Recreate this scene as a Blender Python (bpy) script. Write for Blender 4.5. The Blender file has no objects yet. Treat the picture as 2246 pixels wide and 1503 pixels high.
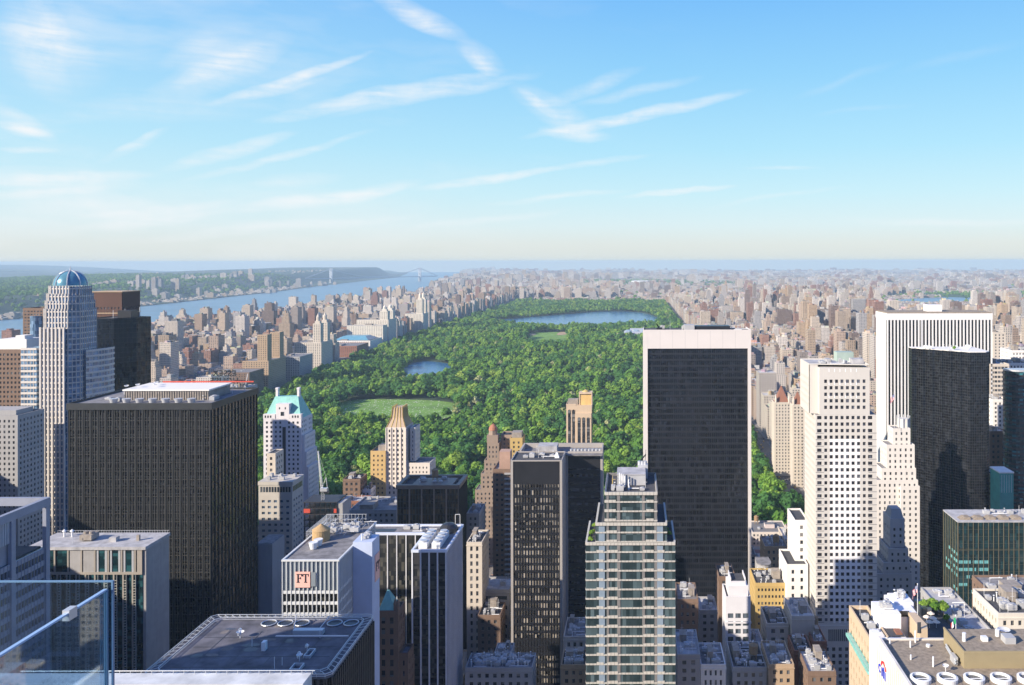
import bpy, math, random
import numpy as np
from math import radians, sin, cos, pi, sqrt, floor, ceil
S = bpy.context.scene
COL = S.collection
R = random.Random(7)
# ------------------------------------------------------------------ camera
K, CX, CY, EYE = 1850.0, 1395.0, 573.0, 258.0      # focal length, principal point (photo pixels), deck height in metres
def X(px, d): return (px - CX) * d / K              # east offset of a column of the photo at a distance d up the avenue
def Z(py, d): return EYE - (py - CY) * d / K        # height of a row of the photo at a distance d
cam = bpy.data.cameras.new('camera'); co = bpy.data.objects.new('camera', cam); COL.objects.link(co)
co.location = (0, 0, EYE); co.rotation_euler = (radians(90), radians(0.12), 0)
cam.sensor_width = 36; cam.lens = K / 2246 * 36
cam.shift_x = (1123 - CX) / 2246; cam.shift_y = -(751.5 - CY) / 2246
cam.clip_start = 0.1; cam.clip_end = 200000
S.camera = co
# ------------------------------------------------------------------ sun, sky
SUN_EL, SUN_S = 25.0, 36.0                          # elevation; degrees south of the cross-street direction (west)
sd = (-cos(radians(SUN_S)) * cos(radians(SUN_EL)), -sin(radians(SUN_S)) * cos(radians(SUN_EL)), sin(radians(SUN_EL)))
sl = bpy.data.lights.new('sun', 'SUN'); sl.energy = 4.7; sl.angle = radians(0.5); sl.color = (1.0, 0.90, 0.77)
so = bpy.data.objects.new('sun', sl); COL.objects.link(so)
import mathutils
so.rotation_euler = mathutils.Vector(sd).to_track_quat('Z', 'Y').to_euler()
S.view_settings.view_transform = 'Standard'; S.view_settings.look = 'None'
S.view_settings.exposure = 0.75; S.view_settings.gamma = 1
S.cycles.volume_bounces = 0; S.cycles.max_bounces = 6; S.cycles.diffuse_bounces = 3; S.cycles.glossy_bounces = 3
S.cycles.transparent_max_bounces = 12

class NT:
    """tiny helper for node trees"""
    def __init__(s, tree): s.t = tree; s.n = tree.nodes; s.l = tree.links
    def new(s, typ, **kw):
        nd = s.n.new(typ)
        for k, v in kw.items(): setattr(nd, k, v)
        return nd
    def put(s, sock, v):
        if isinstance(v, bpy.types.NodeSocket): s.l.new(v, sock)
        elif isinstance(v, bpy.types.Node): s.l.new(v.outputs[0], sock)
        else: sock.default_value = v
    def m(s, op, a, b=None, c=None, clamp=False):
        nd = s.new('ShaderNodeMath', operation=op, use_clamp=clamp)
        s.put(nd.inputs[0], a)
        if b is not None: s.put(nd.inputs[1], b)
        if c is not None: s.put(nd.inputs[2], c)
        return nd.outputs[0]
    def mix(s, f, a, b, blend='MIX'):
        nd = s.new('ShaderNodeMix', data_type='RGBA', blend_type=blend)
        s.put(nd.inputs[0], f)
        s.put(nd.inputs[6], a if not isinstance(a, tuple) else (*a[:3], 1)); s.put(nd.inputs[7], b if not isinstance(b, tuple) else (*b[:3], 1))
        return nd.outputs[2]
    def noise(s, vec, scale, detail=3, rough=.55, dim='3D'):
        nd = s.new('ShaderNodeTexNoise', noise_dimensions=dim)
        s.put(nd.inputs['Scale'], scale); s.put(nd.inputs['Detail'], detail); s.put(nd.inputs['Roughness'], rough)
        if vec is not None: s.put(nd.inputs['Vector'], vec)
        return nd.outputs[0]
    def ramp(s, f, stops, interp='LINEAR'):
        nd = s.new('ShaderNodeValToRGB'); cr = nd.color_ramp; cr.interpolation = interp
        while len(cr.elements) < len(stops): cr.elements.new(0.5)
        for e, (p, c) in zip(cr.elements, stops): e.position = p; e.color = (*c, 1) if len(c) == 3 else c
        s.put(nd.inputs[0], f); return nd.outputs[0]

def build_world():
    w = bpy.data.worlds.new('World'); S.world = w; w.use_nodes = True
    T = NT(w.node_tree); T.n.clear()
    sky = T.new('ShaderNodeTexSky', sky_type='NISHITA'); sky.sun_disc = False
    sky.sun_elevation = radians(SUN_EL); sky.sun_rotation = math.atan2(sd[0], sd[1]); sky.air_density = 1.0; sky.dust_density = 1.2; sky.ozone_density = 2.5
    tc = T.new('ShaderNodeTexCoord'); sep = T.new('ShaderNodeSeparateXYZ'); T.put(sep.inputs[0], tc.outputs['Generated'])
    x, y, z = sep.outputs
    az = T.m('ARCTAN2', x, y); el = T.m('ARCSINE', z)
    # tone by elevation: pale at the horizon, azure above; the Nishita sky keeps its share
    te = T.m('DIVIDE', el, radians(60), clamp=True)
    grad = T.ramp(te, [(0.0, (.465, .495, .475)), (.018, (.475, .51, .495)), (.04, (.445, .54, .565)), (.075, (.365, .53, .59)), (.125, (.27, .485, .60)), (.205, (.18, .405, .60)), (.29, (.118, .325, .60)), (.45, (.04, .17, .56)), (1.0, (.02, .09, .40))])
    west = T.m('MULTIPLY_ADD', az, -0.22, 0.0, clamp=True)
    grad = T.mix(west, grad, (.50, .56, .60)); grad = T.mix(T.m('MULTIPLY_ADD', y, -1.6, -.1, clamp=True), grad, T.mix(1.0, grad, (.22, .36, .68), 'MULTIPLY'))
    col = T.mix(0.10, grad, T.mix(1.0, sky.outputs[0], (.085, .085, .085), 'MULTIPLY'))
    # cirrus: streaks laid out by azimuth and elevation, frayed by noise
    cmb = T.new('ShaderNodeCombineXYZ'); T.put(cmb.inputs[0], az); T.put(cmb.inputs[1], el)
    wn = T.new('ShaderNodeTexNoise'); T.put(wn.inputs['Vector'], cmb.outputs[0]); wn.inputs['Scale'].default_value = 9; wn.inputs['Detail'].default_value = 4
    off = T.new('ShaderNodeVectorMath', operation='MULTIPLY_ADD'); T.put(off.inputs[0], wn.outputs['Color']); off.inputs[1].default_value = (.035, .022, 0); off.inputs[2].default_value = (-.0175, -.011, 0)
    uv = T.new('ShaderNodeVectorMath', operation='ADD'); T.put(uv.inputs[0], cmb.outputs[0]); T.put(uv.inputs[1], off.outputs[0])
    # px0,py0 - px1,py1 = ends of the streak as seen over the city, width, strength
    ST = [(470,222,800,115,9,.75),(590,255,1080,160,14,.75),(760,245,1160,165,14,.45),(340,215,620,85,28,.42),(360,140,540,60,24,.22),
          (370,368,640,288,13,.55),(430,388,800,292,8,.42),(-60,380,300,400,20,.55),(0,320,120,326,6,.4),(-30,215,110,300,14,.35),(0,130,250,60,75,.28),(30,0,130,200,36,.35),
          (820,-20,1010,80,20,.55),(1000,95,1100,150,24,.35),(1130,195,1300,300,30,.40),(1170,300,1610,205,12,.85),(1200,225,1400,155,14,.32),(1260,230,1520,172,10,.28),
          (920,410,1220,374,9,.8),(1180,378,1420,345,7,.3),(1370,430,1610,410,6,.8),(1080,445,1370,418,6,.35),(480,470,900,400,13,.5),(180,498,520,452,11,.45),(560,400,740,385,14,.32),
          (1560,452,1860,408,5,.2),(1750,210,1960,140,9,.09),(1980,160,2246,95,10,.07),(1800,250,2000,232,5,.09),(1840,478,2300,492,8,.25),(900,500,1240,462,8,.25),(1640,374,1800,366,4,.25),
          (0,430,420,470,24,.3),(220,350,370,280,9,.25),(0,270,90,285,10,.45),(120,230,560,240,22,.18),(-20,395,330,380,10,.5),(-40,60,240,120,30,.4),(60,-30,150,120,22,.45),(-20,260,100,290,7,.5),(250,330,360,280,6,.4),(-60,430,260,400,10,.45),(200,470,520,440,8,.45),(640,440,900,405,9,.5),(300,520,900,470,10,.35),(380,190,560,100,14,.4),(500,220,700,170,8,.4),(1140,200,1220,260,12,.5),(1180,290,1330,300,14,.5),(880,20,990,80,14,.5),(1010,110,1090,160,14,.5)]
    total = None
    for (ax, ay, bx, by, wd, stg) in ST:
        a0, a1 = math.atan((ax - CX) / K), math.atan((bx - CX) / K)
        e0, e1 = math.atan((CY - ay) / K * cos(a0)), math.atan((CY - by) / K * cos(a1))
        mp = T.new('ShaderNodeMapping', vector_type='TEXTURE')
        T.put(mp.inputs['Vector'], uv.outputs[0])
        mp.inputs['Location'].default_value = ((a0 + a1) / 2, (e0 + e1) / 2, 0)
        mp.inputs['Rotation'].default_value = (0, 0, math.atan2(e1 - e0, a1 - a0))
        mp.inputs['Scale'].default_value = (math.hypot(a1 - a0, e1 - e0) * .60, wd / K * 1.3, 1)
        gr = T.new('ShaderNodeTexGradient', gradient_type='SPHERICAL'); T.put(gr.inputs[0], mp.outputs[0])
        total = T.m('MULTIPLY_ADD', gr.outputs[1], stg * 1.5, total if total is not None else 0.0)
    mp = T.new('ShaderNodeMapping'); T.put(mp.inputs[0], uv.outputs[0]); mp.inputs['Rotation'].default_value = (0, 0, radians(-14)); mp.inputs['Scale'].default_value = (10, 150, 1)
    fib = T.m('ADD', T.m('MULTIPLY', T.noise(mp.outputs[0], 1.0, 5, .62), .55), T.m('MULTIPLY', T.noise(uv.outputs[0], 26.0, 6, .68), .45))
    mp2 = T.new('ShaderNodeMapping'); T.put(mp2.inputs[0], uv.outputs[0]); mp2.inputs['Scale'].default_value = (2.2, 9, 1)
    veil = T.m('MULTIPLY', T.m('SUBTRACT', T.noise(mp2.outputs[0], 1.3, 5, .6), .5, clamp=True), T.m('MULTIPLY_ADD', az, -1.6, .15, clamp=True))
    soft = T.m('SUBTRACT', 1.0, T.m('POWER', 2.718, T.m('MULTIPLY', total, -1.15)))
    dens = T.m('MULTIPLY', soft, T.m('MULTIPLY_ADD', fib, 3.4, -.95, clamp=True))
    dens = T.m('ADD', dens, T.m('MULTIPLY', veil, 1.9), clamp=True)
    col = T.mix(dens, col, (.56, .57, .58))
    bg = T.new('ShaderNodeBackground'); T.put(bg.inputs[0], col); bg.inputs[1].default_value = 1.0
    out = T.new('ShaderNodeOutputWorld'); T.l.new(bg.outputs[0], out.inputs[0])
build_world()

# ------------------------------------------------------------------ materials
MATS = {}
def newmat(name):
    m = bpy.data.materials.new(name); m.use_nodes = True; T = NT(m.node_tree)
    T.bs = m.node_tree.nodes['Principled BSDF']; T.mat = m
    return T
def pm(name, rgb, rough=.8, var=.18, scale=.15, metal=0.0, streak=False):
    if name in MATS: return MATS[name]
    T = newmat(name); geo = T.new('ShaderNodeNewGeometry')
    vec = geo.outputs['Position']
    n = T.noise(vec, scale, 4, .6)
    if streak:
        mp = T.new('ShaderNodeMapping'); T.put(mp.inputs[0], vec); mp.inputs['Scale'].default_value = (1, 1, .08)
        n = T.m('ADD', T.m('MULTIPLY', n, .5), T.m('MULTIPLY', T.noise(mp.outputs[0], .8, 4, .65), .5))
    f = T.m('MULTIPLY_ADD', n, 2.0, -.5, clamp=True)
    lo = tuple(c * (1 - var) for c in rgb); hi = tuple(min(1, c * (1 + var)) for c in rgb)
    T.put(T.bs.inputs['Base Color'], T.mix(f, lo, hi))
    T.bs.inputs['Roughness'].default_value = rough; T.bs.inputs['Metallic'].default_value = metal
    MATS[name] = T.mat; return T.mat
def glass(name, dark, light, frac=.3, cell=(1.5, 1.5, 3.6), rough=.12, spec=.5):
    """window glass of a facade: dark panes, a share of them with blinds or lit ceilings behind"""
    if name in MATS: return MATS[name]
    T = newmat(name); geo = T.new('ShaderNodeNewGeometry')
    sn = T.new('ShaderNodeVectorMath', operation='SNAP'); T.put(sn.inputs[0], geo.outputs['Position']); sn.inputs[1].default_value = cell
    wn = T.new('ShaderNodeTexWhiteNoise', noise_dimensions='3D'); T.put(wn.inputs[0], sn.outputs[0])
    f = T.ramp(wn.outputs[0], [(0, (0, 0, 0)), (max(.01, 1 - frac - .12), (.1, .1, .1)), (1 - frac, (.35, .35, .35)), (1, (1, 1, 1))])
    big = T.noise(geo.outputs['Position'], .05, 3, .6); f2 = T.m('ADD', T.m('MULTIPLY', f, 1.0), T.m('MULTIPLY_ADD', big, 1.2, -.55, clamp=True), clamp=True)
    T.put(T.bs.inputs['Base Color'], T.mix(f2, dark, light)); T.bs.inputs['Roughness'].default_value = rough; T.bs.inputs['Specular IOR Level'].default_value = spec
    # panes never lie quite true: each tilts its reflection a little
    jit = T.new('ShaderNodeVectorMath', operation='MULTIPLY_ADD'); T.put(jit.inputs[0], wn.outputs['Color']); jit.inputs[1].default_value = (.05, .05, .12); jit.inputs[2].default_value = (-.025, -.025, -.03)
    nn = T.new('ShaderNodeVectorMath', operation='ADD'); T.put(nn.inputs[0], geo.outputs['Normal']); T.put(nn.inputs[1], jit.outputs[0])
    nz = T.new('ShaderNodeVectorMath', operation='NORMALIZE'); T.put(nz.inputs[0], nn.outputs[0]); T.l.new(nz.outputs[0], T.bs.inputs['Normal'])
    MATS[name] = T.mat; return T.mat
def city_material():
    """masonry and glass of ordinary buildings: wall colour is carried by each face, windows by bays and floors"""
    T = newmat('city_masonry'); at = T.new('ShaderNodeAttribute', attribute_name='col'); uvn = T.new('ShaderNodeUVMap')
    sp = T.new('ShaderNodeSeparateXYZ'); T.put(sp.inputs[0], uvn.outputs[0])
    u, v = sp.outputs[0], sp.outputs[1]; fu, fv = T.m('FRACT', u), T.m('FRACT', v)
    win = T.m('MULTIPLY', T.m('COMPARE', fu, .5, .23), T.m('COMPARE', fv, .52, .24))
    a = at.outputs['Alpha']; win = T.m('MULTIPLY', win, T.m('GREATER_THAN', a, .5))
    ids = T.new('ShaderNodeCombineXYZ'); T.put(ids.inputs[0], T.m('FLOOR', u)); T.put(ids.inputs[1], T.m('FLOOR', v))
    wn = T.new('ShaderNodeTexWhiteNoise', noise_dimensions='2D'); T.put(wn.inputs[0], ids.outputs[0])
    wcol = T.ramp(wn.outputs[0], [(0, (.015, .02, .03)), (.65, (.04, .05, .065)), (1, (.22, .22, .21))])
    geo = T.new('ShaderNodeNewGeometry')
    n = T.noise(geo.outputs['Position'], .12, 3, .6)
    base = T.mix(T.m('MULTIPLY', n, .28), at.outputs['Color'], (.10, .09, .085), 'MIX')
    T.put(T.bs.inputs['Base Color'], T.mix(win, base, wcol))
    T.put(T.bs.inputs['Roughness'], T.m('MULTIPLY_ADD', win, -.6, .82))
    return T.mat
CITY = city_material()

# ------------------------------------------------------------------ mesh helpers
class MB:
    def __init__(s): s.v = []; s.f = []; s.uv = []; s.c = []; s.sm = False
    def face(s, pts, uv=None, c=None):
        i = len(s.v); s.v.extend(pts); s.f.append(tuple(range(i, i + len(pts))))
        if uv is not None or c is not None: s.uv.extend(uv or [(0, 0)] * len(pts)); s.c.extend([c or (.5, .5, .5, 0)] * len(pts))
        return s
    def box(s, x0, x1, y0, y1, z0, z1):
        i = len(s.v)
        s.v += [(x0,y0,z0),(x1,y0,z0),(x1,y1,z0),(x0,y1,z0),(x0,y0,z1),(x1,y0,z1),(x1,y1,z1),(x0,y1,z1)]
        s.f += [(i,i+1,i+5,i+4),(i+1,i+2,i+6,i+5),(i+2,i+3,i+7,i+6),(i+3,i,i+4,i+7),(i+4,i+5,i+6,i+7),(i+3,i+2,i+1,i)]
        return s
    def prism(s, poly, z0, z1, top=True, poly2=None):
        p2 = poly2 or poly; n = len(poly); i = len(s.v)
        s.v += [(x, y, z0) for x, y in poly] + [(x, y, z1) for x, y in p2]
        for k in range(n): s.f.append((i + k, i + (k + 1) % n, i + n + (k + 1) % n, i + n + k))
        if top: s.f.append(tuple(i + n + k for k in range(n)))
        return s
    def cyl(s, x, y, z0, z1, r, n=12, r2=None, cap=True):
        r2 = r if r2 is None else r2
        ring = lambda q: [(x + q * cos(2 * pi * k / n), y + q * sin(2 * pi * k / n)) for k in range(n)]
        return s.prism(ring(r), z0, z1, cap, ring(r2))
    def tube(s, a, b, r, n=5):
        a = mathutils.Vector(a); b = mathutils.Vector(b); d = (b - a).normalized()
        u = d.orthogonal().normalized(); w = d.cross(u); i = len(s.v)
        for p in (a, b):
            for k in range(n): s.v.append(tuple(p + (u * cos(2 * pi * k / n) + w * sin(2 * pi * k / n)) * r))
        for k in range(n): s.f.append((i + k, i + (k + 1) % n, i + n + (k + 1) % n, i + n + k))
        return s
    def lathe(s, x, y, prof, n=16):
        i = len(s.v)
        for (r, z) in prof: s.v += [(x + r * cos(2 * pi * k / n), y + r * sin(2 * pi * k / n), z) for k in range(n)]
        for j in range(len(prof) - 1):
            for k in range(n):
                a = i + j * n + k; b = i + j * n + (k + 1) % n; s.f.append((a, b, b + n, a + n))
        return s
    def edgebox(s, p0, p1, a0, a1, z0, z1, o0, o1):
        """box lying on a wall edge p0-p1, from a0 to a1 along it and o0 to o1 outwards"""
        dx, dy = p1[0] - p0[0], p1[1] - p0[1]; L = math.hypot(dx, dy); dx /= L; dy /= L; nx, ny = dy, -dx
        P = lambda a, o: (p0[0] + dx * a + nx * o, p0[1] + dy * a + ny * o)
        return s.prism([P(a0, o1), P(a1, o1), P(a1, o0), P(a0, o0)], z0, z1)
    def obj(s, name, mat, parent=None, org=(0, 0, 0)):
        me = bpy.data.meshes.new(name)
        me.from_pydata([(p[0] - org[0], p[1] - org[1], p[2] - org[2]) for p in s.v], [], s.f)
        if s.c:
            ul = me.uv_layers.new(name='UVMap'); ul.data.foreach_set('uv', np.array(s.uv, 'f').ravel())
            ca = me.color_attributes.new('col', 'FLOAT_COLOR', 'CORNER'); ca.data.foreach_set('color', np.array(s.c, 'f').ravel())
        if s.sm: me.polygons.foreach_set('use_smooth', [True] * len(me.polygons))
        me.materials.append(mat)
        o = bpy.data.objects.new(name, me); COL.objects.link(o)
        if parent is not None: o.parent = parent
        return o
def struct(name, mb, mat, kind='structure'):
    o = mb.obj(name, mat); o['kind'] = kind; return o
RECTS = []      # footprints of the modelled buildings: the city fabric keeps off them
class Thing:
    def __init__(s, name, label, cat, x, y, z=0.0, group=None, rect=None):
        s.o = bpy.data.objects.new(name, None); COL.objects.link(s.o); s.o.location = (x, y, z); s.org = (x, y, z)
        s.o['label'] = label; s.o['category'] = cat
        if group: s.o['group'] = group
        s.panes = []
        if rect: RECTS.append(rect)
    def part(s, name, mb, mat, parent=None, label=None):
        o = mb.obj(name, mat, parent or s.o, s.org)
        if label: o['label'] = label
        return o
    # ---- masonry wall with recessed windows along one edge
    def wall(s, mb, p0, p1, z0, z1, bay=3.4, fl=3.4, wf=.45, hf=.5, dep=.3, marg=1.0, top=1.0, skip=None, sill=.28):
        dx, dy = p1[0] - p0[0], p1[1] - p0[1]; L = math.hypot(dx, dy); dx /= L; dy /= L; nx, ny = dy, -dx
        P = lambda a, z, o=0.0: (p0[0] + dx * a + nx * o, p0[1] + dy * a + ny * o, z)
        n = max(1, int(round((L - 2 * marg) / bay))); m = max(1, int((z1 - top - z0) / fl)); b = (L - 2 * marg) / n
        zt0 = z1 - top - m * fl
        Q = lambda a0, a1, za, zb: mb.face([P(a0, za), P(a1, za), P(a1, zb), P(a0, zb)])
        ww = b * wf; xs = [(marg + b * (i + .5) - ww / 2, marg + b * (i + .5) + ww / 2) for i in range(n)]
        if zt0 > z0: Q(0, L, z0, zt0)
        Q(0, L, z1 - top, z1)
        pa = 0.0
        for (a, c) in xs: Q(pa, a, zt0, z1 - top); pa = c
        Q(pa, L, zt0, z1 - top)
        for (a, c) in xs:
            pz = zt0
            for j in range(m):
                if skip and skip(xs.index((a, c)), j, n, m): continue
                w0 = zt0 + j * fl + fl * sill; w1 = w0 + fl * hf
                Q(a, c, pz, w0); pz = w1
                for q in ((P(a,w0),P(c,w0),P(c,w0,-dep),P(a,w0,-dep)), (P(a,w0),P(a,w0,-dep),P(a,w1,-dep),P(a,w1)), (P(c,w0,-dep),P(c,w0),P(c,w1),P(c,w1,-dep)), (P(a,w1),P(a,w1,-dep),P(c,w1,-dep),P(c,w1))): mb.face(list(q))
                s.panes.append((P((a + c) / 2, (w0 + w1) / 2, -dep), (dx, dy), c - a, w1 - w0))
            Q(a, c, pz, z1 - top)
    def windows(s, mat, cap=70, parent=None):
        """the windows that show largest as parts of their own, the rest as one"""
        ps = [p for p in s.panes if p[1][0] > .3 or (p[1][0] * 0 + (p[0][0] * -p[1][1] + 0) > -1e9)]
        def key(p):
            nx, ny = p[1][1], -p[1][0]
            d = sqrt(p[0][0] ** 2 + p[0][1] ** 2); facing = -(nx * p[0][0] + ny * p[0][1]) / max(d, 1)
            return -(facing * 40 + p[0][2])
        ps = sorted(s.panes, key=key); meshes = {}
        for p in ps[:cap]:
            k = (round(p[2], 2), round(p[3], 2))
            if k not in meshes:
                me = bpy.data.meshes.new('window'); w, h = p[2] / 2, p[3] / 2
                me.from_pydata([(-w,0,-h),(w,0,-h),(w,0,h),(-w,0,h)], [], [(0,1,2,3)]); me.materials.append(mat); meshes[k] = me
            o = bpy.data.objects.new('window', meshes[k]); COL.objects.link(o); o.parent = parent or s.o
            o.location = tuple(p[0][i] - s.org[i] for i in range(3)); o.rotation_euler = (0, 0, math.atan2(p[1][1], p[1][0]))
        if ps[cap:]:
            mb = MB()
            for (c, (dx, dy), w, h) in ps[cap:]:
                w /= 2; h /= 2; mb.face([(c[0]-dx*w,c[1]-dy*w,c[2]-h),(c[0]+dx*w,c[1]+dy*w,c[2]-h),(c[0]+dx*w,c[1]+dy*w,c[2]+h),(c[0]-dx*w,c[1]-dy*w,c[2]+h)])
            o = s.part('window', mb, mat, parent); o['kind'] = 'stuff'
        s.panes = []
    def roof(s, poly, z, mat, pmat=None, ph=1.0, pt=.45, name='roof'):
        """roof deck below a parapet; poly counter-clockwise"""
        s.part(name, MB().face([(x, y, z) for x, y in poly]), mat)
        if ph:
            cx = sum(p[0] for p in poly) / len(poly); cy = sum(p[1] for p in poly) / len(poly)
            inn = [(x + (cx - x) * pt / max(abs(cx - x), pt), y + (cy - y) * pt / max(abs(cy - y), pt)) for x, y in poly]
            mb = MB(); n = len(poly)
            for k in range(n):
                a, b, c, d = poly[k], poly[(k+1) % n], inn[(k+1) % n], inn[k]
                mb.face([(*a,z),(*b,z),(*b,z+ph),(*a,z+ph)]); mb.face([(*a,z+ph),(*b,z+ph),(*c,z+ph),(*d,z+ph)]); mb.face([(*d,z+ph),(*c,z+ph),(*c,z+.01),(*d,z+.01)])
            s.part('parapet', mb, pmat or mat)
    def masonry(s, x0, x1, y0, y1, z0, z1, wmat, gmat, rmat, faces='SEW', name='wall', cap=70, ph=1.0, **kw):
        mb = MB(); E = {'S': ((x0,y0),(x1,y0)), 'E': ((x1,y0),(x1,y1)), 'N': ((x1,y1),(x0,y1)), 'W': ((x0,y1),(x0,y0))}
        for k, (a, b) in E.items():
            if k in faces: s.wall(mb, a, b, z0, z1, **kw)
            else: mb.face([(*a,z0),(*b,z0),(*b,z1),(*a,z1)])
        o = s.part(name, mb, wmat)
        if cap is not None: s.windows(gmat, cap)
        s.roof([(x0,y0),(x1,y0),(x1,y1),(x0,y1)], z1, rmat, wmat, ph)
        return o
    def curtain(s, poly, z0, z1, gmat, fmat, bay=1.6, fl=3.8, mw=.25, mo=.3, bh=.6, bo=.12, bmat=None, every=None, closed=True, band=.0):
        """glass wall with mullions standing proud and spandrel lines"""
        g = MB(); g.prism(poly, z0, z1, False); s.part('glass_wall', g, gmat)
        mu = MB(); sp = MB(); n = len(poly)
        for k in range(n if closed else n - 1):
            p0, p1 = poly[k], poly[(k + 1) % n]; L = math.hypot(p1[0]-p0[0], p1[1]-p0[1])
            nx, ny = (p1[1]-p0[1]) / L, -(p1[0]-p0[0]) / L
            mx, my = (p0[0]+p1[0])/2, (p0[1]+p1[1])/2
            if nx * mx + ny * my > 0: continue                      # turned away from the city centre side
            q = max(1, round(L / bay)) if bay else 0
            for i in range(q + 1 if bay else 0):
                a = L * i / q; a0, a1 = max(0.0, a - mw / 2), min(L, a + mw / 2); mu.edgebox(p0, p1, a0, a1, z0, z1, .0, mo)
            z = z1 - fl + band
            while bh and z > z0 + fl: sp.edgebox(p0, p1, .01, L - .01, z, z + bh, -.02, bo); z -= fl
        if mu.v: s.part('mullions', mu, fmat)
        if sp.v: s.part('spandrel_bands', sp, bmat or fmat)
    def clutter(s, x0, x1, y0, y1, z, seed=0, n=6, tank=0, big=0, mats=('hvac_grey', 'bulkhead_tan')):
        r = random.Random(seed); W, D = x1 - x0, y1 - y0; used = []
        def spot(w, d):
            for _ in range(25):
                x, y = r.uniform(x0 + .8, max(x0 + .81, x1 - w - .8)), r.uniform(y0 + .8, max(y0 + .81, y1 - d - .8))
                if all(x + w < a or x > b or y + d < c or y > e for a, b, c, e in used): break
            used.append((x - .3, x + w + .3, y - .3, y + d + .3)); return x, y
        for i in range(big):
            w, d, h = W * r.uniform(.18, .32), D * r.uniform(.2, .4), r.uniform(2.6, 4); x, y = spot(w, d)
            mb = MB().box(x, x + w, y, y + d, z, z + h).box(x - .15, x + w + .15, y - .15, y + d + .15, z + h + .003, z + h + .25); s.part('bulkhead', mb, MATS[mats[1]])
        for i in range(tank):
            x, y = spot(4, 4); x += 2; y += 2; mb = MB()
            for ax, ay in ((-1.2,-1.2),(1.2,-1.2),(1.2,1.2),(-1.2,1.2)): mb.box(x+ax-.12, x+ax+.12, y+ay-.12, y+ay+.12, z, z + 2.6)
            mb.cyl(x, y, z + 2.6, z + 6.2, 1.9, 14); mb.cyl(x, y, z + 6.2, z + 7.4, 2.05, 14, .05); s.part('water_tank', mb, MATS['tank_wood'])
        for i in range(n):
            k = r.random()
            if k < .45:
                w, d, h = r.uniform(1.2, 3.2), r.uniform(1.2, 3), r.uniform(.9, 2.2); x, y = spot(w, d)
                mb = MB().box(x, x + w, y, y + d, z + .3, z + h).box(x + .2, x + w - .2, y + .2, y + d - .2, z, z + .3)
                mb.cyl(x + w / 2, y + d / 2, z + h, z + h + .25, min(w, d) * .35, 12); s.part('air_conditioner', mb, MATS[mats[0]])
            elif k < .7:
                x, y = spot(.6, .6); mb = MB().cyl(x, y, z, z + r.uniform(.8, 2), .2, 8).cyl(x, y, z + 2.0, z + 2.2, .34, 8); s.part('vent_pipe', mb, MATS['white_metal'])
            elif k < .85:
                x, y = spot(3, .5); mb = MB().tube((x, y, z + .5), (x + r.uniform(3, min(9, W * .6)), y, z + .5), .22, 6); s.part('duct', mb, MATS['white_metal'])
            else:
                x, y = spot(1, 1); s.part('antenna', MB().tube((x, y, z), (x, y, z + r.uniform(3, 6)), .07, 4).tube((x - .7, y, z + 2.6), (x + .7, y, z + 2.6), .05, 4), MATS['white_metal'])
def rect(x0, x1, y0, y1): return [(x0, y0), (x1, y0), (x1, y1), (x0, y1)]

pm('hvac_grey', (.42, .42, .42), .6); pm('bulkhead_tan', (.30, .26, .22), .85, .3, .5); pm('tank_wood', (.30, .20, .11), .9, .3, 2); pm('white_metal', (.75, .75, .74), .4, .05)
pm('roof_gravel', (.20, .19, .19), .95, .5, .35); pm('roof_dark', (.06, .06, .065), .9, .35, .3); pm('roof_pale', (.40, .39, .39), .9, .35, .3); pm('roof_tan', (.27, .22, .165), .95, .35, .9)
pm('limestone', (.58, .51, .42), .85, .12, .1, streak=True); pm('cream_stone', (.66, .60, .50), .85, .12, .1, streak=True); pm('white_stone', (.78, .74, .68), .75, .07, .1, streak=True)
pm('tan_brick', (.42, .30, .19), .9, .15, .2, streak=True); pm('yellow_brick', (.50, .35, .13), .9, .12, .2, streak=True); pm('red_brick', (.27, .12, .075), .9, .2, .2, streak=True); pm('brown_brick', (.20, .13, .09), .9, .2, .2, streak=True)
pm('grey_stone', (.36, .35, .34), .85, .15, .12, streak=True); pm('black_metal', (.022, .022, .025), .35, .2); pm('bronze_metal', (.026, .029, .032), .5, .2, .3); pm('dark_granite', (.035, .032, .034), .5, .2, .1)
pm('copper_green', (.22, .50, .44), .6, .25, .35, streak=True); pm('gold_trim', (.52, .38, .13), .45, .15, .5); pm('red_paint', (.55, .07, .04), .6); pm('silver_metal', (.55, .56, .57), .35, .08, .3, .3)
G_DARK = glass('dark_glass', (.010, .014, .020), (.10, .11, .12), .25); G_WIN = glass('window_glass', (.012, .016, .024), (.20, .20, .20), .28, (1.9, 1.9, 3.4), .15)
# ------------------------------------------------------------------ ground, rivers, hills, park lawns
def ss(t): t = np.clip(t, 0, 1); return t * t * (3 - 2 * t)
def curve(x, y): return -(x * x + y * y) / 1.48e7
W_SHORE = [(-3000, -1720), (6300, -1720), (9500, -2300), (11400, -2720), (19000, -3950), (45000, -9500), (70000, -15000)]
J_SHORE = [(-3000, -2860), (4500, -2860), (7343, -3155), (9180, -3449), (14463, -4104), (19500, -5300), (45000, -12000), (70000, -19000)]
def lin(tab, y): return np.interp(y, [t[0] for t in tab], [t[1] for t in tab])
def gh(x, y):
    """height of the Manhattan and Bronx ground"""
    h = 22 * ss((y - 900) / 1700) * ss((x - lin(W_SHORE, y)) / 500) * (1 - .8 * ss((x - 200) / 1100)) * (1 - .5 * ss((y - 5000) / 2500))
    h = h + 30 * ss((y - 6500) / 4500) * np.exp(-((x - lin(W_SHORE, y) - 900) / 1100) ** 2)
    h = h + 35 * ss((y - 15000) / 12000)
    return h + curve(x, y)
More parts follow.
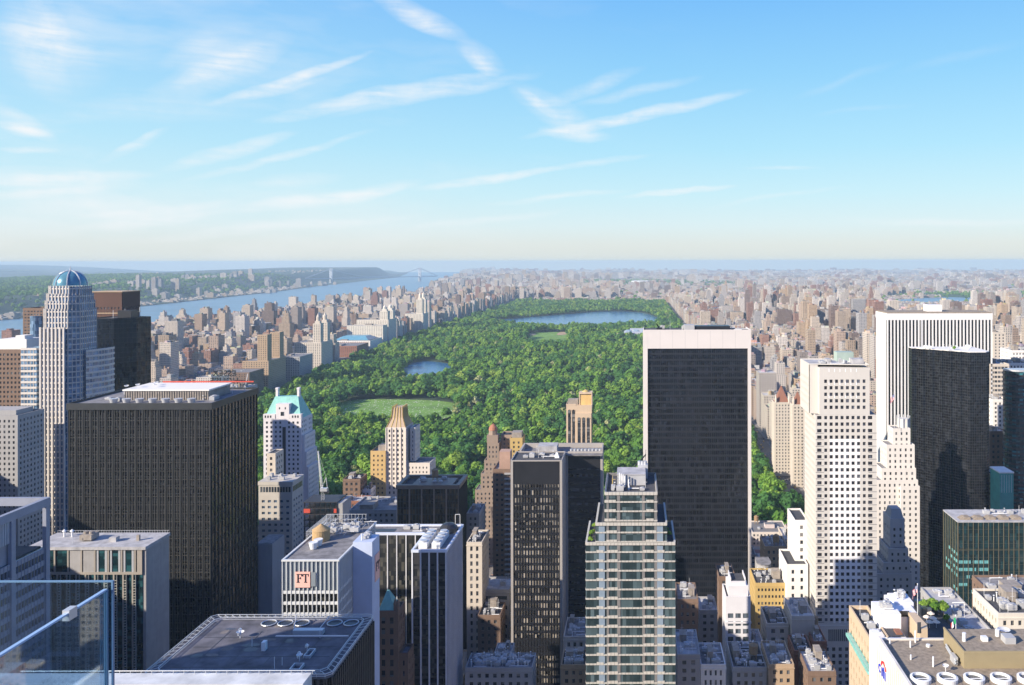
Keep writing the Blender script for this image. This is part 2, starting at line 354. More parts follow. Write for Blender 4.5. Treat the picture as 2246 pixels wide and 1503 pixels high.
def jh(x, y):
    """height of the far bank"""
    s = lin(J_SHORE, y) - x; top = np.interp(y, [-3000, 4000, 7500, 10000, 14000, 17500, 19000, 26000, 40000], [55, 60, 85, 120, 165, 165, 20, 60, 150])
    h = 3 + top * ss((s - 230) / 330) * (1 - .55 * ss((s - 1800) / 3000)) + 215 * ss((s - 5500) / 6000) * (1 + .22 * np.sin(x / 3100.) * np.sin(y / 4100. + 1)) + 9 * np.sin(x / 420.) * np.sin(y / 510.) * ss((s - 600) / 800)
    return h + curve(x, y)
def spaced(a, b, first, ratio):
    out = [a]; st = first
    while out[-1] < b: out.append(out[-1] + st); st *= ratio
    return out
def sheet(name, xs, ys, xf, hf, mat, kind='structure'):
    """one terrain sheet: xf(i, y) gives the column positions, hf the height"""
    V = []; F = []; nx = len(xs)
    for y in ys:
        xx = np.array([xf(o, y) for o in xs]); V += list(zip(xx.tolist(), [y] * nx, hf(xx, y).tolist()))
    for j in range(len(ys) - 1):
        for i in range(nx - 1):
            a = j * nx + i; F.append((a, a + 1, a + nx + 1, a + nx))
    me = bpy.data.meshes.new(name); me.from_pydata(V, [], F); me.polygons.foreach_set('use_smooth', [True] * len(F)); me.materials.append(mat)
    o = bpy.data.objects.new(name, me); COL.objects.link(o); o['kind'] = kind; return o
def ground_mat():
    T = newmat('city_ground'); geo = T.new('ShaderNodeNewGeometry'); P = geo.outputs['Position']
    big = T.noise(P, .0011, 5, .62); fine = T.noise(P, .012, 4, .7)
    vo = T.new('ShaderNodeTexVoronoi', feature='F1'); T.put(vo.inputs['Vector'], P); vo.inputs['Scale'].default_value = .02
    town = T.mix(T.m('MULTIPLY', vo.outputs['Color'], 1), (.055, .052, .05), (.26, .24, .22))
    green = T.mix(fine, (.03, .07, .03), (.08, .14, .06))
    sepp = T.new('ShaderNodeSeparateXYZ'); T.put(sepp.inputs[0], P)
    far = T.m('MULTIPLY_ADD', sepp.outputs[1], 1 / 9000, -.62, clamp=True)
    f = T.m('MULTIPLY', T.m('MULTIPLY_ADD', big, 5, -2.2, clamp=True), far)
    col = T.mix(f, T.mix(fine, (.05, .05, .052), town), green)
    T.put(T.bs.inputs['Base Color'], col); T.bs.inputs['Roughness'].default_value = .95; return T.mat
def hill_mat():
    T = newmat('wooded_hill'); geo = T.new('ShaderNodeNewGeometry'); P = geo.outputs['Position']
    f = T.noise(P, .006, 6, .7); g = T.noise(P, .0009, 3, .5)
    a = T.mix(T.m('MULTIPLY_ADD', f, 3, -1, clamp=True), (.016, .036, .028), (.05, .085, .045))
    T.put(T.bs.inputs['Base Color'], T.mix(T.m('MULTIPLY_ADD', g, 5, -2.5, clamp=True), a, (.12, .12, .10)))
    T.bs.inputs['Roughness'].default_value = .95; return T.mat
def water_mat(name, c, rough, sc):
    T = newmat(name); geo = T.new('ShaderNodeNewGeometry')
    wv = T.new('ShaderNodeMapping'); T.put(wv.inputs[0], geo.outputs['Position']); wv.inputs['Scale'].default_value = (.25, 1, 1); T.put(T.bs.inputs['Base Color'], T.mix(T.m('MULTIPLY_ADD', T.noise(wv.outputs[0], sc * .6, 5, .7), 2.4, -.7, clamp=True), tuple(q * .65 for q in c), tuple(q * 1.5 for q in c))); T.bs.inputs['Roughness'].default_value = rough; T.bs.inputs['Specular IOR Level'].default_value = .22; T.bs.inputs['Specular Tint'].default_value = (.45, .7, 1, 1)
    n = T.noise(geo.outputs['Position'], sc, 3, .6); b = T.new('ShaderNodeBump'); b.inputs['Strength'].default_value = .35; b.inputs['Distance'].default_value = 1.2
    T.put(b.inputs['Height'], n); T.l.new(b.outputs[0], T.bs.inputs['Normal']); return T.mat
YS = spaced(-1500, 500, 200, 1.0)[:-1] + spaced(500, 5200, 100, 1.0) + spaced(5300, 23500, 120, 1.035)
offs = [0, 40, 90] + spaced(150, 4400, 90, 1.0) + spaced(4500, 68000, 200, 1.12)
sheet('ground', offs, YS, lambda o, y: lin(W_SHORE, y) + o, gh, ground_mat())
offj = [0, 60, 150] + spaced(200, 800, 60, 1.0) + spaced(860, 7000, 240, 1.03) + spaced(7200, 34000, 600, 1.08)
sheet('far_hills', [-o for o in offj][::-1], YS, lambda o, y: lin(J_SHORE, y) + o, jh, hill_mat())
WATER = water_mat('river_water', (.10, .19, .27), .28, .02)
sheet('river', spaced(-26000, 0, 1500, 1.0) , YS, lambda o, y: lin(W_SHORE, y) + 30 + o * .35, lambda x, y: curve(x, y) - .5 + 0 * x, WATER)
LAWN = pm('lawn_grass', (.15, .28, .04), 1.0, .35, .03); SAND = pm('sand', (.42, .30, .17), .95, .1, .1); PARKG = pm('park_soil', (.035, .06, .02), .95, .3, .02)
POND = water_mat('pond_water', (.04, .14, .30), .15, .2)
def at(px, py, extra=0.0):
    """ground point seen at a pixel of the photo"""
    d = 1500.0
    for _ in range(40):
        x = X(px, d); h = float(gh(x, d)) + extra; d = .5 * d + .5 * K * (EYE - h) / (py - CY)
    return (X(px, d), d)
def patch(name, poly, mat, lift, kind='structure', flat=True, ext=None):
    h = sum(float(gh(x, y)) for x, y in poly) / len(poly)
    mb = MB()
    if flat: mb.face([(x, y, max(float(gh(a, b)) for a, b in poly) + lift) for x, y in poly])
    return struct(name, mb, mat, kind)
def smooth_poly(pts, it=2):
    for _ in range(it):
        q = []
        for i in range(len(pts)):
            a, b = pts[i], pts[(i + 1) % len(pts)]; q += [(a[0]*.75+b[0]*.25, a[1]*.75+b[1]*.25), (a[0]*.25+b[0]*.75, a[1]*.25+b[1]*.75)]
        pts = q
    return pts
PARK = (-680.0, 163.0, 722.0, 4830.0)
# park floor: follows the terrain
py_ = spaced(PARK[2], PARK[3], 60, 1.0); py_[-1] = PARK[3]
sheet('park_ground', [i / 16 for i in range(17)], py_, lambda o, y: PARK[0] + o * (PARK[1] - PARK[0]), lambda x, y: gh(x, y) + .25, PARKG)
MEADOW = smooth_poly([at(742, 880), at(800, 874), at(1000, 879), at(1008, 905), at(962, 931), at(768, 935), at(742, 916)])
LAKE = smooth_poly([at(872, 824), at(900, 797), at(935, 791), at(985, 797), at(992, 808), at(980, 828), at(930, 838), at(880, 836)])
RESERVOIR = smooth_poly([(x_*1.065, 3010+(y_-2850)*1.09) for x_, y_ in [(-470, 2930), (-300, 2850), (40, 2850), (85, 2920), (88, 3350), (30, 3640), (-60, 3740), (-190, 3700), (-330, 3480), (-470, 3300), (-560, 3150)]])
GREATLAWN = smooth_poly([at(1150, 741), at(1165, 729), at(1240, 728), at(1250, 742), at(1238, 763), at(1165, 764)])
BALLFIELD = smooth_poly([at(1218, 736), at(1226, 728.5), at(1243, 728), at(1244, 734.5)])
BALLFIELD2 = smooth_poly([at(1150, 737), at(1158, 731), at(1176, 731), at(1176, 735)])
RINK = smooth_poly([at(684, 973), at(690, 962), at(742, 962), at(744, 972), at(738, 984)])
for nm, po, m, lf in (('meadow', MEADOW, LAWN, .5), ('lake', LAKE, POND, .5), ('reservoir', RESERVOIR, POND, .4), ('great_lawn', GREATLAWN, LAWN, .5), ('ball_field', BALLFIELD, SAND, .8), ('ball_field', BALLFIELD2, SAND, .8), ('sand_field', RINK, SAND, .5)):
    patch(nm, po, m, lf)
CLEAR = [MEADOW, LAKE, RESERVOIR, GREATLAWN, BALLFIELD, BALLFIELD2, RINK]
# north-east river arm with its green island
EAST = smooth_poly([at(1930, 663), at(2000, 656.5), at(2120, 652), at(2400, 652), at(2400, 660), at(2120, 664), at(2000, 668)])
patch('river_arm', EAST, WATER, 1.0); EAST2 = smooth_poly([at(2170, 632), at(2260, 627), at(2420, 626), at(2420, 634), at(2250, 638)]); patch('river_arm', EAST2, WATER, 1.5)
ISLE = smooth_poly([at(1960, 655), at(2000, 645), at(2080, 644), at(2190, 650), at(2150, 656), at(2040, 653)])
patch('island', ISLE, pm('island_green', (.04, .085, .025), .95, .3, .01), 2.5)
# city blocks: kerbed pavement slabs on the asphalt
ASPH = pm('asphalt', (.045, .045, .048), .9, .2, .05); PAVE = pm('pavement', (.20, .19, .18), .9, .15, .3)
AVW = [-1640, -1480, -1230, -970, -718]                                  # avenue centre lines west of the park
AVE = [175, 300, 428, 565, 700, 880, 1080, 1290, 1500, 1720]             # east of it
AV_S = [-1640, -1480, -1230, -970, -710, -432, -160, 136, 292] + AVE[2:]               # south of the park
pv = MB()
def blocks(avs, ya, yb):
    y = ya
    while y < yb:
        for a, b in zip(avs[:-1], avs[1:]): yield (a + 13, b - 13, y + 9, y + 71.5)
        y += 80.5
BLK_S = list(blocks(AV_S, 75.5, 719)); BLK_W = list(blocks(AVW, 719.5, 5500)); BLK_E = list(blocks(AVE, 719.5, 5100))
for (a, b, c, d) in BLK_S + BLK_W[:80] + BLK_E[:150]:
    z = min(float(gh(a, c)), float(gh(b, c)), float(gh(a, d)), float(gh(b, d))); zt = max(float(gh(a, c)), float(gh(b, c)), float(gh(a, d)), float(gh(b, d))) + .15
    pv.box(a - 4, b + 4, c - 3.5, d + 3.5, z - 1, zt)
struct('pavement', pv, PAVE)
rm = MB()
for ax in (175,):                                                        # lane dashes of the avenue beside the park
    for lane in (-3.4, 0, 3.4):
        y = 722.0
        while y < 1700: z = float(gh(ax, y)) + .03; rm.face([(ax+lane-.1,y,z),(ax+lane+.1,y,z),(ax+lane+.1,y+3,z+.01),(ax+lane-.1,y+3,z+.01)]); y += 9
struct('road_markings', rm, pm('road_paint', (.75, .75, .72), .7))
# air
hz = MB().box(-46000, 66000, -1600, 25500, -420, 275)
T = newmat('haze_air'); T.n.remove(T.bs); pv_ = T.new('ShaderNodeVolumePrincipled'); pv_.inputs['Color'].default_value = (.62, .84, 1.0, 1); pv_.inputs['Density'].default_value = 5.6e-5; pv_.inputs['Anisotropy'].default_value = 0.0
T.l.new(pv_.outputs[0], T.n['Material Output'].inputs['Volume']); T.mat.cycles.homogeneous_volume = True
struct('haze', hz, T.mat, 'stuff')
# ------------------------------------------------------------------ the towers one can name by sight
M = MATS
def r4(px0, px1, d0, d1): return X(px0, d0), X(px1, d0), d0, d1

# -- 1 domed octagonal tower, far left
x0, x1 = -372.5, -357.0
t = Thing('domed_tower', 'tall slender stone and blue glass tower crowned by a blue green ribbed dome', 'tower', -365, 543, 0, rect=(-394, -345, 525, 570))
GB = glass('blue_glass', (.05, .10, .17), (.22, .33, .46), .5, (1.6, 1.6, 3.4), .1, .9)
def stripes(t, poly, z0, z1, bay, wmat, nm='stone_piers', pw=.45, po=.6, fl=3.45, bh=1.1, gm=None, only=None, thin=()):
    g = MB().prism(poly, z0, z1, True); t.part('glass_wall', g, gm or GB); mb = MB(); sb = MB(); n = len(poly)
    for k in range(n):
        if only is not None and k not in only: continue
        p0, p1 = poly[k], poly[(k+1) % n]; L = math.hypot(p1[0]-p0[0], p1[1]-p0[1]); q = max(1, round(L / bay))
        for i in range(q + 1):
            a = L * i / q; hw_ = bay*pw/2*(.45 if k in thin else 1); mb.edgebox(p0, p1, max(0, a - hw_), min(L, a + hw_), z0, z1 + .5, 0, po)
        z = z1 - 1
        while z > z0 + 1: sb.edgebox(p0, p1, .02, L - .02, z - bh, z, -.02, po * .45); z -= fl
    t.part(nm, mb, wmat); t.part('spandrel_bands', sb, wmat)
def oct_(cx, cy, rx, ry, c): return [(cx-rx+c, cy-ry), (cx+rx-c, cy-ry), (cx+rx, cy-ry+c), (cx+rx, cy+ry-c), (cx+rx-c, cy+ry), (cx-rx+c, cy+ry), (cx-rx, cy+ry-c), (cx-rx, cy-ry+c)]
cs = pm('tower_stone', (.62, .57, .51), .8, .1, .2, streak=True)
cx, cy = -363.8, 542.5
for (rx, ry, c, z0, z1) in ((11.4, 12.6, 4.5, 0, 228.3), (10.8, 11.8, 4.2, 228.3, 233.3), (10.3, 10.9, 4, 233.3, 237.8), (9.6, 9.8, 3.8, 237.8, 242.7)):
    stripes(t, oct_(cx, cy, rx, ry, c), z0, z1, 1.95, cs, only=(0, 1, 2, 7), thin=(1, 2), pw=.36, po=.45, bh=.8)
ctr = MB().box(-373.3, -358.0, 528.4, 530.4, 0, 216.3); t.part('glass_wall', ctr, GB); mb = MB()
for i in range(7): mb.box(-373.5 + i * 2.43, -372.5 + i * 2.43, 527.6, 528.4, 0, 217.3)
t.part('stone_piers', mb, cs); mb = MB()
for j in range(58): mb.box(-373.2, -358.1, 528.1, 528.39, j * 3.6 + 2, j * 3.6 + 2.9)
t.part('spandrel_bands', mb, cs)
blue = pm('dome_blue', (.10, .26, .34), .25, .15, .3, .2)
prof = [(9.3 * cos(a), 243.2 + 9.4 * sin(a)) for a in [i * pi / 2 / 9 for i in range(10)]]; prof[-1] = (.05, prof[-1][1])
dome = MB().lathe(cx, cy, prof, 24); dome.sm = True; dm = t.part('dome', dome, blue); rb = MB()
for k in range(8):
    a = 2 * pi * k / 8 + pi / 8
    for (r_, z_), (r2, z2) in zip(prof[:-1], prof[1:]): rb.tube((cx + r_*cos(a)*1.01, cy + r_*sin(a)*1.01, z_), (cx + r2*cos(a)*1.01, cy + r2*sin(a)*1.01, z2 + .1), .42, 5)
t.part('dome_ribs', rb, M['silver_metal'], dm); t.part('finial', MB().cyl(cx, cy, 252.6, 255.8, .5, 8, .05), M['silver_metal'], dm)
# wings
def banded(t, poly, z0, z1, gm, bm, fl=3.5, bh=1.35, bay=2.2, out=.35, mull=None):
    t.part('glass_wall', MB().prism(poly, z0, z1, True), gm); sb = MB(); mu = MB(); n = len(poly)
    for k in range(n):
        p0, p1 = poly[k], poly[(k+1) % n]; L = math.hypot(p1[0]-p0[0], p1[1]-p0[1]); nx, ny = (p1[1]-p0[1])/L, -(p1[0]-p0[0])/L
        if nx * p0[0] + ny * p0[1] > 0: continue
        z = z1 + .4
        while z > z0 + 1: sb.edgebox(p0, p1, 0, L, z - bh, z, 0, out); z -= fl
        q = max(1, round(L / bay))
        for i in range(1, q): mu.edgebox(p0, p1, L*i/q - .12, L*i/q + .12, z0, z1, 0, out * .5)
    t.part('wall_bands', sb, bm); t.part('mullions', mu, mull or bm)
banded(t, [(-389.5, 534), (-379.5, 534), (-379.5, 558), (-389.5, 558)], 0, Z(762, 534), GB, cs)
banded(t, [(-394.5, 529), (-380, 529), (-380, 534), (-394.5, 534)], 0, Z(945, 529), GB, cs)
banded(t, [(-350.5, 537), (-348, 543), (-345.6, 551), (-346, 559), (-350.4, 561)], 0, Z(764, 545), GB, cs)

# -- 2 brown slab and black angular tower behind it
t = Thing('brown_tower', 'flat topped dark brown tower with a pale band near its top', 'tower', -390, 630, 0, rect=(-404, -376, 618, 650))
t.masonry(X(193, 622), X(267, 622), 622, 645, 0, Z(642, 622), pm('russet_brick', (.10, .05, .036), .85, .12, .1), G_WIN, M['roof_dark'], faces='SE', cap=30, bay=2.6, fl=3.6, wf=.4, hf=.5, top=9)
z = Z(686, 622)
for q_ in (0, -6.6): t.part('stone_band', MB().box(X(193,622)-.1, X(267,622)+.2, 621.7, 645.2, z+q_, z+q_+.8), M['tan_brick'])
t.part('cornice', MB().box(X(193,622)-.3, X(267,622)+.5, 621.5, 645.5, Z(642,622)+1.01, Z(642,622)+1.6), M['tan_brick'])
t = Thing('black_glass_tower', 'black angular glass tower beside the domed tower, with thin masts on its roof', 'tower', -365, 595, 0, rect=(-382, -345, 585, 615))
pl = [(-379.5, 588), (-364, 588), (-353.8, 597.5), (-349.2, 607), (-366, 612), (-379.5, 610)]
BLK = glass('black_glass', (.004, .006, .010), (.012, .016, .024), .2, (1.5, 1.5, 3.4), .08, .3)
t.curtain(pl, 0, Z(697, 590), BLK, pm('black_joint', (.008, .010, .014), .3), bay=3, fl=3.4, mw=.08, mo=.04, bh=.2, bo=.03)
t.roof(pl, Z(697, 590), M['roof_dark'], M['black_metal'], .6)
t.part('roof_housing', MB().box(-367, -357.5, 597, 605, Z(697,590), Z(680,590)), M['black_metal'])
for i, (a, b) in enumerate(((-372, 600), (-363, 599), (-355, 603))): t.part('antenna', MB().tube((a, b, 215), (a, b, 224 + i), .12, 4), M['white_metal'])
t = Thing('balcony_tower', 'grey brown residential tower by the river, left of the domed tower', 'apartment tower', -630, 880, 0, rect=(-650, -600, 860, 910))
t.masonry(X(50,880), X(96,880), 880, 905, 0, Z(675, 880), M['brown_brick'], G_WIN, M['roof_dark'], cap=20, bay=3.2, fl=3.3, wf=.6, hf=.45)
t.part('bay_window', MB().cyl(X(80,880), 880.5, 0, Z(690,880), 6, 16), GB)
t = Thing('brown_grid_tower', 'dark brown apartment tower with rows of small windows at the left edge of the photo', 'apartment tower', -400, 530, 0, rect=(-440, -396, 515, 560))
x0 = X(-40, 560); x1 = X(49, 560)
t.masonry(x0, x1, 560, 585, 0, Z(767, 560), M['brown_brick'], G_WIN, M['roof_dark'], cap=60, bay=2.6, fl=3.1, wf=.5, hf=.5)
t.part('penthouse', MB().box(x0 + 6, x1 - 1, 565, 580, Z(767,560), Z(743,560)), M['white_stone']); t.part('roof_housing', MB().box(x1 - 9, x1 - 3, 566, 574, Z(743,560)+.01, Z(735,560)), M['white_stone'])
t = Thing('shaded_stone_hotel', 'stepped grey stone building standing in shade at the left edge below the brown grid tower', 'hotel', -330, 480, 0, rect=(-396, -340, 470, 510))
t.masonry(X(-60,490), X(38,490), 490, 512, 0, Z(912,490), M['grey_stone'], G_WIN, M['roof_dark'], cap=60, bay=2.7, fl=3.1, wf=.42, hf=.5)
t.part('upper_block', MB().box(X(-60,490), X(18,490), 496, 510, Z(912,490)+.02, Z(905,490)+1), M['grey_stone'])

# -- 3 dark bronze slab (big, left)
x0, x1, y0, y1, zt = X(150,390), X(462,390), 390.0, 437.0, Z(886,390)
t = Thing('bronze_office_slab', 'broad dark bronze office slab with closely set vertical mullions and a penthouse on its roof', 'office tower', (x0+x1)/2, y0, 0, rect=(x0, x1, y0, y1))
GBZ = glass('bronze_glass', (.009, .010, .012), (.050, .050, .050), .35, (1.5, 1.5, 1.2), .1, .5)
GEB = glass('amber_glass', (.022, .017, .011), (.16, .105, .05), .30, (1.3, 1.3, 3.0), .12, .7)
t.curtain([(x0,y0),(x1,y0),(x1,y1),(x0,y1)], 0, zt-2.2, GBZ, M['bronze_metal'], bay=3.45, fl=3.9, mw=.36, mo=.5, bh=.3, bo=.10, bmat=M['bronze_metal'])
t.part('east_reflection', MB().face([(x1+.01,y0,0),(x1+.01,y1,0),(x1+.01,y1,zt-2.2),(x1+.01,y0,zt-2.2)]), GEB)  # amber sheet imitating sunlit buildings reflected in the east face
mb = MB(); q = 57
for i in range(q):
    a = (x1 - x0) * (i + .5) / q; mb.box(x0 + a - .09, x0 + a + .09, y0 - .28, y0, 0, zt - 2.2)
for j in range(48): mb.box(x0 + .02, x1 - .02, y0 - .2, y0, j * 3.9 + 1.4, j * 3.9 + 1.55)
t.part('window_bars', mb, pm('bar_bronze', (.085, .08, .07), .4, .2))
mb = MB().box(x0-.7, x1+.7, y0-.75, y1+.7, zt-2.2, zt); t.part('cornice', mb, M['bronze_metal'])
t.roof(rect(x0-.7, x1+.7, y0-.75, y1+.7), zt+.01, M['roof_gravel'], M['bronze_metal'], .9)
ph = MB().box(X(275,405), X(440,405)+4, 404, 426, zt+.02, Z(857,405)+.5); t.part('penthouse', ph, M['bulkhead_tan'])
t.part('penthouse_roof', MB().box(X(272,405), X(443,405)+4, 403.5, 426.5, Z(857,405)+.51, Z(857,405)+1.2), M['white_stone'])
mb = MB()
for i in range(34): mb.box(X(276,405)+i*1.18, X(276,405)+i*1.18+.25, 403.85, 404, zt+.02, Z(857,405)+.5)
t.part('louvres', mb, M['bronze_metal'])
for i in range(7): t.part('cooling_fan', MB().cyl(X(250,397)+i*6.1, 396.5, zt+.02, zt+1.9, 1.4, 14, 2.0), M['silver_metal'])
for i, (a, b) in enumerate(((-246, 407), (-243, 411), (-235, 412), (-238, 418))): t.part('satellite_dish', MB().lathe(a, b, [(.05, Z(857,405)+2), (.7, Z(857,405)+2.2), (1.1, Z(857,405)+2.8)], 12), M['white_metal'])
t.part('roof_rail', MB().box(X(300,405), x1+3, 427, 427.3, Z(857,405)+1.25, Z(857,405)+1.9), M['red_paint'])
t.part('antenna', MB().tube((x1-3, 430, zt), (x1-1.4, 430, zt+9), .14, 4), M['white_metal'])
t.clutter(x0+5, x0+24, 397, 430, zt+.01, 3, 8); t.clutter(x1-14, x1-2, 397, 432, zt+.01, 4, 5)

# -- 4 concrete slab with ladder-like bays (front left)
x0, x1, y0, y1, zt = X(60,330), X(317,330), 330.0, 347.0, Z(1197,330)
t = Thing('concrete_bay_building', 'grey office block with ladder shaped window bays and a blank east wall, bottom left', 'office building', (x0+x1)/2, y0, 0, rect=(x0, x1, y0, y1))
cg = pm('warm_concrete', (.33, .29, .24), .8, .12, .2); pale = pm('pale_panel', (.33, .315, .30), .7, .22, .35, streak=True)
t.part('blank_wall', MB().box(x1-1.2, x1, y0+.6, y1, 0, zt-1.2), pale)
t.part('glass_wall', MB().box(x0, x1-1.21, y0+.4, y1-.5, 0, zt-1.2), glass('teal_glass', (.006, .014, .018), (.03, .10, .11), .3, (1.8, 1.8, 1.2), .1))
t.part('roof_slab', MB().box(x0-.3, x1+.3, y0-.3, y1+.3, zt-1.2, zt), M['roof_pale'])
z0 = Z(1255,330); mb = MB()
n = 12; bw = (x1 - 1.6 - x0) / n
for i in range(n): mb.box(x0+i*bw, x0+i*bw+.55, y0, y0+.4, 0, z0-.6); 
for i in range(7): a = x1 - 4 - i*5.25; mb.box(a-.3, a+.3, y0, y0+.4, z0+.4, zt-1.2)
mb.box(x0, x1-1.25, y0, y0+.4, z0-.6, z0+.4); mb.box(x1-3.2, x1-1.25, y0+.01, y0+.4, z0+.4, zt-1.2); t.part('frame', mb, cg)
la = MB(); lf = pm('ladder_frame', (.40, .39, .34), .6, .1)
for i in range(n):
    a = x0 + i*bw + .56; b = a + bw*.30
    la.box(b-.12, b, y0-.25, y0+.35, 0, z0-.65)
    for j in range(int((z0-1)/1.05)): la.box(a, b-.13, y0-.2, y0+.3, j*1.05, j*1.05+.14)
t.part('ladder_panels', la, lf)
for i in range(5):
    a = x1 - 9 - i*5.25
    if i < 3: t.part('louvre_panel', MB().box(a+.4, a+1.1, y0+.2, y0+.39, z0+.4, zt-1.2).box(a+3.6, a+4.4, y0+.2, y0+.39, z0+.4, zt-1.2), M['silver_metal'])
    else: t.part('blank_panel', MB().box(a+.4, a+4.9, y0+.2, y0+.39, z0+.4, zt-1.2), pale)
mb = MB()
for i in range(44): mb.box(x0+i*1.05, x0+i*1.05+.08, y1, y1+.1, zt, zt+.9)
mb.box(x0, x1, y1-.02, y1+.12, zt+.9, zt+1.0); t.part('roof_rail', mb, M['silver_metal'])
t.part('chiller', MB().box(X(180,338), X(206,338), 336, 341, zt+.5, zt+2.6).cyl(X(188,338), 338, zt+2.6, zt+3.6, .9, 12).cyl(X(200,338), 338, zt+2.6, zt+3.6, .9, 12), M['bulkhead_tan'])
for a, h in ((140, 2.3), (157, 2.3)): t.part('vent_hood', MB().cyl(X(a,342), 342, zt, zt+h, .35, 8).cyl(X(a,342), 342, zt+h, zt+h+.8, .9, 10, .1), M['white_metal'])
t.part('roof_hatch', MB().box(X(243,337), X(258,337), 335.5, 338, zt, zt+1.8), M['roof_pale']); t.part('roof_hatch', MB().box(X(301,338), X(307,338), 337, 338, zt, zt+2.2), M['bulkhead_tan'])
t.part('vent_pipe', MB().tube((X(158,334),334,zt),(X(158,334),334,zt+3), .12, 5), M['white_metal'])

# -- 5 frame-topped office building at the very left, in shade
xe = X(108, 276); zt = Z(1088, 276)
t = Thing('open_frame_building', 'blue shaded office building at the left edge whose columns rise into an open roof frame', 'office building', xe-15, 250, 0, rect=(xe-60, xe, 215, 278))
gf = pm('shade_blue_frame', (.26, .28, .34), .6, .1, .3); tops = zt - 2.6  # the blue of the building's shade is put into this colour
t.part('glass_wall', MB().box(xe-50, xe-1.0, 212, 275, 0, zt-16), glass('yellowed_glass', (.02, .025, .03), (.22, .20, .13), .45, (1.2, 1.2, 3.9), .15))
t.part('wall_bands', (lambda mb: [mb.box(xe-.99, xe-.5, 212, 275, z, z+1.7) for z in np.arange(zt-17.7, 20, -3.9).tolist()] and mb)(MB()), gf)
mb = MB()
for y in (215, 230, 245, 260, 275.2): mb.box(xe-1.2, xe, y-.9, y+.9, 0, tops)
t.part('columns', mb, gf)
mb = MB().box(xe-1.3, xe+.1, 212, 276.4, tops, zt).box(xe-50, xe-1.3, 275, 276.4, tops, zt); t.part('roof_beam', mb, gf)
mb = MB()
for y in np.arange(213, 275, 1.45).tolist(): mb.box(xe-.98, xe-.35, y, y+.12, 0, zt-16)
t.part('mullions', mb, gf)
mb = MB()
for k, y in enumerate((215.9, 230.9, 245.9)):
    mb.box(xe-1.1, xe-.6, y, y+13.2, zt-9.5, tops); 
    for i in range(13): mb.box(xe-.59, xe-.45, y+i, y+i+.2, zt-9.5, tops)
t.part('screen_panel', mb, pm('screen_panel', (.34, .37, .42), .5))
t.part('screen_panel', MB().box(xe-2.1, xe-1.6, 212, 260, zt-16, zt-9.5), gf)
t.part('roof', MB().box(xe-50, xe-2.2, 212, 274.9, zt-16, zt-15.6), M['roof_dark'])
t.part('roof_housing', MB().box(xe-30, xe-9, 222, 268, zt-15.59, zt-4), pm('rust_roof', (.26, .13, .07), .9))
t.part('west_beam', MB().box(xe-50, xe-46, 212, 274.9, zt-15.59, zt-1), M['bulkhead_tan'])

# -- 6 dark granite block with a railed roof, bottom left
x0, x1, y0, y1, zt = -118.0, -73.0, 201.0, 235.0, 159.0
t = Thing('railed_roof_building', 'dark block with a grey railed roof and a row of round vents, bottom left', 'office building', -95, 218, 0, rect=(x0, x1, y0, y1))
ch = 1.3; pl = [(x0+ch,y0),(x1-ch,y0),(x1,y0+ch),(x1,y1-ch),(x1-ch,y1),(x0+ch,y1),(x0,y1-ch),(x0,y0+ch)]
t.curtain(pl, 0, zt-.5, BLK, M['dark_granite'], bay=1.5, fl=3.8, mw=.75, mo=.35, bh=.9, bo=.15)
RG = pm('roof_felt', (.115, .11, .125), .9, .55, .22)
t.part('roof', MB().prism(pl, zt-.49, zt), RG)
def inset(pl, k, cx, cy): return [(cx + (x-cx)*(1-k/max(abs(x-cx),k)), cy + (y-cy)*(1-k/max(abs(y-cy),k))) for x, y in pl]
p2 = inset(pl, 2.0, -95.5, 218); rl = MB(); n = 8
for q in (pl, p2):
    for k in range(n): a, b = q[k], q[(k+1)%n]; rl.tube((*a, zt+.75), (*b, zt+.75), .11, 4); rl.tube((*a, zt+.25), (*b, zt+.25), .08, 4)
for k in range(n):
    a, b, c, d = pl[k], pl[(k+1)%n], p2[(k+1)%n], p2[k]; L = math.hypot(b[0]-a[0], b[1]-a[1]); m_ = max(1, int(L / 2.0))
    for i in range(m_):
        f = i / m_; P0 = (a[0]+(b[0]-a[0])*f, a[1]+(b[1]-a[1])*f); P1 = (d[0]+(c[0]-d[0])*f, d[1]+(c[1]-d[1])*f)
        rl.tube((*P0, zt+.72), (*P1, zt+.72), .07, 4); rl.tube((*P0, zt), (*P0, zt+.75), .06, 4)
t.part('cleaning_rail', rl, M['silver_metal'])
for a in (590, 626, 662, 734, 770):
    x = X(a, 231); rg = MB(); m_ = 20
    for k in range(m_):
        a0, a1 = 2*pi*k/m_, 2*pi*(k+1)/m_; rg.tube((x+1.95*cos(a0), 230.5+1.95*sin(a0), zt+.35), (x+1.95*cos(a1), 230.5+1.95*sin(a1), zt+.35), .16, 5)
    vr = t.part('round_vent', rg, M['silver_metal']); t.part('vent_grille', MB().cyl(x, 230.5, zt+.02, zt+.2, 1.8, 20), M['black_metal'], vr)
t.part('long_pipe', MB().tube((X(600,220),221,zt+.9),(X(760,220),221,zt+.9), .28, 6).tube((X(640,224),224.5,zt+.2),(X(628,224),230,zt+2.6),.15,5).tube((X(690,224),224.5,zt+.2),(X(706,224),229,zt+2.8),.15,5), M['silver_metal'])
RS = pm('puddle_stain', (.055, .055, .07), .35, .3, .5); PT = pm('felt_patch', (.19, .165, .15), .95, .3, .6); rr = random.Random(12)
